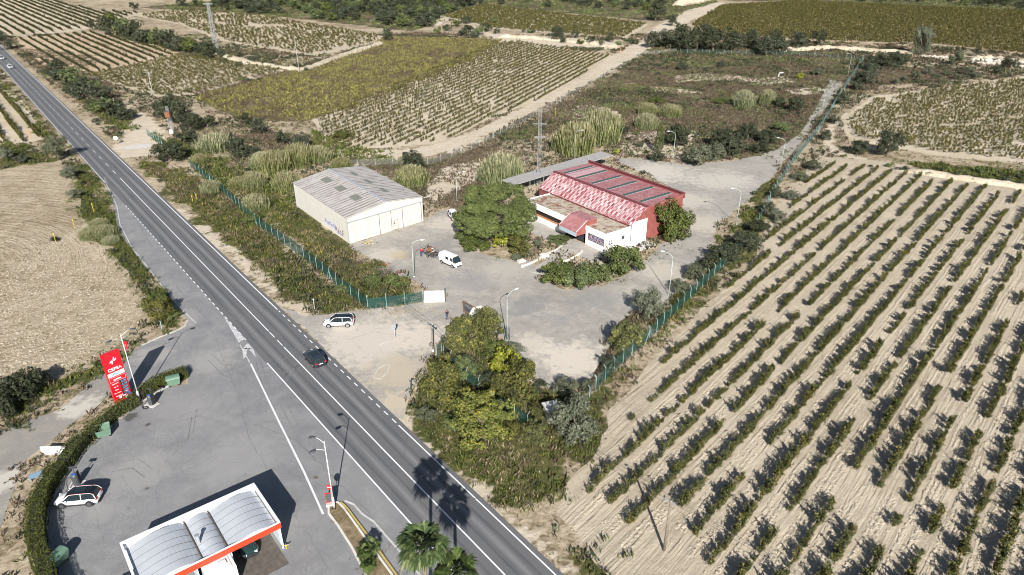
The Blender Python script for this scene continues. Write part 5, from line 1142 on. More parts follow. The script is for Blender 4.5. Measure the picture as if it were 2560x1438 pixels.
m = MB(TC); m.tube([(-.25, -.25, 0), (-.25, -.25, .5)], .05, 6); m.tube([(-.5, -.35, .5), (-.25, -.25, .35), (-.05, -.1, .5)], .05, 6); m.build('corner_guard', M['yellow'], cw)
q = TC(KW + .3, KD - 1.0, 0); m = MB(TC); m.box(KW + .3, KW + 2.6, .4, 3.4, 0, 1.9); m.build('annex', M['steel_dark'], cw); m = MB(TC); m.box(KW + .25, KW + 2.7, 3.2, 3.45, 1.9, 2.1); m.build('annex_edge', M['white'], cw)
# planted island by the lamp
isl = poly([(822,1264),(832,1257),(845,1258),(858,1270),(880,1300),(930,1370),(980,1438),(1010,1480),(1060,1560),(960,1560),(915,1438),(880,1370),(845,1315),(822,1285)])
sheet('island_soil', isl, earth('island_soil', [(.36, (.07, .065, .03)), (.48, (.2, .155, .09)), (.6, (.34, .27, .18))], .3, 3, .6, .1), .1, .05)
kerb('kerb', isl, .2, .16, M['whiteconc'], True)
m = MB(); 
M['yellowkerb'] = plain('worn_yellow_paint', (.42, .33, .11), .7, 0, .2, 4)
ky = kerb('yellow_kerb', poly([(852,1258),(868,1272),(890,1302),(940,1368),(992,1440),(1022,1482)]), .18, .2, M['yellowkerb'])
kerb('kerb', poly([(862,1252),(885,1262),(905,1285),(935,1305),(965,1340),(1010,1390),(1060,1450)]), .2, .08)
# ------------------------------------------------------------------ price totem
tA = np.array(P(290, 1003.5)); Tn = None
# left and right feet from the photo edges
fL, fR = np.array(P(290, 1012)), np.array(P(331, 993)); dT = fR - fL; yawT = math.atan2(dT[1], dT[0]); wT = 2.15; HT = 7.25
tot = thing('price_totem', 'tall red petrol price totem with white lettering and digits', 'sign', (*(fL), 0), yawT)
M['totred'] = plain('totem_red', (.66, .008, .02), .3, 0, .03, coat=.2); M['totwhite'] = plain('totem_white', (.85, .85, .86), .4, 0, .02)
m = MB(); m.box(0, wT, 0, .42, .0, HT); m.build('panel', M['totred'], tot)
def text(s, x, z, size, mat, parent, yy=-.02, sx=1, name='lettering', bold=.012):
    c = bpy.data.curves.new(name, 'FONT'); c.body = s; c.size = size; c.extrude = .006; c.offset = bold; c.align_x = 'CENTER'
    o = bpy.data.objects.new(name, c); COL.objects.link(o); dg = bpy.context.evaluated_depsgraph_get(); me = bpy.data.meshes.new_from_object(o.evaluated_get(dg)); bpy.data.objects.remove(o)
    me.materials.clear(); me.materials.append(mat); q = link(name, me, parent, (x, yy, z), (R(90), 0, 0)); q.scale = (sx, 1, 1); return q
text('CEPSA', wT * .5, HT - 2.5, .60, M['totwhite'], tot, sx=.98, bold=.012)
m = MB()      # emblem: slanted four-armed star
def pl(pts, mat=0, y=-.012): m.face([(wT * .53 + a * .72, y, HT - 1.15 + b * .72) for a, b in pts], mat)
pl([(-.02, .06), (.16, .62), (.34, .62), (.24, .20), (.62, .34), (.62, .18), (.10, .02)])
pl([(.02, -.02), (.12, -.02), (.55, .12), (.50, .0), (.16, -.12)])
pl([(.02, -.06), (-.16, -.62), (-.34, -.62), (-.24, -.20), (-.62, -.34), (-.62, -.18), (-.10, -.02)])
pl([(-.02, .02), (-.12, .02), (-.55, -.12), (-.50, .0), (-.16, .12)])
m.build('emblem', M['totwhite'], tot, fix=False)
m = MB(); m.box(.08, wT - .06, -.02, 0, HT - 3.3, HT - 2.75); m.build('name_band', M['totwhite'], tot)
text('GEPASTI', wT * .5, HT - 3.15, .34, plain('teal_letter', (.02, .30, .36), .5), tot, -.03, sx=1.05, bold=.008)
m = MB(); zt = HT - 3.45
for (x0, x1, z0, z1) in ((.12, wT - .1, zt - .02, zt), (.12, wT - .1, zt - .62, zt - .60), (.12, .14, zt - .62, zt), (wT - .12, wT - .1, zt - .62, zt)): m.box(x0, x1, -.015, 0, z0, z1)
m.build('frame_line', M['totwhite'], tot)
text('optima', wT * .48, zt - .42, .34, M['totwhite'], tot, -.02)
prices = ['1,603', '1,679', '1,529', '1,589', '1,115']; blue = plain('display_digits', (.12, .34, .55), .4)
for k, s_ in enumerate(prices):
    z = zt - .66 - .46 * k
    m = MB(); m.box(wT * .54, wT - .12, -.016, 0, z - .42, z - .04); pb = m.build('price_display', M['shade'], tot)
    text(s_, wT * .77, z - .36, .36, blue, pb, -.026, sx=.78, name='digits')
    text(['Optima 95', 'Star 95', 'Diesel', 'Star Diesel', 'Gasoil B'][k], wT * .29, z - .3, .2, M['totwhite'], tot, -.02, sx=.95, bold=.004)
m = MB(); m.box(wT * .5, wT * .66, -.014, 0, .75, 1.1); m.box(wT * .7, wT * .86, -.014, 0, .95, 1.3); m.box(wT * .3, wT * .44, -.014, 0, .6, .95); m.box(wT * .62, wT * .78, -.014, 0, .35, .68); m.build('pictogram', M['totwhite'], tot)
m = MB(); m.box(wT * .82, wT * .97, -.014, 0, .55, .88); m.build('blue_pictogram', M['blue'], tot)
# ------------------------------------------------------------------ terrace banks and stone walls
def ridge(name, pts, w, h, mat, kind='structure', label=None, cat=None, seed=0):
    pw = [np.array(p) for p in pts]; out = []
    for a, b in zip(pw, pw[1:]):
        k = max(1, int(np.linalg.norm(b - a) / 1.6)); out += [a + (b - a) * j / k for j in range(k)]
    out.append(pw[-1]); rings = []; rg = random.Random(seed)
    for i, p in enumerate(out):
        d = out[min(i + 1, len(out) - 1)] - out[max(i - 1, 0)]; d /= np.linalg.norm(d); n = np.array([-d[1], d[0]]); e = min(1, i / 3, (len(out) - 1 - i) / 3); hh = h * e * (.75 + rg.random() * .5) + .02
        r = []
        for f, z in ((-.5, -.05), (-.36, .45), (-.2, .9), (.05, 1), (.3, .75), (.5, -.05)): q = p + n * w * (f + rg.uniform(-.05, .05)); r.append((q[0], q[1], max(-.05, z * hh * (1 + rg.uniform(-.12, .12)))))
        rings.append(r)
    m = MB(); m.loft(rings); o = m.build(name, mat, smooth=True); return tag(o, label, cat, kind=kind)
bankm = earth('sandy_bank', [(.34, (.30, .25, .17)), (.46, (.46, .40, .30)), (.6, (.60, .53, .42))], .1, 1.5, 1, .3, weeds=((.12, .11, .055), .56))
ridge('earth_bank', poly([(2235,420),(2300,432),(2400,447),(2560,470),(2800,505)]), 4.2, 1.0, bankm, seed=1)
ridge('earth_bank', poly([(2420,150),(2480,148),(2560,158),(2650,165)]), 5, 1.6, bankm, seed=2)
ridge('earth_bank', poly([(1945,128),(2080,122),(2200,130),(2290,135)]), 6, 1.6, bankm, seed=3)
ridge('earth_bank', poly([(540,135),(620,160),(700,172),(760,178),(860,140),(960,108)]), 5, 1.4, bankm, seed=4)
ridge('earth_bank', poly([(1240,92),(1330,97),(1420,105),(1560,122)]), 5, 1.5, bankm, seed=5)
ridge('earth_bank', poly([(1690,15),(1740,8),(1800,-8),(1850,-20)]), 10, 5, bankm, seed=6)
rng = random.Random(4)
def rock(rgn, s, seed):
    bm = bmesh.new(); bmesh.ops.create_icosphere(bm, subdivisions=2, radius=s); rg = random.Random(seed)
    sx, sy, sz = rg.uniform(.8, 1.3), rg.uniform(.7, 1.1), rg.uniform(.6, .9)
    for v in bm.verts: k = 1 + rg.uniform(-.14, .14); v.co.x *= sx * k; v.co.y *= sy * k; v.co.z *= sz * k
    me = bpy.data.meshes.new('rock'); bm.to_mesh(me); bm.free(); me.materials.append(M['rock']); return me
M['rock'] = plain('pale_limestone', (.50, .47, .41), .9, 0, .25, 2, .4)
rocks = [rock(None, 1, i) for i in range(4)]
n0, n1 = np.array(P(2425, 157)), np.array(P(2590, 170)); Ln = np.linalg.norm(n1 - n0)
for row in range(2):
    k = 0; d = 0
    while d < Ln:
        s_ = rng.uniform(.7, 1.25); p = n0 + (n1 - n0) * (d / Ln) + np.array([rng.uniform(-.4, .4), rng.uniform(-.4, .4) + row * .7])
        o = link('boulder', rocks[rng.randrange(4)], None, (p[0], p[1] - 2.5, .5 + row * 1.3), (rng.random(), rng.random(), rng.random() * 6)); o.scale = (s_, s_, s_ * .8)
        tag(o, 'pale boulder in the stacked retaining wall beyond the right-hand field', 'boulder', 'boulders of the retaining wall'); d += s_ * 1.7
n0, n1 = np.array(P(2300, 141)), np.array(P(2365, 146)); Ln = np.linalg.norm(n1 - n0); d = 0
while d < Ln:
    s_ = rng.uniform(.5, 1.0); p = n0 + (n1 - n0) * (d / Ln); o = link('boulder', rocks[rng.randrange(4)], None, (p[0], p[1] - 2, .5), (rng.random(), rng.random(), rng.random() * 6)); o.scale = (s_, s_, s_)
    tag(o, 'pale rock in the shorter rubble line behind the bare grey tree', 'boulder', 'rocks of the shorter rubble line'); d += s_ * 1.6
for (u, v, s_, lb) in [(1186,700,.35,None)][:0]: pass
# white painted circle at the far lay-by
q0 = np.array(P(345, 367)); m = MB(); 
strip(m, [(q0[0] + 3.4 * cos(k * pi / 12) + .9 * sin(k * pi / 12), q0[1] + 2.6 * sin(k * pi / 12)) for k in range(25)], .35, .03)
m.face([(q0[0] + 3.2 * cos(k * pi / 12) + .9 * sin(k * pi / 12), q0[1] + 2.4 * sin(k * pi / 12), .026) for k in range(24)])
o = m.build('pale_concrete_pad', plain('pale_concrete', (.55, .52, .48), .9, 0, .15, 1)); tag(o, kind='structure')
for f in o.data.polygons:
    pass
# sandy islands outline on the entrance ground
for pts in ([(935,945),(945,922),(968,910),(975,915),(965,935),(950,948)],):
    kerb('kerb', poly(pts), .14, .05, M['concrete'], True)
for (a, b) in [((948,863),(966,852))]: kerb('kerb', poly([a, b]), .25, .06, M['concrete'])
# ------------------------------------------------------------------ foliage materials
M['lf_oak'] = leafmat('dark_evergreen_leaf', [(0, (.017, .023, .012)), (.5, (.042, .052, .028)), (.85, (.085, .095, .055)), (1, (.14, .145, .09))])
M['lf_bush'] = leafmat('mid_green_leaf', [(0, (.03, .045, .014)), (.5, (.075, .10, .03)), (.85, (.14, .17, .05)), (1, (.2, .22, .08))])
M['lf_yellow'] = leafmat('yellow_green_leaf', [(0, (.03, .036, .013)), (.5, (.08, .088, .026)), (.85, (.165, .165, .04)), (1, (.30, .25, .05))])
M['lf_bright'] = leafmat('bright_yellow_leaf', [(0, (.07, .09, .015)), (.5, (.22, .25, .03)), (1, (.42, .40, .05))])
M['lf_pine'] = leafmat('pine_needle', [(0, (.02, .036, .012)), (.45, (.08, .105, .025)), (.85, (.16, .185, .045)), (1, (.22, .24, .06))])
M['lf_olive'] = leafmat('grey_green_leaf', [(0, (.045, .055, .035)), (.5, (.10, .115, .07)), (1, (.20, .21, .14))])
M['lf_mimosa'] = leafmat('mimosa_leaf', [(0, (.05, .07, .02)), (.5, (.14, .16, .04)), (.82, (.22, .23, .06)), (.9, (.45, .33, .03)), (1, (.55, .38, .04))])
M['lf_hedge'] = leafmat('clipped_hedge_leaf', [(0, (.03, .04, .01)), (.5, (.06, .08, .018)), (1, (.12, .13, .03))])
M['lf_cane'] = leafmat('giant_cane_leaf', [(0, (.09, .11, .04)), (.5, (.20, .23, .09)), (1, (.36, .36, .18))])
M['lf_canebrown'] = leafmat('dry_cane_plume', [(0, (.14, .14, .07)), (.5, (.25, .24, .13)), (1, (.40, .37, .24))])
M['lf_dead'] = leafmat('bare_grey_twig', [(0, (.12, .10, .08)), (1, (.30, .27, .22))])
M['lf_vine'] = leafmat('vine_leaf', [(0, (.022, .028, .011)), (.45, (.058, .064, .020)), (.8, (.115, .115, .032)), (.92, (.20, .155, .04)), (1, (.17, .08, .03))])
M['lf_vine_y'] = leafmat('yellowing_vine_leaf', [(0, (.03, .032, .011)), (.5, (.075, .075, .024)), (.85, (.14, .13, .035)), (1, (.22, .15, .04))])
M['lf_vine_d'] = leafmat('dark_vine_leaf', [(0, (.02, .026, .012)), (.6, (.05, .055, .024)), (1, (.10, .09, .03))])
M['lf_palm'] = leafmat('palm_leaf', [(0, (.02, .035, .012)), (.5, (.055, .085, .025)), (.85, (.12, .155, .05)), (1, (.30, .30, .14))], .45)
M['grass_g'] = leafmat('green_weed_blade', [(0, (.03, .045, .012)), (.5, (.08, .105, .028)), (.85, (.155, .17, .05)), (1, (.30, .27, .13))])
M['grass_b'] = leafmat('brown_dry_blade', [(0, (.05, .038, .025)), (.5, (.105, .08, .055)), (.85, (.19, .155, .105)), (1, (.15, .15, .06))])
M['grass_y'] = leafmat('yellow_weed_blade', [(0, (.07, .07, .02)), (.5, (.14, .125, .04)), (.8, (.24, .22, .05)), (1, (.40, .35, .06))])
M['grass_s'] = leafmat('straw_blade', [(0, (.2, .16, .09)), (.6, (.36, .29, .17)), (1, (.5, .42, .28))])
M['bark'] = plain('grey_brown_bark', (.16, .13, .10), .95, 0, .3, 6, .5); M['palmbark'] = plain('palm_trunk_bark', (.20, .155, .11), .95, 0, .3, 8, .6)
# ------------------------------------------------------------------ leaf geometry
def quads(C, size, rs, up=.0, aspect=.62, nrm=None, spread=1.0):
    n = len(C); d = rs.normal(size=(n, 3)) * spread
    if nrm is not None: d = d * .55 + nrm
    d[:, 2] += up; d /= np.linalg.norm(d, axis=1)[:, None] + 1e-9
    a = np.cross(d, rs.normal(size=(n, 3))); a /= np.linalg.norm(a, axis=1)[:, None] + 1e-9; b = np.cross(d, a)
    s = (size * rs.uniform(.6, 1.25, n))[:, None]
    V = np.stack([C - a * s, C - b * s * aspect, C + a * s, C + b * s * aspect], 1).reshape(-1, 3)
    return V
def qf(n, k=4): return np.arange(n * k).reshape(n, k)
def crown_pts(n, r, rs, nc=26, cr=.34, low=.12, top=1.0, fill=.15):
    "uneven clumped crown; r=(rx,ry,rz) centre at rz*.9 above 0"
    r = np.array(r); d = rs.normal(size=(nc, 3)); d[:, 2] = d[:, 2] * .9 + .25; d /= np.linalg.norm(d, axis=1)[:, None]
    cc = d * rs.uniform(.45, .95, nc)[:, None]; cs = cr * rs.uniform(.5, 1.2, nc)
    k = rs.randint(0, nc, n); e = rs.normal(size=(n, 3)); e /= np.linalg.norm(e, axis=1)[:, None]; e *= (rs.uniform(.45, 1.0, n) ** .6)[:, None]
    p = cc[k] + e * cs[k][:, None]; inn = rs.rand(n) < fill; p[inn] *= .55
    nr = e * .8 + p * .5; p = p * r; p[:, 2] += r[2] * .95
    ok = p[:, 2] > low; return p[ok], nr[ok]
def trunk_mb(h, r0, rs, nb=5, spread=1.5, m=None, mat=0):
    m = m or MB(); bend = rs.uniform(-.12, .12, 2) * h
    m.tube([(0, 0, -.05), (bend[0] * .4, bend[1] * .4, h * .5), (bend[0], bend[1], h)], [r0, r0 * .75, r0 * .5], 7, mat)
    for k in range(nb):
        q = 2 * pi * k / nb + rs.uniform(-.3, .3); z = h * rs.uniform(.45, 1)
        m.tube([(bend[0] * z / h, bend[1] * z / h, z), (cos(q) * spread * .5, sin(q) * spread * .5, z + spread * .45), (cos(q) * spread, sin(q) * spread, z + spread * .95)], [r0 * .45, r0 * .28, r0 * .1], 5, mat)
    return m
TPL = {}
def tpl(kind, seed, n, r, leaf, mat, nc=26, cr=.34, up=.25, trunk=0, aspect=.62, low=.1, fill=.15):
    rs = np.random.RandomState(seed); p, nr = crown_pts(n, r, rs, nc, cr, low, fill=fill)
    if trunk: p = p.copy(); p[:, 2] += trunk
    V = quads(p, leaf, rs, up, aspect, nr); me = np_mesh('crown', V, qf(len(p)), M[mat])
    tm = trunk_mb(max(.5, trunk + r[2] * .7), .07 * max(r[0], .8) + .03, rs, 6, r[0] * .62).mesh('trunk', M['bark'], True)
    TPL.setdefault(kind, []).append((me, tm))
# unit-size templates: radius 1 (diameter 2), scaled on placing
for s_ in range(3):
    tpl('oak', 10 + s_, 1700, (1, 1, .88), .075, 'lf_oak', 24, .36)
    tpl('oakbig', 20 + s_, 5200, (1, 1, .86), .054, 'lf_oak', 44, .27)
    tpl('bush', 30 + s_, 6000, (1, 1, .74), .052, 'lf_bush', 40, .28)
    tpl('yellow', 40 + s_, 6000, (1, 1, .80), .046, 'lf_yellow', 34, .30, fill=.1)
    tpl('olive', 50 + s_, 5000, (1, 1, .9), .052, 'lf_olive', 34, .30)
for s_ in range(2):
    tpl('bright', 60 + s_, 3200, (1, 1, .8), .06, 'lf_bright', 26, .3)
    tpl('dead', 70 + s_, 1500, (1, 1, .9), .07, 'lf_dead', 24, .4, aspect=.12)
tpl('small', 80, 420, (1, 1, .8), .15, 'lf_oak', 12, .42); tpl('small', 81, 420, (1, 1, .75), .15, 'lf_oak', 10, .45); tpl('small', 82, 420, (1, 1, .8), .15, 'lf_bush', 12, .42)
tpl('far', 83, 900, (1, 1, .85), .10, 'lf_oak', 18, .40); tpl('far', 84, 900, (1, 1, .75), .10, 'lf_oak', 20, .38); tpl('far', 85, 900, (1, 1, .95), .10, 'lf_bush', 16, .38); tpl('far', 86, 900, (1, 1, .95), .10, 'lf_oak', 16, .42)
tpl('mimosa', 90, 9000, (1, 1, .85), .034, 'lf_mimosa', 70, .19, fill=.08)
def cane(seed, n, mat2=.35):
    rs = np.random.RandomState(seed); C = rs.normal(size=(n, 2)) * .42; C = C[np.linalg.norm(C, axis=1) < 1]; n = len(C); h = 1.25 * (1 - .35 * np.linalg.norm(C, axis=1) ** 2) * rs.uniform(.75, 1.1, n)
    V = []; mi = []; lean = C * .12 + rs.normal(size=(n, 2)) * .10
    base = np.concatenate([C, np.zeros((n, 1))], 1); tip = np.concatenate([C + lean, h[:, None]], 1)
    for f0, f1, w, mm in ((0, .55, .011, 0), (.5, .9, .013, 0), (.85, 1.05, .016, 1)):
        a = base + (tip - base) * f0; b = base + (tip - base) * f1; q = rs.uniform(0, pi, n); s = np.stack([np.cos(q), np.sin(q), np.zeros(n)], 1) * w
        V.append(np.stack([a - s, a + s, b + s * (.9 if mm else 1), b - s * (.9 if mm else 1)], 1).reshape(-1, 3)); mi.append(np.full(n, mm))
    for k in range(7):     # leaf blades
        f = rs.uniform(.2, 1, n)[:, None]; a = base + (tip - base) * f; q = rs.uniform(0, 2 * pi, n); l = rs.uniform(.10, .2, n)
        d = np.stack([np.cos(q) * l, np.sin(q) * l, rs.uniform(-.02, .12, n)], 1); s = np.stack([-np.sin(q), np.cos(q), np.zeros(n)], 1) * .014
        V.append(np.stack([a - s, a + s, a + d + s * .2, a + d - s * .2], 1).reshape(-1, 3)); mi.append(np.zeros(n))
    V = np.concatenate(V); me = np_mesh('cane_stems', V, qf(len(V) // 4), [M['lf_cane'], M['lf_canebrown']], np.concatenate(mi)); return me
TPL['cane'] = [(cane(100 + i, 900), None) for i in range(3)]
rs = np.random.RandomState(5); n = 2600; z = rs.rand(n) ** .8; q = rs.uniform(0, 2 * pi, n); rr = .30 * np.sin(np.clip(z, .03, 1) ** .6 * pi) ** .55 * rs.uniform(.75, 1.02, n)
C = np.stack([np.cos(q) * rr, np.sin(q) * rr, z * 2 + .08], 1); TPL['cypress'] = [(np_mesh('crown', quads(C, .045, rs, .6, .4), qf(n), M['lf_bush']), trunk_mb(1.2, .05, rs, 0).mesh('trunk', M['bark'], True))]
# hero pine: flat-topped clumped masses on spreading limbs
rs = np.random.RandomState(8); nc = 150; d = rs.normal(size=(nc, 3)); d[:, 2] = np.abs(d[:, 2]) * .8 - .15; d /= np.linalg.norm(d, axis=1)[:, None]; cc = d * rs.uniform(.58, .88, nc)[:, None]; cs = rs.uniform(.13, .21, nc)
n = 80000; k = rs.randint(0, nc, n); e = rs.normal(size=(n, 3)); e /= np.linalg.norm(e, axis=1)[:, None]; e[:, 2] *= .62; p = cc[k] + e * (cs[k] * rs.uniform(.6, 1, n) ** .5)[:, None]; p[:, 2] = p[:, 2] * .92 + .62
pm = np_mesh('crown', quads(p, .018, rs, .5, .45, e), qf(n), M['lf_pine'])
tmb = trunk_mb(.62, .05, rs, 0)
for k in range(0, nc, 3): tmb.tube([(0, 0, .35 + .2 * rs.rand()), tuple(cc[k] * (.5, .5, .35) + (0, 0, .5)), tuple(cc[k] * (.95, .95, .75) + (0, 0, .6))], [.025, .015, .006], 5)
TPL['pine'] = [(pm, tmb.mesh('trunk', M['bark'], True))]
prng = random.Random(77); CNT = {}
NAMES = dict(oak=('evergreen_tree', 'tree'), oakbig=('evergreen_tree', 'tree'), bush=('green_bush', 'bush'), yellow=('deciduous_tree', 'tree'), olive=('olive_tree', 'tree'), bright=('deciduous_tree', 'tree'), dead=('bare_shrub', 'shrub'), small=('small_shrub', 'shrub'), far=('far_tree', 'tree'), cane=('cane_clump', 'cane clump'), cypress=('cypress_tree', 'tree'), mimosa=('mimosa_tree', 'tree'), pine=('pine_tree', 'tree'))
def plant(kind, u, v, wpx, label, grp=None, hs=1.0, parts=True, xy=None, rad=None):
    x, y = xy if xy else P(u, v); r = rad if rad else wpx * scale_at(x, y) / 2
    if not xy: y += r * .55; x += r * .55 * x / y          # v is the near foot of the crown
    i = CNT.get(kind, 0); CNT[kind] = i + 1; T = TPL[kind]; cm, tm = T[i % len(T)]; nm, cat = NAMES[kind]; rz = prng.uniform(0, 2 * pi); sc = (r * prng.uniform(.95, 1.08), r * prng.uniform(.95, 1.08), r * hs)
    if tm is None or not parts:
        o = link(nm, cm, None, (x, y, 0), (0, 0, rz)); o.scale = sc; return tag(o, label, cat, grp)
    t = thing(nm, label, cat, (x, y, 0), rz, grp); t.scale = sc; link('trunk', tm, t); link('crown', cm, t); return t
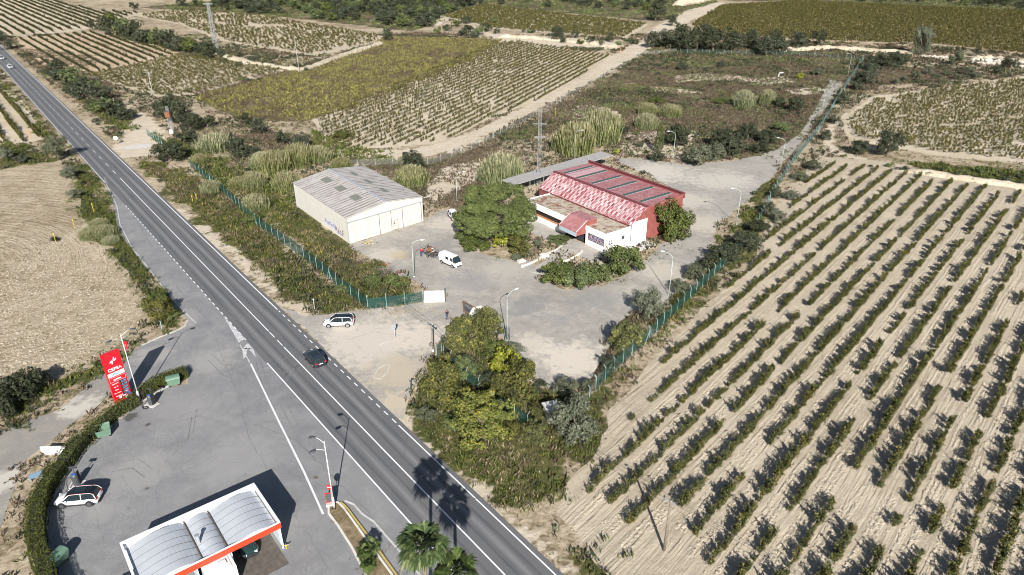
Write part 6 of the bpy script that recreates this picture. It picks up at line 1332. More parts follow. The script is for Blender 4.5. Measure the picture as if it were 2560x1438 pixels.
PL = [
 # entrance / forecourt surroundings
 ('pine',1240,632,225,'large spreading umbrella pine between the warehouse and the white building',1.02),
 ('bush',1190,636,78,'leafy green bush at the left foot of the large pine',.8),('bright',1255,625,60,'bright yellow-green shrub at the right foot of the large pine',.9),('yellow',1300,640,70,'yellow-green bush between the pine and the garden wall',1.0),
 ('bush',1160,606,50,'low green bush beneath the left edge of the pine',.8),
 ('bush',1392,722,88,'dense dark hedge bush, left part of the clump below the garden steps',1.0),('bush',1440,728,86,'dense dark hedge bush, middle of the clump below the garden steps',.95),('bush',1486,720,84,'dense dark hedge bush, right part of the clump below the garden steps',1.0),
 ('bush',1560,698,108,'round dark green tree hiding the front corner of the white building',1.05),
 ('bush',1674,608,104,'tall brownish-green tree growing against the red end wall',1.3),('olive',1700,600,60,'grey-green shrub on the right flank of the tree by the red wall',1.0),
 ('olive',1620,806,76,'grey-green olive tree in front of the fence beside the corner lamp',1.25),('yellow',1560,888,92,'yellow-green bush against the fence below the olive tree',1.15),
 ('oak',1520,935,60,'low dark bush at the fence near the sandy corner of the yard',.8),('olive',1415,1000,70,'low grey-green bush between the hut and the sandy yard corner',.8),('oak',1470,985,50,'dark shrub at the end of the yard by the fence',.8),
 ('yellow',1168,905,112,'yellow-green tree nearest the entrance pole, behind the rusty gate',1.25),('yellow',1215,862,92,'yellow-topped bush against the rusty sliding gate',1.2),('bush',1240,905,70,'green bush tucked behind the entrance trees beside the lamp foot',1.0),
 ('olive',1285,905,60,'dark grey-green bush at the foot of the curved gate lamp',.9),
 ('yellow',1105,1015,116,'brownish-green thicket left of the mimosa, beside the road verge',1.25),('bush',1160,960,80,'green tree in the middle of the thicket behind the mimosa',1.1),('bright',1262,960,88,'brightest yellow-green tree top by the sandy yard edge',1.35),
 ('yellow',1300,1025,124,'large yellow-green tree between the inner fence and the sandy yard',1.25),('yellow',1250,1010,80,'shadowy green tree behind the inner fence posts',1.1),
 ('mimosa',1208,1132,165,'big mimosa with orange-yellow flower clusters beside the road',1.12),
 ('yellow',1338,1118,72,'small yellow-green bush between the mimosa and the olive bush',1.0),('olive',1432,1125,128,'large round grey-green olive bush at the corner of the big vineyard',1.15),('yellow',1340,1060,60,'leafy bush in front of the concrete hut',.8),
 ('oak',1345,985,50,'dark low shrub above the hut at the sand edge',.7),
 ('bush',1185,1035,70,'green bush filling the thicket above the mimosa',.9),('oak',1215,985,64,'dark shaded bush in the heart of the thicket',.9),('olive',1065,1060,60,'grey-green low bush at the left tip of the thicket',.7),('bush',1130,1075,60,'green bush to the left of the mimosa',.8),('yellow',1285,1100,60,'yellowish low bush right of the mimosa, below the fence posts',.8),('oak',1400,1060,56,'dark low bush between the concrete hut and the olive bush',.8),
 # bank along right fence
 ('oakbig',1812,664,92,'dark bramble mass on the bank below the slender lamp',.62),('oakbig',1862,634,86,'dark bramble mass on the bank where the fence disappears',.65),('oakbig',1890,588,66,'dark bramble mass beside the reappearing upper fence',.62),('oak',1770,678,60,'dark shrub on the bank above the green fence, second from the lamp',.7),('olive',1735,706,66,'grey-green shrub on the bank above the fence by the corner lamp',.7),('olive',1700,738,56,'grey-green shrub directly right of the corner lamp foot',.7),('oak',1918,540,50,'dark shrub left of the upper fence, lowest one',.7),('oak',1938,498,40,'dark shrub left of the upper fence, below the neck of the yard',.7),('olive',1975,505,44,'grey-green scrub bush right of the upper fence by the vineyard corner',.7),('olive',1940,560,50,'grey-green scrub bush at the top left corner of the big vineyard',.7),('oak',2030,430,46,'dark scrub just right of the fence above the vineyard',.6),('olive',2000,455,44,'scrub bush right of the fence opposite the neck of the yard',.6),
 ('oak',2060,352,40,'dark scrub right of the fence by the cracked concrete',.7),('oak',2100,262,36,'round bush right of the fence near its yellow marker',.9),('oak',2085,312,36,'scrub bush right of the fence beside the far lamp',.7),
 # centre right
 ('cypress',1646,382,74,'narrow dark cypress standing alone behind the building',1.0),('oakbig',1690,372,66,'dark round tree immediately right of the cypress',1.05),('oak',1642,408,46,'low grey-green bush at the foot of the cypress',.6),('oakbig',1800,376,58,'dark tree, left one of the cluster on the sandy slope',1.1),('oakbig',1832,392,66,'dark tree, front one of the cluster on the sandy slope',1.0),('oakbig',1868,350,44,'dark upright tree at the back of the cluster on the sandy slope',1.2),('olive',1745,420,72,'grey-green bush at the left edge of the rear apron',.9),('olive',1790,404,56,'grey-green bush right behind the first one by the rear apron',.9),
 ('oakbig',1985,282,42,'round dark bush next to the cracked concrete strip',1.05),('oak',1950,270,34,'dull dark bush right of the second far cane clump',.9),('oakbig',1920,362,66,'dark bramble bank left of the neck of the yard, upper part',.6),('oakbig',1895,385,50,'dark bramble bank left of the neck of the yard, lower part',.6),('bush',1950,330,50,'green bramble mass beside the cracked strip',.6),
 ('oak',1560,338,32,'small dark bush between the canes and the pale slope',.8),('bright',1540,388,18,'small yellow-green shrub near the corner of the grey canopy',1.2),('bright',1998,200,20,'small bright shrub in the far brown ground',1.2),('oak',1705,178,32,'dark bush alone at the top left of the brown ground',.8),('oak',1800,170,26,'small dark bush in the upper middle of the brown ground',.7),('olive',2045,190,30,'grey bush in the brown ground near the far corner',.7),('bush',1640,260,50,'low bramble patch at the left edge of the brown ground',.4),('bush',1800,262,50,'low bramble patch behind the pale slope',.35),
 # canes
 ('cane',1255,462,100,'tall pale cane clump left of the lattice mast',1.05),('cane',1225,456,60,'narrower cane clump touching the tall one left of the mast',.95),('cane',1440,392,95,'broad cane clump behind the far lamp and canopy',1.25),('cane',1415,380,70,'left shoulder of the broad canes behind the canopy',1.15),('cane',1500,362,95,'cane clump on the right of the broad canes behind the canopy',1.25),('cane',1528,335,60,'hindmost cane clump above the broad canes',1.1),
 ('cane',1615,325,58,'cane clump nearest the dark tree beside the cypress',.95),('cane',1618,290,46,'cane clump above the one beside the cypress',.95),('cane',1676,296,54,'right-hand cane clump of the three above the cypress',.85),('cane',1858,270,52,'left one of the paired round cane clumps in the brown ground',1.15),('cane',1915,262,42,'right one of the paired round cane clumps in the brown ground',1.25),
 ('cane',1030,470,82,'green cane clump behind the right corner of the warehouse',.9),('oakbig',1032,428,60,'dark round tree behind the warehouse at the sandy track',.95),
 ('cane',540,382,84,'wide cane clump among the oaks above the fence',.75),('cane',500,412,40,'small cane clump just inside the fence near its start',.9),('cane',530,486,48,'cane clump beside the fence bend',.95),('cane',597,470,44,'small cane clump between fence and reed bed',.8),('cane',640,472,56,'cane clump, left end of the reed bed by the warehouse',1.0),('cane',643,530,60,'cane clump in front of the reed bed at the fence',1.0),('cane',690,440,80,'cane clump, upper left of the reed bed by the warehouse',1.05),('cane',720,480,66,'cane clump touching the left wall of the warehouse',1.05),('cane',750,420,84,'cane clump, middle of the reed bed behind the warehouse',.95),('cane',800,408,60,'cane clump, right end of the reed bed behind the warehouse',.95),('cane',855,424,50,'low cane clump at the rear edge of the warehouse roof',.8),('cane',660,425,60,'cane clump, back of the reed bed by the warehouse',1.0),
 # left oaks
 ('oakbig',440,312,84,'big dark oak cluster behind the transformer pole',1.0),('oakbig',478,330,60,'dark oak right of the transformer pole',.9),('oakbig',412,300,46,'dark oak left of the transformer pole',.9),('oakbig',470,362,50,'dark oak below the transformer pole',.9),('oak',520,322,50,'low oak at the corner of the yellow weed field',.7),
 ('oakbig',430,408,76,'dark spreading tree at the beginning of the roadside fence',.8),('oakbig',598,398,60,'round dark tree in the middle of the canes',1.0),('oak',650,338,50,'olive-green tree below the yellow weed field',.9),('oak',615,316,44,'brown-green shrub below the yellow weed field',.8),('oakbig',755,378,48,'dark tree at the lower corner of the middle vineyard',1.1),('oak',710,365,50,'tree left of the corner of the middle vineyard',.8),('yellow',860,350,60,'brownish shrub among the lowest vines of the middle vineyard',.5),('oak',575,360,36,'dark bush behind the wide cane clump',.8),('oak',640,400,40,'small dark tree right of the one amid the canes',.9),
 ('olive',152,405,62,'tree on the left verge that throws its shadow on the road',1.25),('olive',180,450,44,'shrub on the left verge just below the shadow-casting tree',.9),('olive',20,400,40,'grey bush at the left frame edge by the small vineyard',.8),('oak',60,412,44,'low bush on the bank above the ploughed field',.6),
 ('olive',190,500,40,'shrub on the rocky verge beside the ploughed field',.7),('yellow',405,808,80,'autumn-coloured bush at the corner of the ploughed field and forecourt',1.05),('bush',395,772,60,'green bush behind the autumn-coloured one by the slip road',.8),('bush',435,800,40,'green bush on the rim of the kerb by the slip road',.7),('oak',138,606,26,'low weedy tuft inside the ploughed field',.5),
 ('oak',15,128,50,'dark tree at the left frame edge where the road vanishes',1.1),('oak',232,76,26,'small dark bush at the corner of the top-left vineyards',1.2),
 ('oak',970,104,32,'dark tree at the far right corner of the upper green vineyard',1.1),('oak',1390,104,46,'dark trees on the strip above the middle vineyard',.9),('oak',1438,96,22,'small dark tree right of the strip trees above the middle vineyard',1.0),('oak',1525,106,22,'lone small dark tree near the sandy track junction',1.3),('oak',1638,52,46,'dark tree at the meeting of the far tracks',1.2),
 ('oakbig',2216,396,62,'dark round oak at the lower edge of the right-hand field',1.35),('oakbig',2145,390,46,'smaller dark oak left of the round one at the right-hand field',1.0),('olive',2300,140,60,'bare grey-green tree behind the stone terrace',1.4),('olive',2385,165,40,'thin grey tree beside the retaining wall',1.0),
 ('oak',2520,178,44,'dark bush right of the retaining wall',.9),('oak',2490,186,30,'small dark bush below the retaining wall',.8),('oak',2440,140,24,'small dark tree above the retaining wall',1.0),
 ('bush',935,720,60,'tangled bush inside the corner of the roadside fence',.8),('bush',985,722,50,'green bush behind the fence left of the gate wall',.8),('dead',960,700,60,'bare grey shrub inside the roadside fence',.6),('bush',632,562,46,'yellowish-green bush by the fence gap',.8),('yellow',1015,716,36,'yellow-tinged bush at the foot of the front lamp',.8),
 ('bush',860,735,44,'green shrub against the outside of the roadside fence',.7),('olive',1345,618,24,'small grey shrub in the garden above the steps',.9),('bush',1395,612,60,'low shrub bed by the top of the left garden wall',.35),('olive',1290,655,26,'little grey shrub in the garden by the pine',.8),
 ('dead',1425,690,50,'dry brown shrub bed between the garden wall and hedge',.4),
 ('oak',1680,66,34,'dark tree beside the track at its top bend',.9)]
for q in PL:
    kind, u, v, w, lb = q[:5]; hs = q[5] if len(q) > 5 else 1
    if kind == 'cypress':
        x, y = P(u, v); h = w * scale_at(x, y) * .97; t = thing('cypress_tree', lb, 'tree', (x, y, 0)); t.scale = (h / 2, h / 2, h / 2); link('trunk', TPL['cypress'][0][1], t); link('crown', TPL['cypress'][0][0], t); continue
    plant(kind, u, v, w, lb, None, hs * (1.12 if kind == 'yellow' and v > 820 else 1))
# clusters sharing a label
def cluster(kind, pts, lb, grp, hs=.95, parts=True):
    for (u, v, w) in pts: plant(kind, u, v, w * (1.22 if kind in ('far', 'oak') else 1.05), lb, grp, hs * prng.uniform(.85, 1.15), parts)
cluster('far', [(262,80,42),(290,92,50),(315,96,44),(335,104,48),(352,110,40),(375,112,46),(398,116,40),(420,122,44),(440,130,44),(462,132,40),(480,134,34),(505,136,30),(530,140,34),(548,146,26),(285,74,36),(520,150,26)], 'dark evergreen tree in the line between the upper-left vineyards', 'trees between the upper-left vineyards')
cluster('far', [(140,192,44),(160,205,46),(182,216,48),(200,232,46),(222,246,46),(246,262,46),(262,280,44),(284,296,46),(306,306,44),(322,300,36),(232,232,36),(268,254,36),(290,272,34),(208,252,36),(244,286,36),(185,240,36)], 'dull scrub tree in the roadside thicket at upper left', 'roadside thicket at upper left', .8)
cluster('oak', [(1632,122,42),(1655,118,44),(1676,124,46),(1700,118,46),(1716,132,50),(1742,126,50),(1765,116,44),(1782,134,46),(1806,130,54),(1836,130,50),(1864,124,40),(1900,132,42),(1915,142,50),(1940,118,40),(1952,138,40),(1992,128,42),(2004,116,34),(2044,112,36),(1880,108,30)], 'dark evergreen tree in the belt behind the far green fence', 'tree belt behind the far green fence', 1.0)
cluster('oak', [(2170,178,46),(2186,170,40),(2205,176,50),(2228,170,44),(2240,160,40),(2150,205,36),(2165,212,40),(2140,228,34),(2255,165,30),(2175,196,36)], 'dark bush in the thicket right of the fence corner', 'thicket right of the fence corner', .75)
cluster('olive', [(2290,196,24),(2320,188,26),(2340,200,22),(2365,192,24),(2420,190,30),(2260,205,24),(2440,196,24),(2390,200,22),(2240,212,22)], 'grey-green shrub in the brown ground above the right-hand field', 'shrubs above the right-hand field', .7)
cluster('oak', [(0,1046,64),(32,1030,66),(62,1012,66),(92,992,62),(20,1060,50),(104,975,44),(50,985,50),(10,1010,50),(80,1000,40)], 'dense dark bush in the tall hedge at the left edge', 'tall hedge at the left edge', 1.1)
cluster('cane', [(232,602,50),(262,598,54),(250,572,44),(280,612,40)], 'green cane tuft beside the bend of the slip road', 'canes beside the slip road', .75)
cluster('small', [(1555,325,14),(1572,352,16),(1590,340,14),(1598,370,18),(1608,358,12),(1700,352,12),(1735,345,12),(1745,360,14),(1728,372,14),(1760,342,12),(1770,372,12),(1580,390,14),(1615,385,14),(1585,364,12),(1752,330,12),(1710,392,16),(1725,404,16)], 'small dark shrub dotted on the pale sandy slope', 'shrubs on the pale sandy slope', .8, False)
cluster('small', [(1140,68,26),(1165,60,26),(1172,84,30),(1200,88,30),(1215,80,26),(1185,98,26),(1235,60,24),(1158,92,24),(1120,78,26),(1095,86,22),(1240,85,16),(1310,82,12),(1322,84,12),(1332,84,12),(1410,108,20),(1450,112,20),(1475,112,18),(1500,116,22),(1545,118,18),(1590,112,18),(1480,100,16)], 'small shrub on the waste strip above the middle fields', 'shrubs on the waste strip above the middle fields', .9, False)
cluster('small', [(580,150,22),(600,144,18),(630,154,18),(662,160,22),(745,170,20),(765,180,16),(700,166,14),(596,168,20),(560,158,20),(605,205,22),(622,206,16),(645,204,14),(888,130,18),(925,120,14),(680,160,14)], 'small shrub on the bank below the upper green vineyard', 'shrubs on the bank below the upper green vineyard', .8, False)
cluster('small', [(2225,420,22),(2260,428,20),(2320,438,24),(2340,440,24),(2385,446,26),(2430,452,24),(2470,456,26),(2515,458,28),(2550,466,26),(2290,410,16),(2405,438,20),(2500,444,24),(2450,434,22),(2355,430,20),(2540,448,24),(2110,395,16),(2090,385,14),(2175,418,14)], 'dark weedy shrub along the terrace above the big vineyard', 'shrubs along the terrace above the big vineyard', .6, False)
# woods at the top, each tree a thing
EXTRA = []
def wood(pg, sp, lb, grp, seed, kinds=('far',), rr=(2.6, 4.6), dens=1.0, cap=200, quota=150):
    pw = poly(pg); A = np.array(pw); r = random.Random(seed); got = []; tries = 0
    while len(got) < cap and tries < 6000:
        tries += 1; x = r.uniform(A[:, 0].min(), A[:, 0].max()); y = r.uniform(A[:, 1].min(), A[:, 1].max())
        if not inpoly([x], [y], pw)[0]: continue
        if vnoise([x], [y], 28, seed)[0] > dens: continue
        if any((x - a) ** 2 + (y - b) ** 2 < sp * sp for a, b in got): continue
        got.append((x, y))
    got.sort(key=lambda q: q[1]); EXTRA.extend([(x, y, r.uniform(*rr), r.uniform(.8, 1.05)) for x, y in got[quota:]])
    for x, y in got[:quota]: plant(kinds[r.randrange(len(kinds))], 0, 0, 0, lb, grp, r.uniform(.8, 1.05), False, (x, y), r.uniform(*rr))
    return len(got)
nw = [wood([(545,25),(560,-12),(1165,-12),(1190,8),(1120,40),(1085,68),(1020,72),(870,58),(700,40)], 5.2, 'dark pine scrub tree in the wood at the top left of centre', 'wood at the top left of centre', 1, dens=.92, rr=(3.4, 6.0), cap=215),
 wood([(1190,10),(1200,-14),(1700,-14),(1720,0),(1640,28),(1500,24),(1300,16)], 7.5, 'dark tree scattered over the pale slope at the top centre', 'trees on the pale slope at the top centre', 2, dens=.7, rr=(2.8, 5.0), cap=60, quota=45),
 wood([(1880,-14),(2600,-14),(2600,24),(2400,14),(2000,0)], 8, 'dark tree in the belt along the top right edge', 'tree belt along the top right edge', 3, dens=.92, rr=(3.4, 6), cap=85, quota=60),
 wood([(270,-12),(540,-12),(550,20),(480,18),(340,26)], 9, 'dark bush on the waste ground at the top left edge', 'bushes at the top left edge', 4, dens=.6, rr=(2.2, 4), cap=24, quota=12)]
XV = []; XM = []
for i, (x, y, r_, h_) in enumerate(EXTRA):
    me = TPL['far'][i % 4][0]; a = np.empty(len(me.vertices) * 3, np.float32); me.vertices.foreach_get('co', a); a = a.reshape(-1, 3); q = i * 1.7; X = a[:, 0] * cos(q) - a[:, 1] * sin(q); Y = a[:, 0] * sin(q) + a[:, 1] * cos(q); XV.append(np.stack([X * r_ + x, Y * r_ + y, a[:, 2] * r_ * h_], 1))
if XV:
    XV = np.concatenate(XV); tag(link('far_trees', np_mesh('far_trees', XV, qf(len(XV) // 4), M['lf_oak'])), 'farthest trees of the woods along the top edge', 'trees', None, 'stuff')
# ------------------------------------------------------------------ clipped hedge along the forecourt
def hedge(pts, w, h, lb, n_per=430, name='clipped_hedge', mats=('lf_hedge',), wob=.1):
    pw = [np.array(p) for p in pts]; t = thing(name, lb, 'hedge', (*pw[0], 0)); rs = np.random.RandomState(len(pts)); C, NR = [], []; core = []
    for i, (a, b) in enumerate(zip(pw, pw[1:])):
        l = np.linalg.norm(b - a); d = (b - a) / l; n = np.array([-d[1], d[0]]); k = int(l * n_per); s = rs.rand(k) * l
        face = rs.choice(3, k, p=[.4, .3, .3]); off = np.where(face == 0, rs.uniform(-1, 1, k), np.where(face == 1, 1, -1) * 1.0) * w / 2; z = np.where(face == 0, h, rs.uniform(.05, 1, k) * h)
        bul = (vnoise(pw[0][0] + s + i * 7, z * 3 + off, .9, 3) - .5) * 2.4 * wob
        off = off * (1 + bul) + rs.normal(size=k) * .03; z = z + bul * .9 * (face == 0) + rs.normal(size=k) * .03
        p = (a - pw[0]) + d * s[:, None] + n * off[:, None]; C.append(np.concatenate([p, z[:, None]], 1))
        NR.append(np.where((face == 0)[:, None], np.array([0, 0, 1.]), np.concatenate([n * np.sign(off)[:, None], np.zeros((k, 1))], 1)))
    C = np.concatenate(C); NR = np.concatenate(NR); link('foliage', np_mesh('foliage', quads(C, .075, rs, .1, .7, NR * 1.0), qf(len(C)), M[mats[0]]), t)
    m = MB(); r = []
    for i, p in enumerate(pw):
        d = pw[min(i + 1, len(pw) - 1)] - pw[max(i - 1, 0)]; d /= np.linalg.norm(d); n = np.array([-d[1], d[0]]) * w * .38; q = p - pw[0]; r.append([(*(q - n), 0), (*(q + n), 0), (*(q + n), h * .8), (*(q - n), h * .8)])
    m.loft(r); m.build('dark_core', M['hedgecore'], t); return t  # solid dark block filling the hedge behind its leaves
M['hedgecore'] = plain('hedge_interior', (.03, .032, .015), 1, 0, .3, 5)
hedge(poly([(468,938),(440,948),(400,962),(365,985),(352,998)]), 1.7, 1.25, 'low clipped hedge at the rounded far end by the closed container')
hedge(poly([(345,1010),(330,1018),(300,1035),(262,1068),(228,1098),(222,1104)]), 1.5, 1.5, 'clipped hedge stretch in front of the price totem')
hedge(poly([(214,1110),(196,1130),(176,1155),(165,1175)]), 1.7, 1.75, 'clipped hedge stretch next to the white low wall')
hedge(poly([(156,1182),(137,1208),(116,1240),(104,1275),(98,1310),(97,1350),(104,1395),(120,1440),(135,1490),(170,1560)]), 1.6, 1.8, 'longest clipped hedge stretch curving down to the lower left corner')
# ------------------------------------------------------------------ palms
def palm_crown(n, L_, rs, droop=.5):
    V = []
    for k in range(n):
        q = 2 * pi * k * .618 + rs.uniform(-.2, .2); el = rs.uniform(-.5, 1.2); l = L_ * rs.uniform(.8, 1.1)
        d = np.array([cos(q) * cos(el), sin(q) * cos(el), sin(el)]); pet = d * l * .5; sdir = np.cross(d, (0, 0, 1.0)); sdir /= np.linalg.norm(sdir) + 1e-6; upv = np.cross(sdir, d)
        w = .035; V += [tuple(-sdir * w), tuple(sdir * w), tuple(pet + sdir * w), tuple(pet - sdir * w)]
        for j in range(15):
            a = (j - 7) / 7 * 1.25; e = d * cos(a) + sdir * sin(a); ll = l * .62 * (1 - .25 * abs(a)) * rs.uniform(.85, 1.1); mid = pet + e * ll * .55 + upv * .05; tip = pet + e * ll + np.array([0, 0, -droop * ll * rs.uniform(.3, 1)]); nn = np.cross(e, upv) * .055 * L_
            V += [tuple(pet), tuple(mid - nn), tuple(tip), tuple(mid + nn)]
    return np.array(V)
def palm(x, y, h, lb, L_=1.9, n=46, seed=1, r=.2):
    rs = np.random.RandomState(seed); t = thing('fan_palm', lb, 'palm', (x, y, 0)); m = MB(); b = rs.uniform(-.3, .3, 2)
    m.tube([(0, 0, 0), (0, 0, .3), (b[0] * .5, b[1] * .5, h * .5), (b[0], b[1], h)], [r * 1.5, r * 1.1, r * .85, r * .9], 10); m.build('trunk', M['palmbark'], t, True)
    V = palm_crown(n, L_, rs) + np.array([b[0], b[1], h]); link('crown', np_mesh('crown', V, qf(len(V) // 4), M['lf_palm']), t)
palm(-6.85 * 1.0, 38.6, 12.2, 'tall fan palm at the bottom edge, left of the two', 2.1, 52, 3); palm(-4.55, 38.2, 10.0, 'tall fan palm at the bottom edge, right and lower of the two', 1.9, 46, 4)
for k, (u, v, h, lb) in enumerate([(915, 1400, .9, 'small fan palm clump in the planted island, front one'), (938, 1382, 1.0, 'small fan palm clump in the planted island, rear one'), (925, 1420, .7, 'small fan palm clump in the planted island, lowest one')]):
    x, y = P(u, v); palm(x, y, h, lb, 1.0, 26, 20 + k, .12)
# ------------------------------------------------------------------ vines
def vine_tpl(seed, n, leaf, mats, L_=1.25, H_=1.15, ns=6):
    rs = np.random.RandomState(seed); C = []
    k_ = max(1, n // ns)
    for s_ in range(ns):
        a = np.array([rs.uniform(-L_ / 2, L_ / 2), rs.uniform(-.12, .12), .45]); d = np.array([rs.uniform(-.25, .25), rs.uniform(-.30, .30), rs.uniform(.3, .95) * H_ * .7])
        f = rs.rand(k_)[:, None]; C.append(a + d * f + rs.normal(size=(k_, 3)) * (.13, .11, .09))
    C = np.concatenate(C); C[:, 2] = np.maximum(C[:, 2], .12); n = len(C); V = quads(C, leaf, rs, .4, .75); mi = [0] * n
    m = MB(); m.tube([(0, 0, -.02), (.04, 0, .3), (0, 0, .6)], [.05, .04, .035], 5); m.tube([(-.4, 0, .62), (0, 0, .58), (.4, 0, .64)], .02, 4)
    tv = np.array(m.v); return V, tv, m.f
VT = [vine_tpl(200 + i, 360, .10, None, 1.2, 1.22, 8) for i in range(5)]
def vine_mesh(i):
    V, tv, tf = VT[i]; me = bpy.data.meshes.new('grapevine'); vs = np.concatenate([V, tv]); n = len(V) // 4; fs = [tuple(range(4 * k, 4 * k + 4)) for k in range(n)] + [tuple(a + len(V) for a in f) for f in tf]
    me.from_pydata([tuple(v) for v in vs], [], fs); me.materials.append(M['lf_vine']); me.materials.append(M['bark']); me.polygons.foreach_set('material_index', [0] * n + [1] * len(tf)); me.update(); return me
VM = [vine_mesh(i) for i in range(5)]
d41 = R(40.5); dcv = np.array([sin(d41), cos(d41)]); ncv = np.array([cos(d41), -sin(d41)])
def pl2w(o, a): return ncv * o + dcv * a
starts = {-6: 168, -5: 149, -4: 127, -3: 104, -2: 76.5, -1: 62.5, 0: 49, 1: 49, 2: 48, 3: 53.5, 4: 51, 5: 48.5}
spots = []; vr = random.Random(9); K54 = 54 / 54
for k in range(-6, 19):
    off_far = -31.3 + (3.4 if k > 0 else 3.25) * k; off_near = -30.8 + (2.88 if k > 0 else 3.2) * k
    a = starts.get(k, 42); end = 192 + vr.uniform(-2, 1.5); gap = 0
    while a < end:
        t_ = (a - 50) / 142; o = off_near + (off_far - off_near) * t_
        dens = .30 + .035 * max(0, k)
        if gap > 0: gap -= 1
        elif vr.random() < .016 + .0022 * max(0, k): gap = vr.choice([1, 1, 2, 2, 3, 5])
        elif vnoise([a * 1.0], [k * 17.0], 5, 3)[0] > (.97 - .006 * max(0, k)): pass
        else:
            q = pl2w(o + vr.uniform(-.12, .12), a); x, y = q
            if vis(x, y, 130): spots.append((x, y, vr.choice([.6, .8, .9, 1.0, 1.05, 1.15, 1.25])))
        a += 1.22
spots.sort(key=lambda s: math.hypot(s[0], s[1]))
near = spots[:300]; rest = spots[300:]
for x, y, s_ in near:
    o = link('grapevine', VM[vr.randrange(5)], None, (x, y, 0), (0, 0, pi / 2 - R(41.2) + (pi if vr.random() < .5 else 0))); o.scale = (s_, s_ * vr.uniform(.85, 1.15), s_ * vr.uniform(.85, 1.2))
    tag(o, 'leafy grapevine in the nearest rows of the big vineyard', 'grapevine', 'grapevines in the nearest rows of the big vineyard')
allV, allM, allF = [], [], []; 
def stuffvines(sp, T, mi, azd):
    rs = np.random.RandomState(len(sp)); 
    if not sp: return
    S_ = np.array(sp)
    for i in range(len(T)):
        sel = S_[i::len(T)]
        if not len(sel): continue
        V = T[i][0]; r = pi / 2 - R(azd) + (pi * (rs.rand(len(sel)) < .5)); c, s = np.cos(r), np.sin(r); sc = sel[:, 2]
        X = (V[None, :, 0] * c[:, None] - V[None, :, 1] * s[:, None]) * sc[:, None] + sel[:, 0:1]; Y = (V[None, :, 0] * s[:, None] + V[None, :, 1] * c[:, None]) * sc[:, None] + sel[:, 1:2]; Z = V[None, :, 2] * (sc * rs.uniform(.8, 1.2, len(sel)))[:, None]
        allV.append(np.stack([X, Y, Z], -1).reshape(-1, 3)); allM.append(np.full(len(sel) * len(V) // 4, mi))
VT2 = [vine_tpl(220 + i, 190, .12, None, 1.15, 1.22, 7) for i in range(5)]
stuffvines([s for s in rest if s[1] < 105], VT, 0, 41.2); stuffvines([s for s in rest if s[1] >= 105], VT2, 0, 41.2)
VT3 = [vine_tpl(240 + i, 36, .19, None, 1.5, 1.25, 4) for i in range(4)]; VT4 = [vine_tpl(250 + i, 15, .34, None, 1.7, 1.2, 3) for i in range(4)]
def field_vines(key, a, b, spacing, step, T, mi, size, miss=.06, seed=0, inset=.0, jit=.15, patch=None):
    pg = poly(FIELDS[key][0]); A = np.array(pg); pa, pb = np.array(P(*a)), np.array(P(*b)); d = (pb - pa) / np.linalg.norm(pb - pa); n = np.array([-d[1], d[0]]); r = np.random.RandomState(seed)
    on = A @ n; od = A @ d; os_ = np.arange(on.min(), on.max(), spacing); ds = np.arange(od.min(), od.max(), step); O, D = np.meshgrid(os_, ds); O = O.ravel() + r.uniform(-jit, jit, O.size); D = D.ravel() + r.uniform(-step * .3, step * .3, D.size)
    X = n[0] * O + d[0] * D; Y = n[1] * O + d[1] * D; c = A.mean(0); k = inpoly(c[0] + (X - c[0]) * (1 + inset), c[1] + (Y - c[1]) * (1 + inset), pg) & (r.rand(X.size) > miss) & vis(X, Y)
    if patch: k &= vnoise(X, Y, patch[0], seed) < patch[1]
    sp = np.stack([X[k], Y[k], size * r.uniform(.75, 1.2, k.sum())], 1); stuffvines([tuple(q) for q in sp], T, mi, math.degrees(math.atan2(d[0], d[1]))); return len(sp)
nf = {}
nf['Ff'] = field_vines('Ff', (1136,349), (1522,138), 2.75, 1.15, VT3, 1, 1.0, .05, 1, .02, .08, (7, .93))
nf['Fb'] = field_vines('Fb', (201,183), (60,99), 4.6, 1.3, VT3, 2, 1.35, .02, 2, .05, .1)
nf['Fc'] = field_vines('Fc', (300,240), (445,140), 3.2, 1.9, VT3, 1, 1.25, .14, 3, .03, .45, (9, .9)) if False else field_vines('Fc', (330,215), (520,235), 3.3, 1.5, VT3, 1, 1.25, .08, 3, .03, .25, (9, .92))
nf['Fa'] = field_vines('Fa', (178,67), (45,10), 5.2, 1.9, VT3, 2, 1.6, .0, 4, .04, .1)
nf['Fd'] = field_vines('Fd', (500,40), (900,100), 3.4, 2.3, VT3, 1, 1.5, .2, 5, .04, .5, (11, .8))
nf['Fg'] = field_vines('Fg', (1130,40), (1560,92), 2.6, 2.0, VT4, 1, 1.25, .08, 6, .03, .3)
nf['Fh'] = field_vines('Fh', (1760,60), (2560,100), 2.3, 1.8, VT4, 1, 1.25, .03, 7, .02, .3)
nf['Fi'] = field_vines('Fi', (2150,270), (2560,262), 2.5, 1.5, VT3, 1, 1.15, .1, 8, .06, .35, (9, .88))
nf['Fj'] = field_vines('Fj', (85,350), (0,245), 4.2, 1.3, VT3, 1, 1.5, .02, 9, .06, .1)
V = np.concatenate(allV); print('vine quads', len(V) // 4, nf, len(rest), nw)
tag(link('grapevines', np_mesh('grapevines', V, qf(len(V) // 4), [M['lf_vine'], M['lf_vine_y'], M['lf_vine_d']], np.concatenate(allM))), 'rows of smaller and farther grapevines across all the fields', 'grapevines', None, 'stuff')
# thin stakes in the near rows
m = MB()
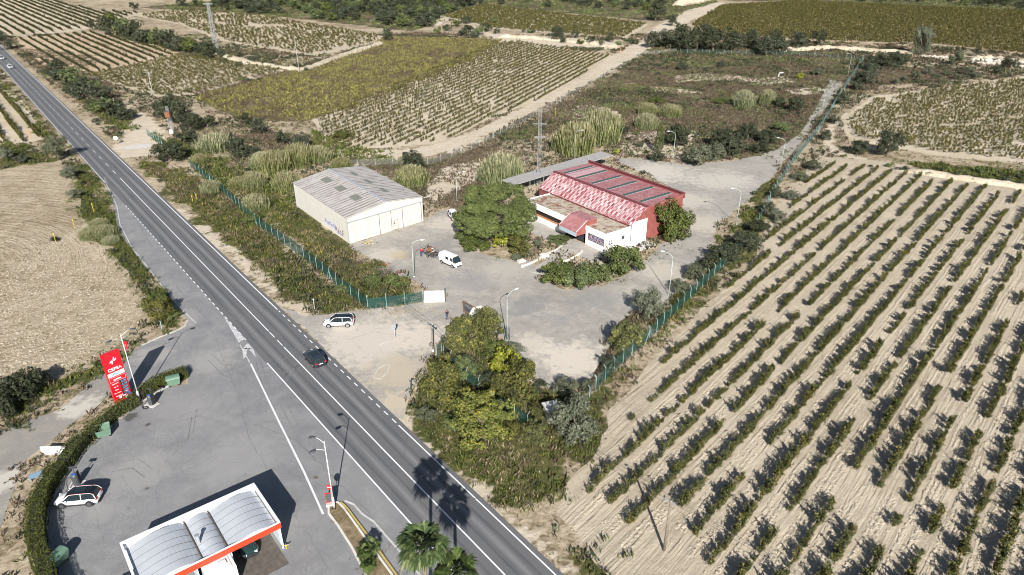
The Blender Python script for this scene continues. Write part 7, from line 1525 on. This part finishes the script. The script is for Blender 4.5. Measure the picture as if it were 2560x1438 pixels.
# ------------------------------------------------------------------ weeds and grass (stuff)
def tufts(name, polys, dens, h, w, mat, label, seed, blades=5, patch=None, spread=.22, lim=None, cat='grass', ycut=None, avoid=None, lay=.35):
    rs = np.random.RandomState(seed); out = []
    for pg in polys:
        pw = poly(pg); A = np.array(pw); x0, y0 = A.min(0); x1, y1 = A.max(0); n = int((x1 - x0) * (y1 - y0) * dens); X = rs.uniform(x0, x1, n); Y = rs.uniform(y0, y1, n)
        jx = (vnoise(X, Y, 3.1, 1) - .5) * 4.4 + rs.normal(size=len(X)) * .5; jy = (vnoise(X, Y, 3.1, 3) - .5) * 4.4 + rs.normal(size=len(X)) * .5
        k = inpoly(X + jx, Y + jy, pw) & vis(X, Y)
        if patch: k &= (vnoise(X, Y, patch[0], seed) * .6 + vnoise(X, Y, patch[0] * .3, seed + 1) * .4) > patch[1]
        if avoid:
            for a in avoid: k &= ~inpoly(X, Y, a)
        out.append(np.stack([X[k], Y[k]], 1))
    C = np.concatenate(out); n = len(C) * blades; B = np.repeat(C, blades, 0) + rs.normal(size=(n, 2)) * spread; hh = h * rs.uniform(.5, 1.3, n) * np.repeat(rs.uniform(.6, 1.4, len(C)), blades)
    q = rs.uniform(0, 2 * pi, n); s = np.stack([np.cos(q), np.sin(q), np.zeros(n)], 1) * (w * rs.uniform(.6, 1.3, n))[:, None]; ln = rs.normal(size=(n, 2)) * (lay * hh)[:, None]
    b = np.concatenate([B, np.zeros((n, 1))], 1); mid = b + np.concatenate([ln * .4, (hh * .6)[:, None]], 1); tp = b + np.concatenate([ln, hh[:, None]], 1)
    V = np.stack([b - s * .5, mid - s, tp, mid + s], 1).reshape(-1, 3); F_ = qf(n)
    return tag(link(name, np_mesh(name, V, F_, M[mat])), label, cat, None, 'stuff')
yardpg = poly(YARD); whpg = [tuple(wA - ea - eb), tuple(wB + ea - eb), tuple(wB + eb * (WB + 1) + ea), tuple(wC - ea + eb)]
bpg = [tuple(bO + np.array(TB(r, g, 0)[:2])) for r, g in ((-5, -1), (21.5, -.5), (21.5, 28), (-5, 26))]
av = [fp, isl, yardpg, whpg, bpg, [rd(-4, -70), rd(4.6, -70), rd(4.6, 400), rd(-4, 400)]]
G0 = GREEN[0:2] + [GREEN[3]]
tufts('brown_verge_grass', GREEN[0:2] + [GREEN[3]], 1.6, .5, .05, 'grass_b', 'brownish dry grass mixed in the verge weeds', 31, 6, (5, .45), avoid=av)
tufts('strip_weeds', [[(2030,215),(2110,200),(2080,250),(2040,300),(2000,362),(1950,400),(1900,400),(1950,370),(2000,330),(2035,270)]], 1.2, .3, .10, 'grass_g', 'weeds growing through the cracked concrete strip', 32, 5, (4, .5))
tufts('verge_straw', [GREEN[3]], 1.0, .5, .03, 'grass_s', 'straw-coloured grass below the roadside trees', 33, 7, (5, .5), avoid=av)
tufts('verge_weeds', G0 + [GREEN[4]], 3.6, .48, .055, 'grass_g', 'green and yellowish weeds covering the verges and the fenced strip', 1, 5, (4, .36), avoid=av)
tufts('tall_dry_grass', GREEN[0:2] + [GREEN[2], GREEN[10]], 1.0, .6, .028, 'grass_s', 'pale dry grass stalks mixed in the verge weeds', 2, 7, (5, .5), avoid=av)
tufts('bank_weeds', [GREEN[10], GREEN[11], GREEN[6], GREEN[13], GREEN[5], GREEN[7]], 3.0, .5, .09, 'grass_g', 'green weeds on the fence bank and field edges', 3, 5, (3, .42), avoid=av)
tufts('bramble_cover', [GREEN[2], GREEN[12], GREEN[8], GREEN[9], GREEN[-1]], 1.6, .7, .14, 'grass_g', 'dark bramble and weed cover among the canes', 4, 5, (6, .3), avoid=av)
tufts('brown_scrub', BROWN[:3] + [BROWN[3], BROWN[5], BROWN[6]], 1.1, .55, .11, 'grass_b', 'dry brown scrub over the abandoned ground', 5, 5, (6, .38), avoid=av)
tufts('field_weeds', [FIELDS['Fe'][0]], .9, .75, .16, 'grass_y', 'yellow-flowering weeds in the overgrown field', 6, 5, (9, .33), avoid=None)
tufts('field_dry_weeds', [FIELDS['Fe'][0], BROWN[4]], .6, .8, .12, 'grass_b', 'brown weeds in the overgrown field', 7, 5, (5, .4))
GARD = [(1150,560),(1330,560),(1440,610),(1460,650),(1560,650),(1600,640),(1600,610),(1720,590),(1700,620),(1600,670),(1520,712),(1420,725),(1345,700),(1330,655),(1250,645),(1160,620)]
tufts('garden_weeds', [GARD], 1.2, .3, .06, 'grass_g', 'sparse weeds in the garden bed before the building', 8, 5, (2.5, .5), avoid=[bpg])
BASEP = [(500,300),(900,400),(1250,460),(1300,450),(1500,300),(1640,130),(1500,200),(1240,330),(1050,390),(800,400),(700,380)]
tufts('green_patches', [BROWN[0]] + GREEN[14:19], .8, .5, .12, 'grass_g', 'green weed patches in the abandoned ground', 21, 5, (9, .56), avoid=av)
tufts('scrub_mix', [[(830,400),(1060,400),(1250,340),(1450,240),(1560,330),(1700,330),(1740,400),(1530,395),(1300,440),(1140,520),(1060,510),(900,420)]], .9, .5, .10, 'grass_b', 'mixed dry scrub between warehouse and canopy', 9, 5, (5, .42), avoid=[yardpg, whpg, bpg])
tufts('low_green_plants', [[(380,475),(700,770),(840,900),(1000,1060),(1200,1245),(1400,1438),(1500,1438),(1300,1290),(1060,1090),(1010,1020),(760,790),(560,600)], [(1390,1200),(1500,1120),(1560,1060),(1460,1300),(1400,1330)]], 1.0, .12, .08, 'grass_g', 'tiny green plants dotted on the sandy verge', 10, 4, (2.2, .55), .12, avoid=[yardpg, av[3]])
tufts('roadside_dry_grass', [[(780,780),(905,770),(1060,757),(1110,752),(1110,775),(1000,790),(900,800),(800,800)]], 2.5, .25, .04, 'grass_s', 'flattened dry grass in front of the roadside fence corner', 11, 6, (2.5, .35))
tufts('far_undergrowth', [DARKW[0], DARKW[1], DARKW[2], DARKW[3]], .10, .9, .45, 'grass_g', 'low undergrowth beneath the far trees', 12, 4, (9, .45), 1.2)
tufts('island_weeds', [[(830,1268),(850,1262),(930,1385),(990,1470),(1050,1540),(960,1540),(900,1400),(850,1310)]], 9, .18, .03, 'grass_b', 'dry weeds on the planted island', 13, 6, (1.5, .4), .12)
tufts('yellow_flowers', [GREEN[0], GREEN[1], GREEN[10]], .35, .7, .09, 'grass_y', 'yellow-flowering weeds among the verge growth', 14, 8, (4, .62), avoid=av)
tufts('field_edge_weeds', [[(2110,290),(2400,212),(2560,197),(2560,215),(2400,235),(2180,300),(2130,350),(2400,395),(2560,410),(2560,425),(2330,400),(2090,345)]], .6, .45, .1, 'grass_y', 'yellow weeds round the edge of the right-hand field', 15, 5, (5, .62))
# clods on the ploughed field and the vineyard, stones
def clods(name, pg, dens, s, mat, label, seed, near=None):
    pw = poly(pg); A = np.array(pw); rs = np.random.RandomState(seed); x0, y0 = A.min(0); x1, y1 = A.max(0)
    x0 = max(x0, -90); x1 = min(x1, 95); y1 = min(y1, near or y1); y0 = max(y0, 38); n = int((x1 - x0) * (y1 - y0) * dens); X = rs.uniform(x0, x1, n); Y = rs.uniform(y0, y1, n); k = inpoly(X, Y, pw) & vis(X, Y); X, Y = X[k], Y[k]; n = len(X)
    oc = np.array([(1, 0, 0), (0, 1, 0), (-1, 0, 0), (0, -1, 0), (0, 0, .8)]); f = np.array([(0, 1, 4), (1, 2, 4), (2, 3, 4), (3, 0, 4)])
    sz = s * rs.uniform(.4, 1.5, n) * (rs.rand(n) ** .7 + .3); V = oc[None] * sz[:, None, None] + rs.uniform(-.3, .3, (n, 5, 3)) * sz[:, None, None]; V[:, :4, 2] = 0; V[:, :, 0] += X[:, None]; V[:, :, 1] += Y[:, None]; V[:, :, 2] += .03
    Fq = (f[None] + np.arange(n)[:, None, None] * 5).reshape(-1, 3)
    return tag(link(name, np_mesh(name, V.reshape(-1, 3), Fq, M[mat])), label, 'soil clods', None, 'stuff')
M['clod'] = plain('dry_soil_clod', (.43, .375, .29), 1, 0, .2, 1)
clods('soil_clods', PLOUGH, 5.0, .13, 'clod', 'dry clods thrown up over the ploughed field', 1, 150)
clods('vineyard_clods', VINE_BIG, 4.0, .085, 'clod', 'small clods between the near vine rows', 2, 120)

# scrub over every uncovered piece of open ground
def openground(name, dens, h, w, mat, label, seed, patch, blades=5, ymax=430, lay=.4):
    rs = np.random.RandomState(seed); n = int(760 * (ymax - 36) * dens); X = rs.uniform(-380, 380, n); Y = rs.uniform(36, ymax, n); k = vis(X, Y, 30); X, Y = X[k], Y[k]
    k = (vnoise(X, Y, patch[0], seed) * .6 + vnoise(X, Y, patch[0] * .28, seed + 1) * .4) > patch[1]; X, Y = X[k], Y[k]; k = np.ones(len(X), bool)
    jx = (vnoise(X, Y, 4, 31) - .5) * 3; jy = (vnoise(X, Y, 4, 32) - .5) * 3
    for pg in [FIELDS[q][0] for q in FIELDS] + [VINE_BIG, PLOUGH, YARD, fore, [(330,880),(290,905),(142,1028),(0,1078),(-300,1200),(-500,1500),(0,1330),(41,1208),(61,1153),(102,1120),(237,1018),(420,930),(450,905),(420,860)]] + SAND: k &= ~inpoly(X + jx, Y + jy, poly(pg))
    for pg in [whpg, bpg, fp, isl, [rd(-4.5, -70), rd(6.5, -70), rd(6.5, 430), rd(-4.5, 430)]]: k &= ~inpoly(X, Y, pg)
    C = np.stack([X[k], Y[k]], 1); n = len(C) * blades; B = np.repeat(C, blades, 0) + rs.normal(size=(n, 2)) * .3; far_ = 1 + np.clip((B[:, 1] - 150) / 250, 0, 1.2)
    hh = h * rs.uniform(.5, 1.3, n) * np.repeat(rs.uniform(.5, 1.5, len(C)), blades) * (1 + .3 * (far_ - 1)); q = rs.uniform(0, 2 * pi, n); s = np.stack([np.cos(q), np.sin(q), np.zeros(n)], 1) * (w * far_ * rs.uniform(.6, 1.3, n))[:, None]; ln = rs.normal(size=(n, 2)) * (lay * hh)[:, None]
    b = np.concatenate([B, np.zeros((n, 1))], 1); mid = b + np.concatenate([ln * .4, (hh * .6)[:, None]], 1); tp = b + np.concatenate([ln, hh[:, None]], 1)
    V = np.stack([b - s * .5, mid - s, tp, mid + s], 1).reshape(-1, 3); tag(link(name, np_mesh(name, V, qf(n), M[mat])), label, 'scrub', None, 'stuff'); return n
print(openground('brown_scrub_cover', .55, .5, .12, 'grass_b', 'low brown scrub over the open ground between the fields', 41, (9, .51)),
 openground('green_scrub_cover', .55, .6, .14, 'lf_oak', 'low dark green scrub over the open ground between the fields', 42, (11, .56)),
 openground('weedy_scrub_cover', .3, .4, .1, 'grass_g', 'weedy green tufts over the open ground between the fields', 43, (6, .55)))

# rough clod lines left by the tyres between the vine rows
rs = np.random.RandomState(77); CX = []
for k in range(-6, 19):
    for q in (.30, .46, .62, .74):
        kk = k + q; of = -31.3 + (3.4 if kk > 0 else 3.25) * kk; on = -30.8 + (2.88 if kk > 0 else 3.2) * kk; st = starts.get(k, 42) - 3; n = int((190 - st) * 10); a = rs.uniform(st, 191, n); o = on + (of - on) * (a - 50) / 142 + rs.normal(size=n) * .07 + (vnoise(a, a * 0 + kk * 9, 9, 5) - .5) * .5
        keep = vnoise(a, a * 0 + kk * 31, 6, 8) > .3; a, o = a[keep], o[keep]; X = ncv[0] * o + dcv[0] * a; Y = ncv[1] * o + dcv[1] * a; v_ = vis(X, Y); CX.append(np.stack([X[v_], Y[v_]], 1))
CX = np.concatenate(CX); n = len(CX); oc = np.array([(1, 0, 0), (0, 1, 0), (-1, 0, 0), (0, -1, 0), (0, 0, .75)]); f = np.array([(0, 1, 4), (1, 2, 4), (2, 3, 4), (3, 0, 4)]); sz = rs.uniform(.07, .2, n)
V = oc[None] * sz[:, None, None] + rs.uniform(-.3, .3, (n, 5, 3)) * sz[:, None, None]; V[:, :4, 2] = 0; V[:, :, 0] += CX[:, None, 0]; V[:, :, 1] += CX[:, None, 1]; V[:, :, 2] += .03
tag(link('tyre_line_clods', np_mesh('tyre_line_clods', V.reshape(-1, 3), (f[None] + np.arange(n)[:, None, None] * 5).reshape(-1, 3), M['clod'])), 'lines of rough clods along the tyre tracks between the vine rows', 'soil clods', None, 'stuff')
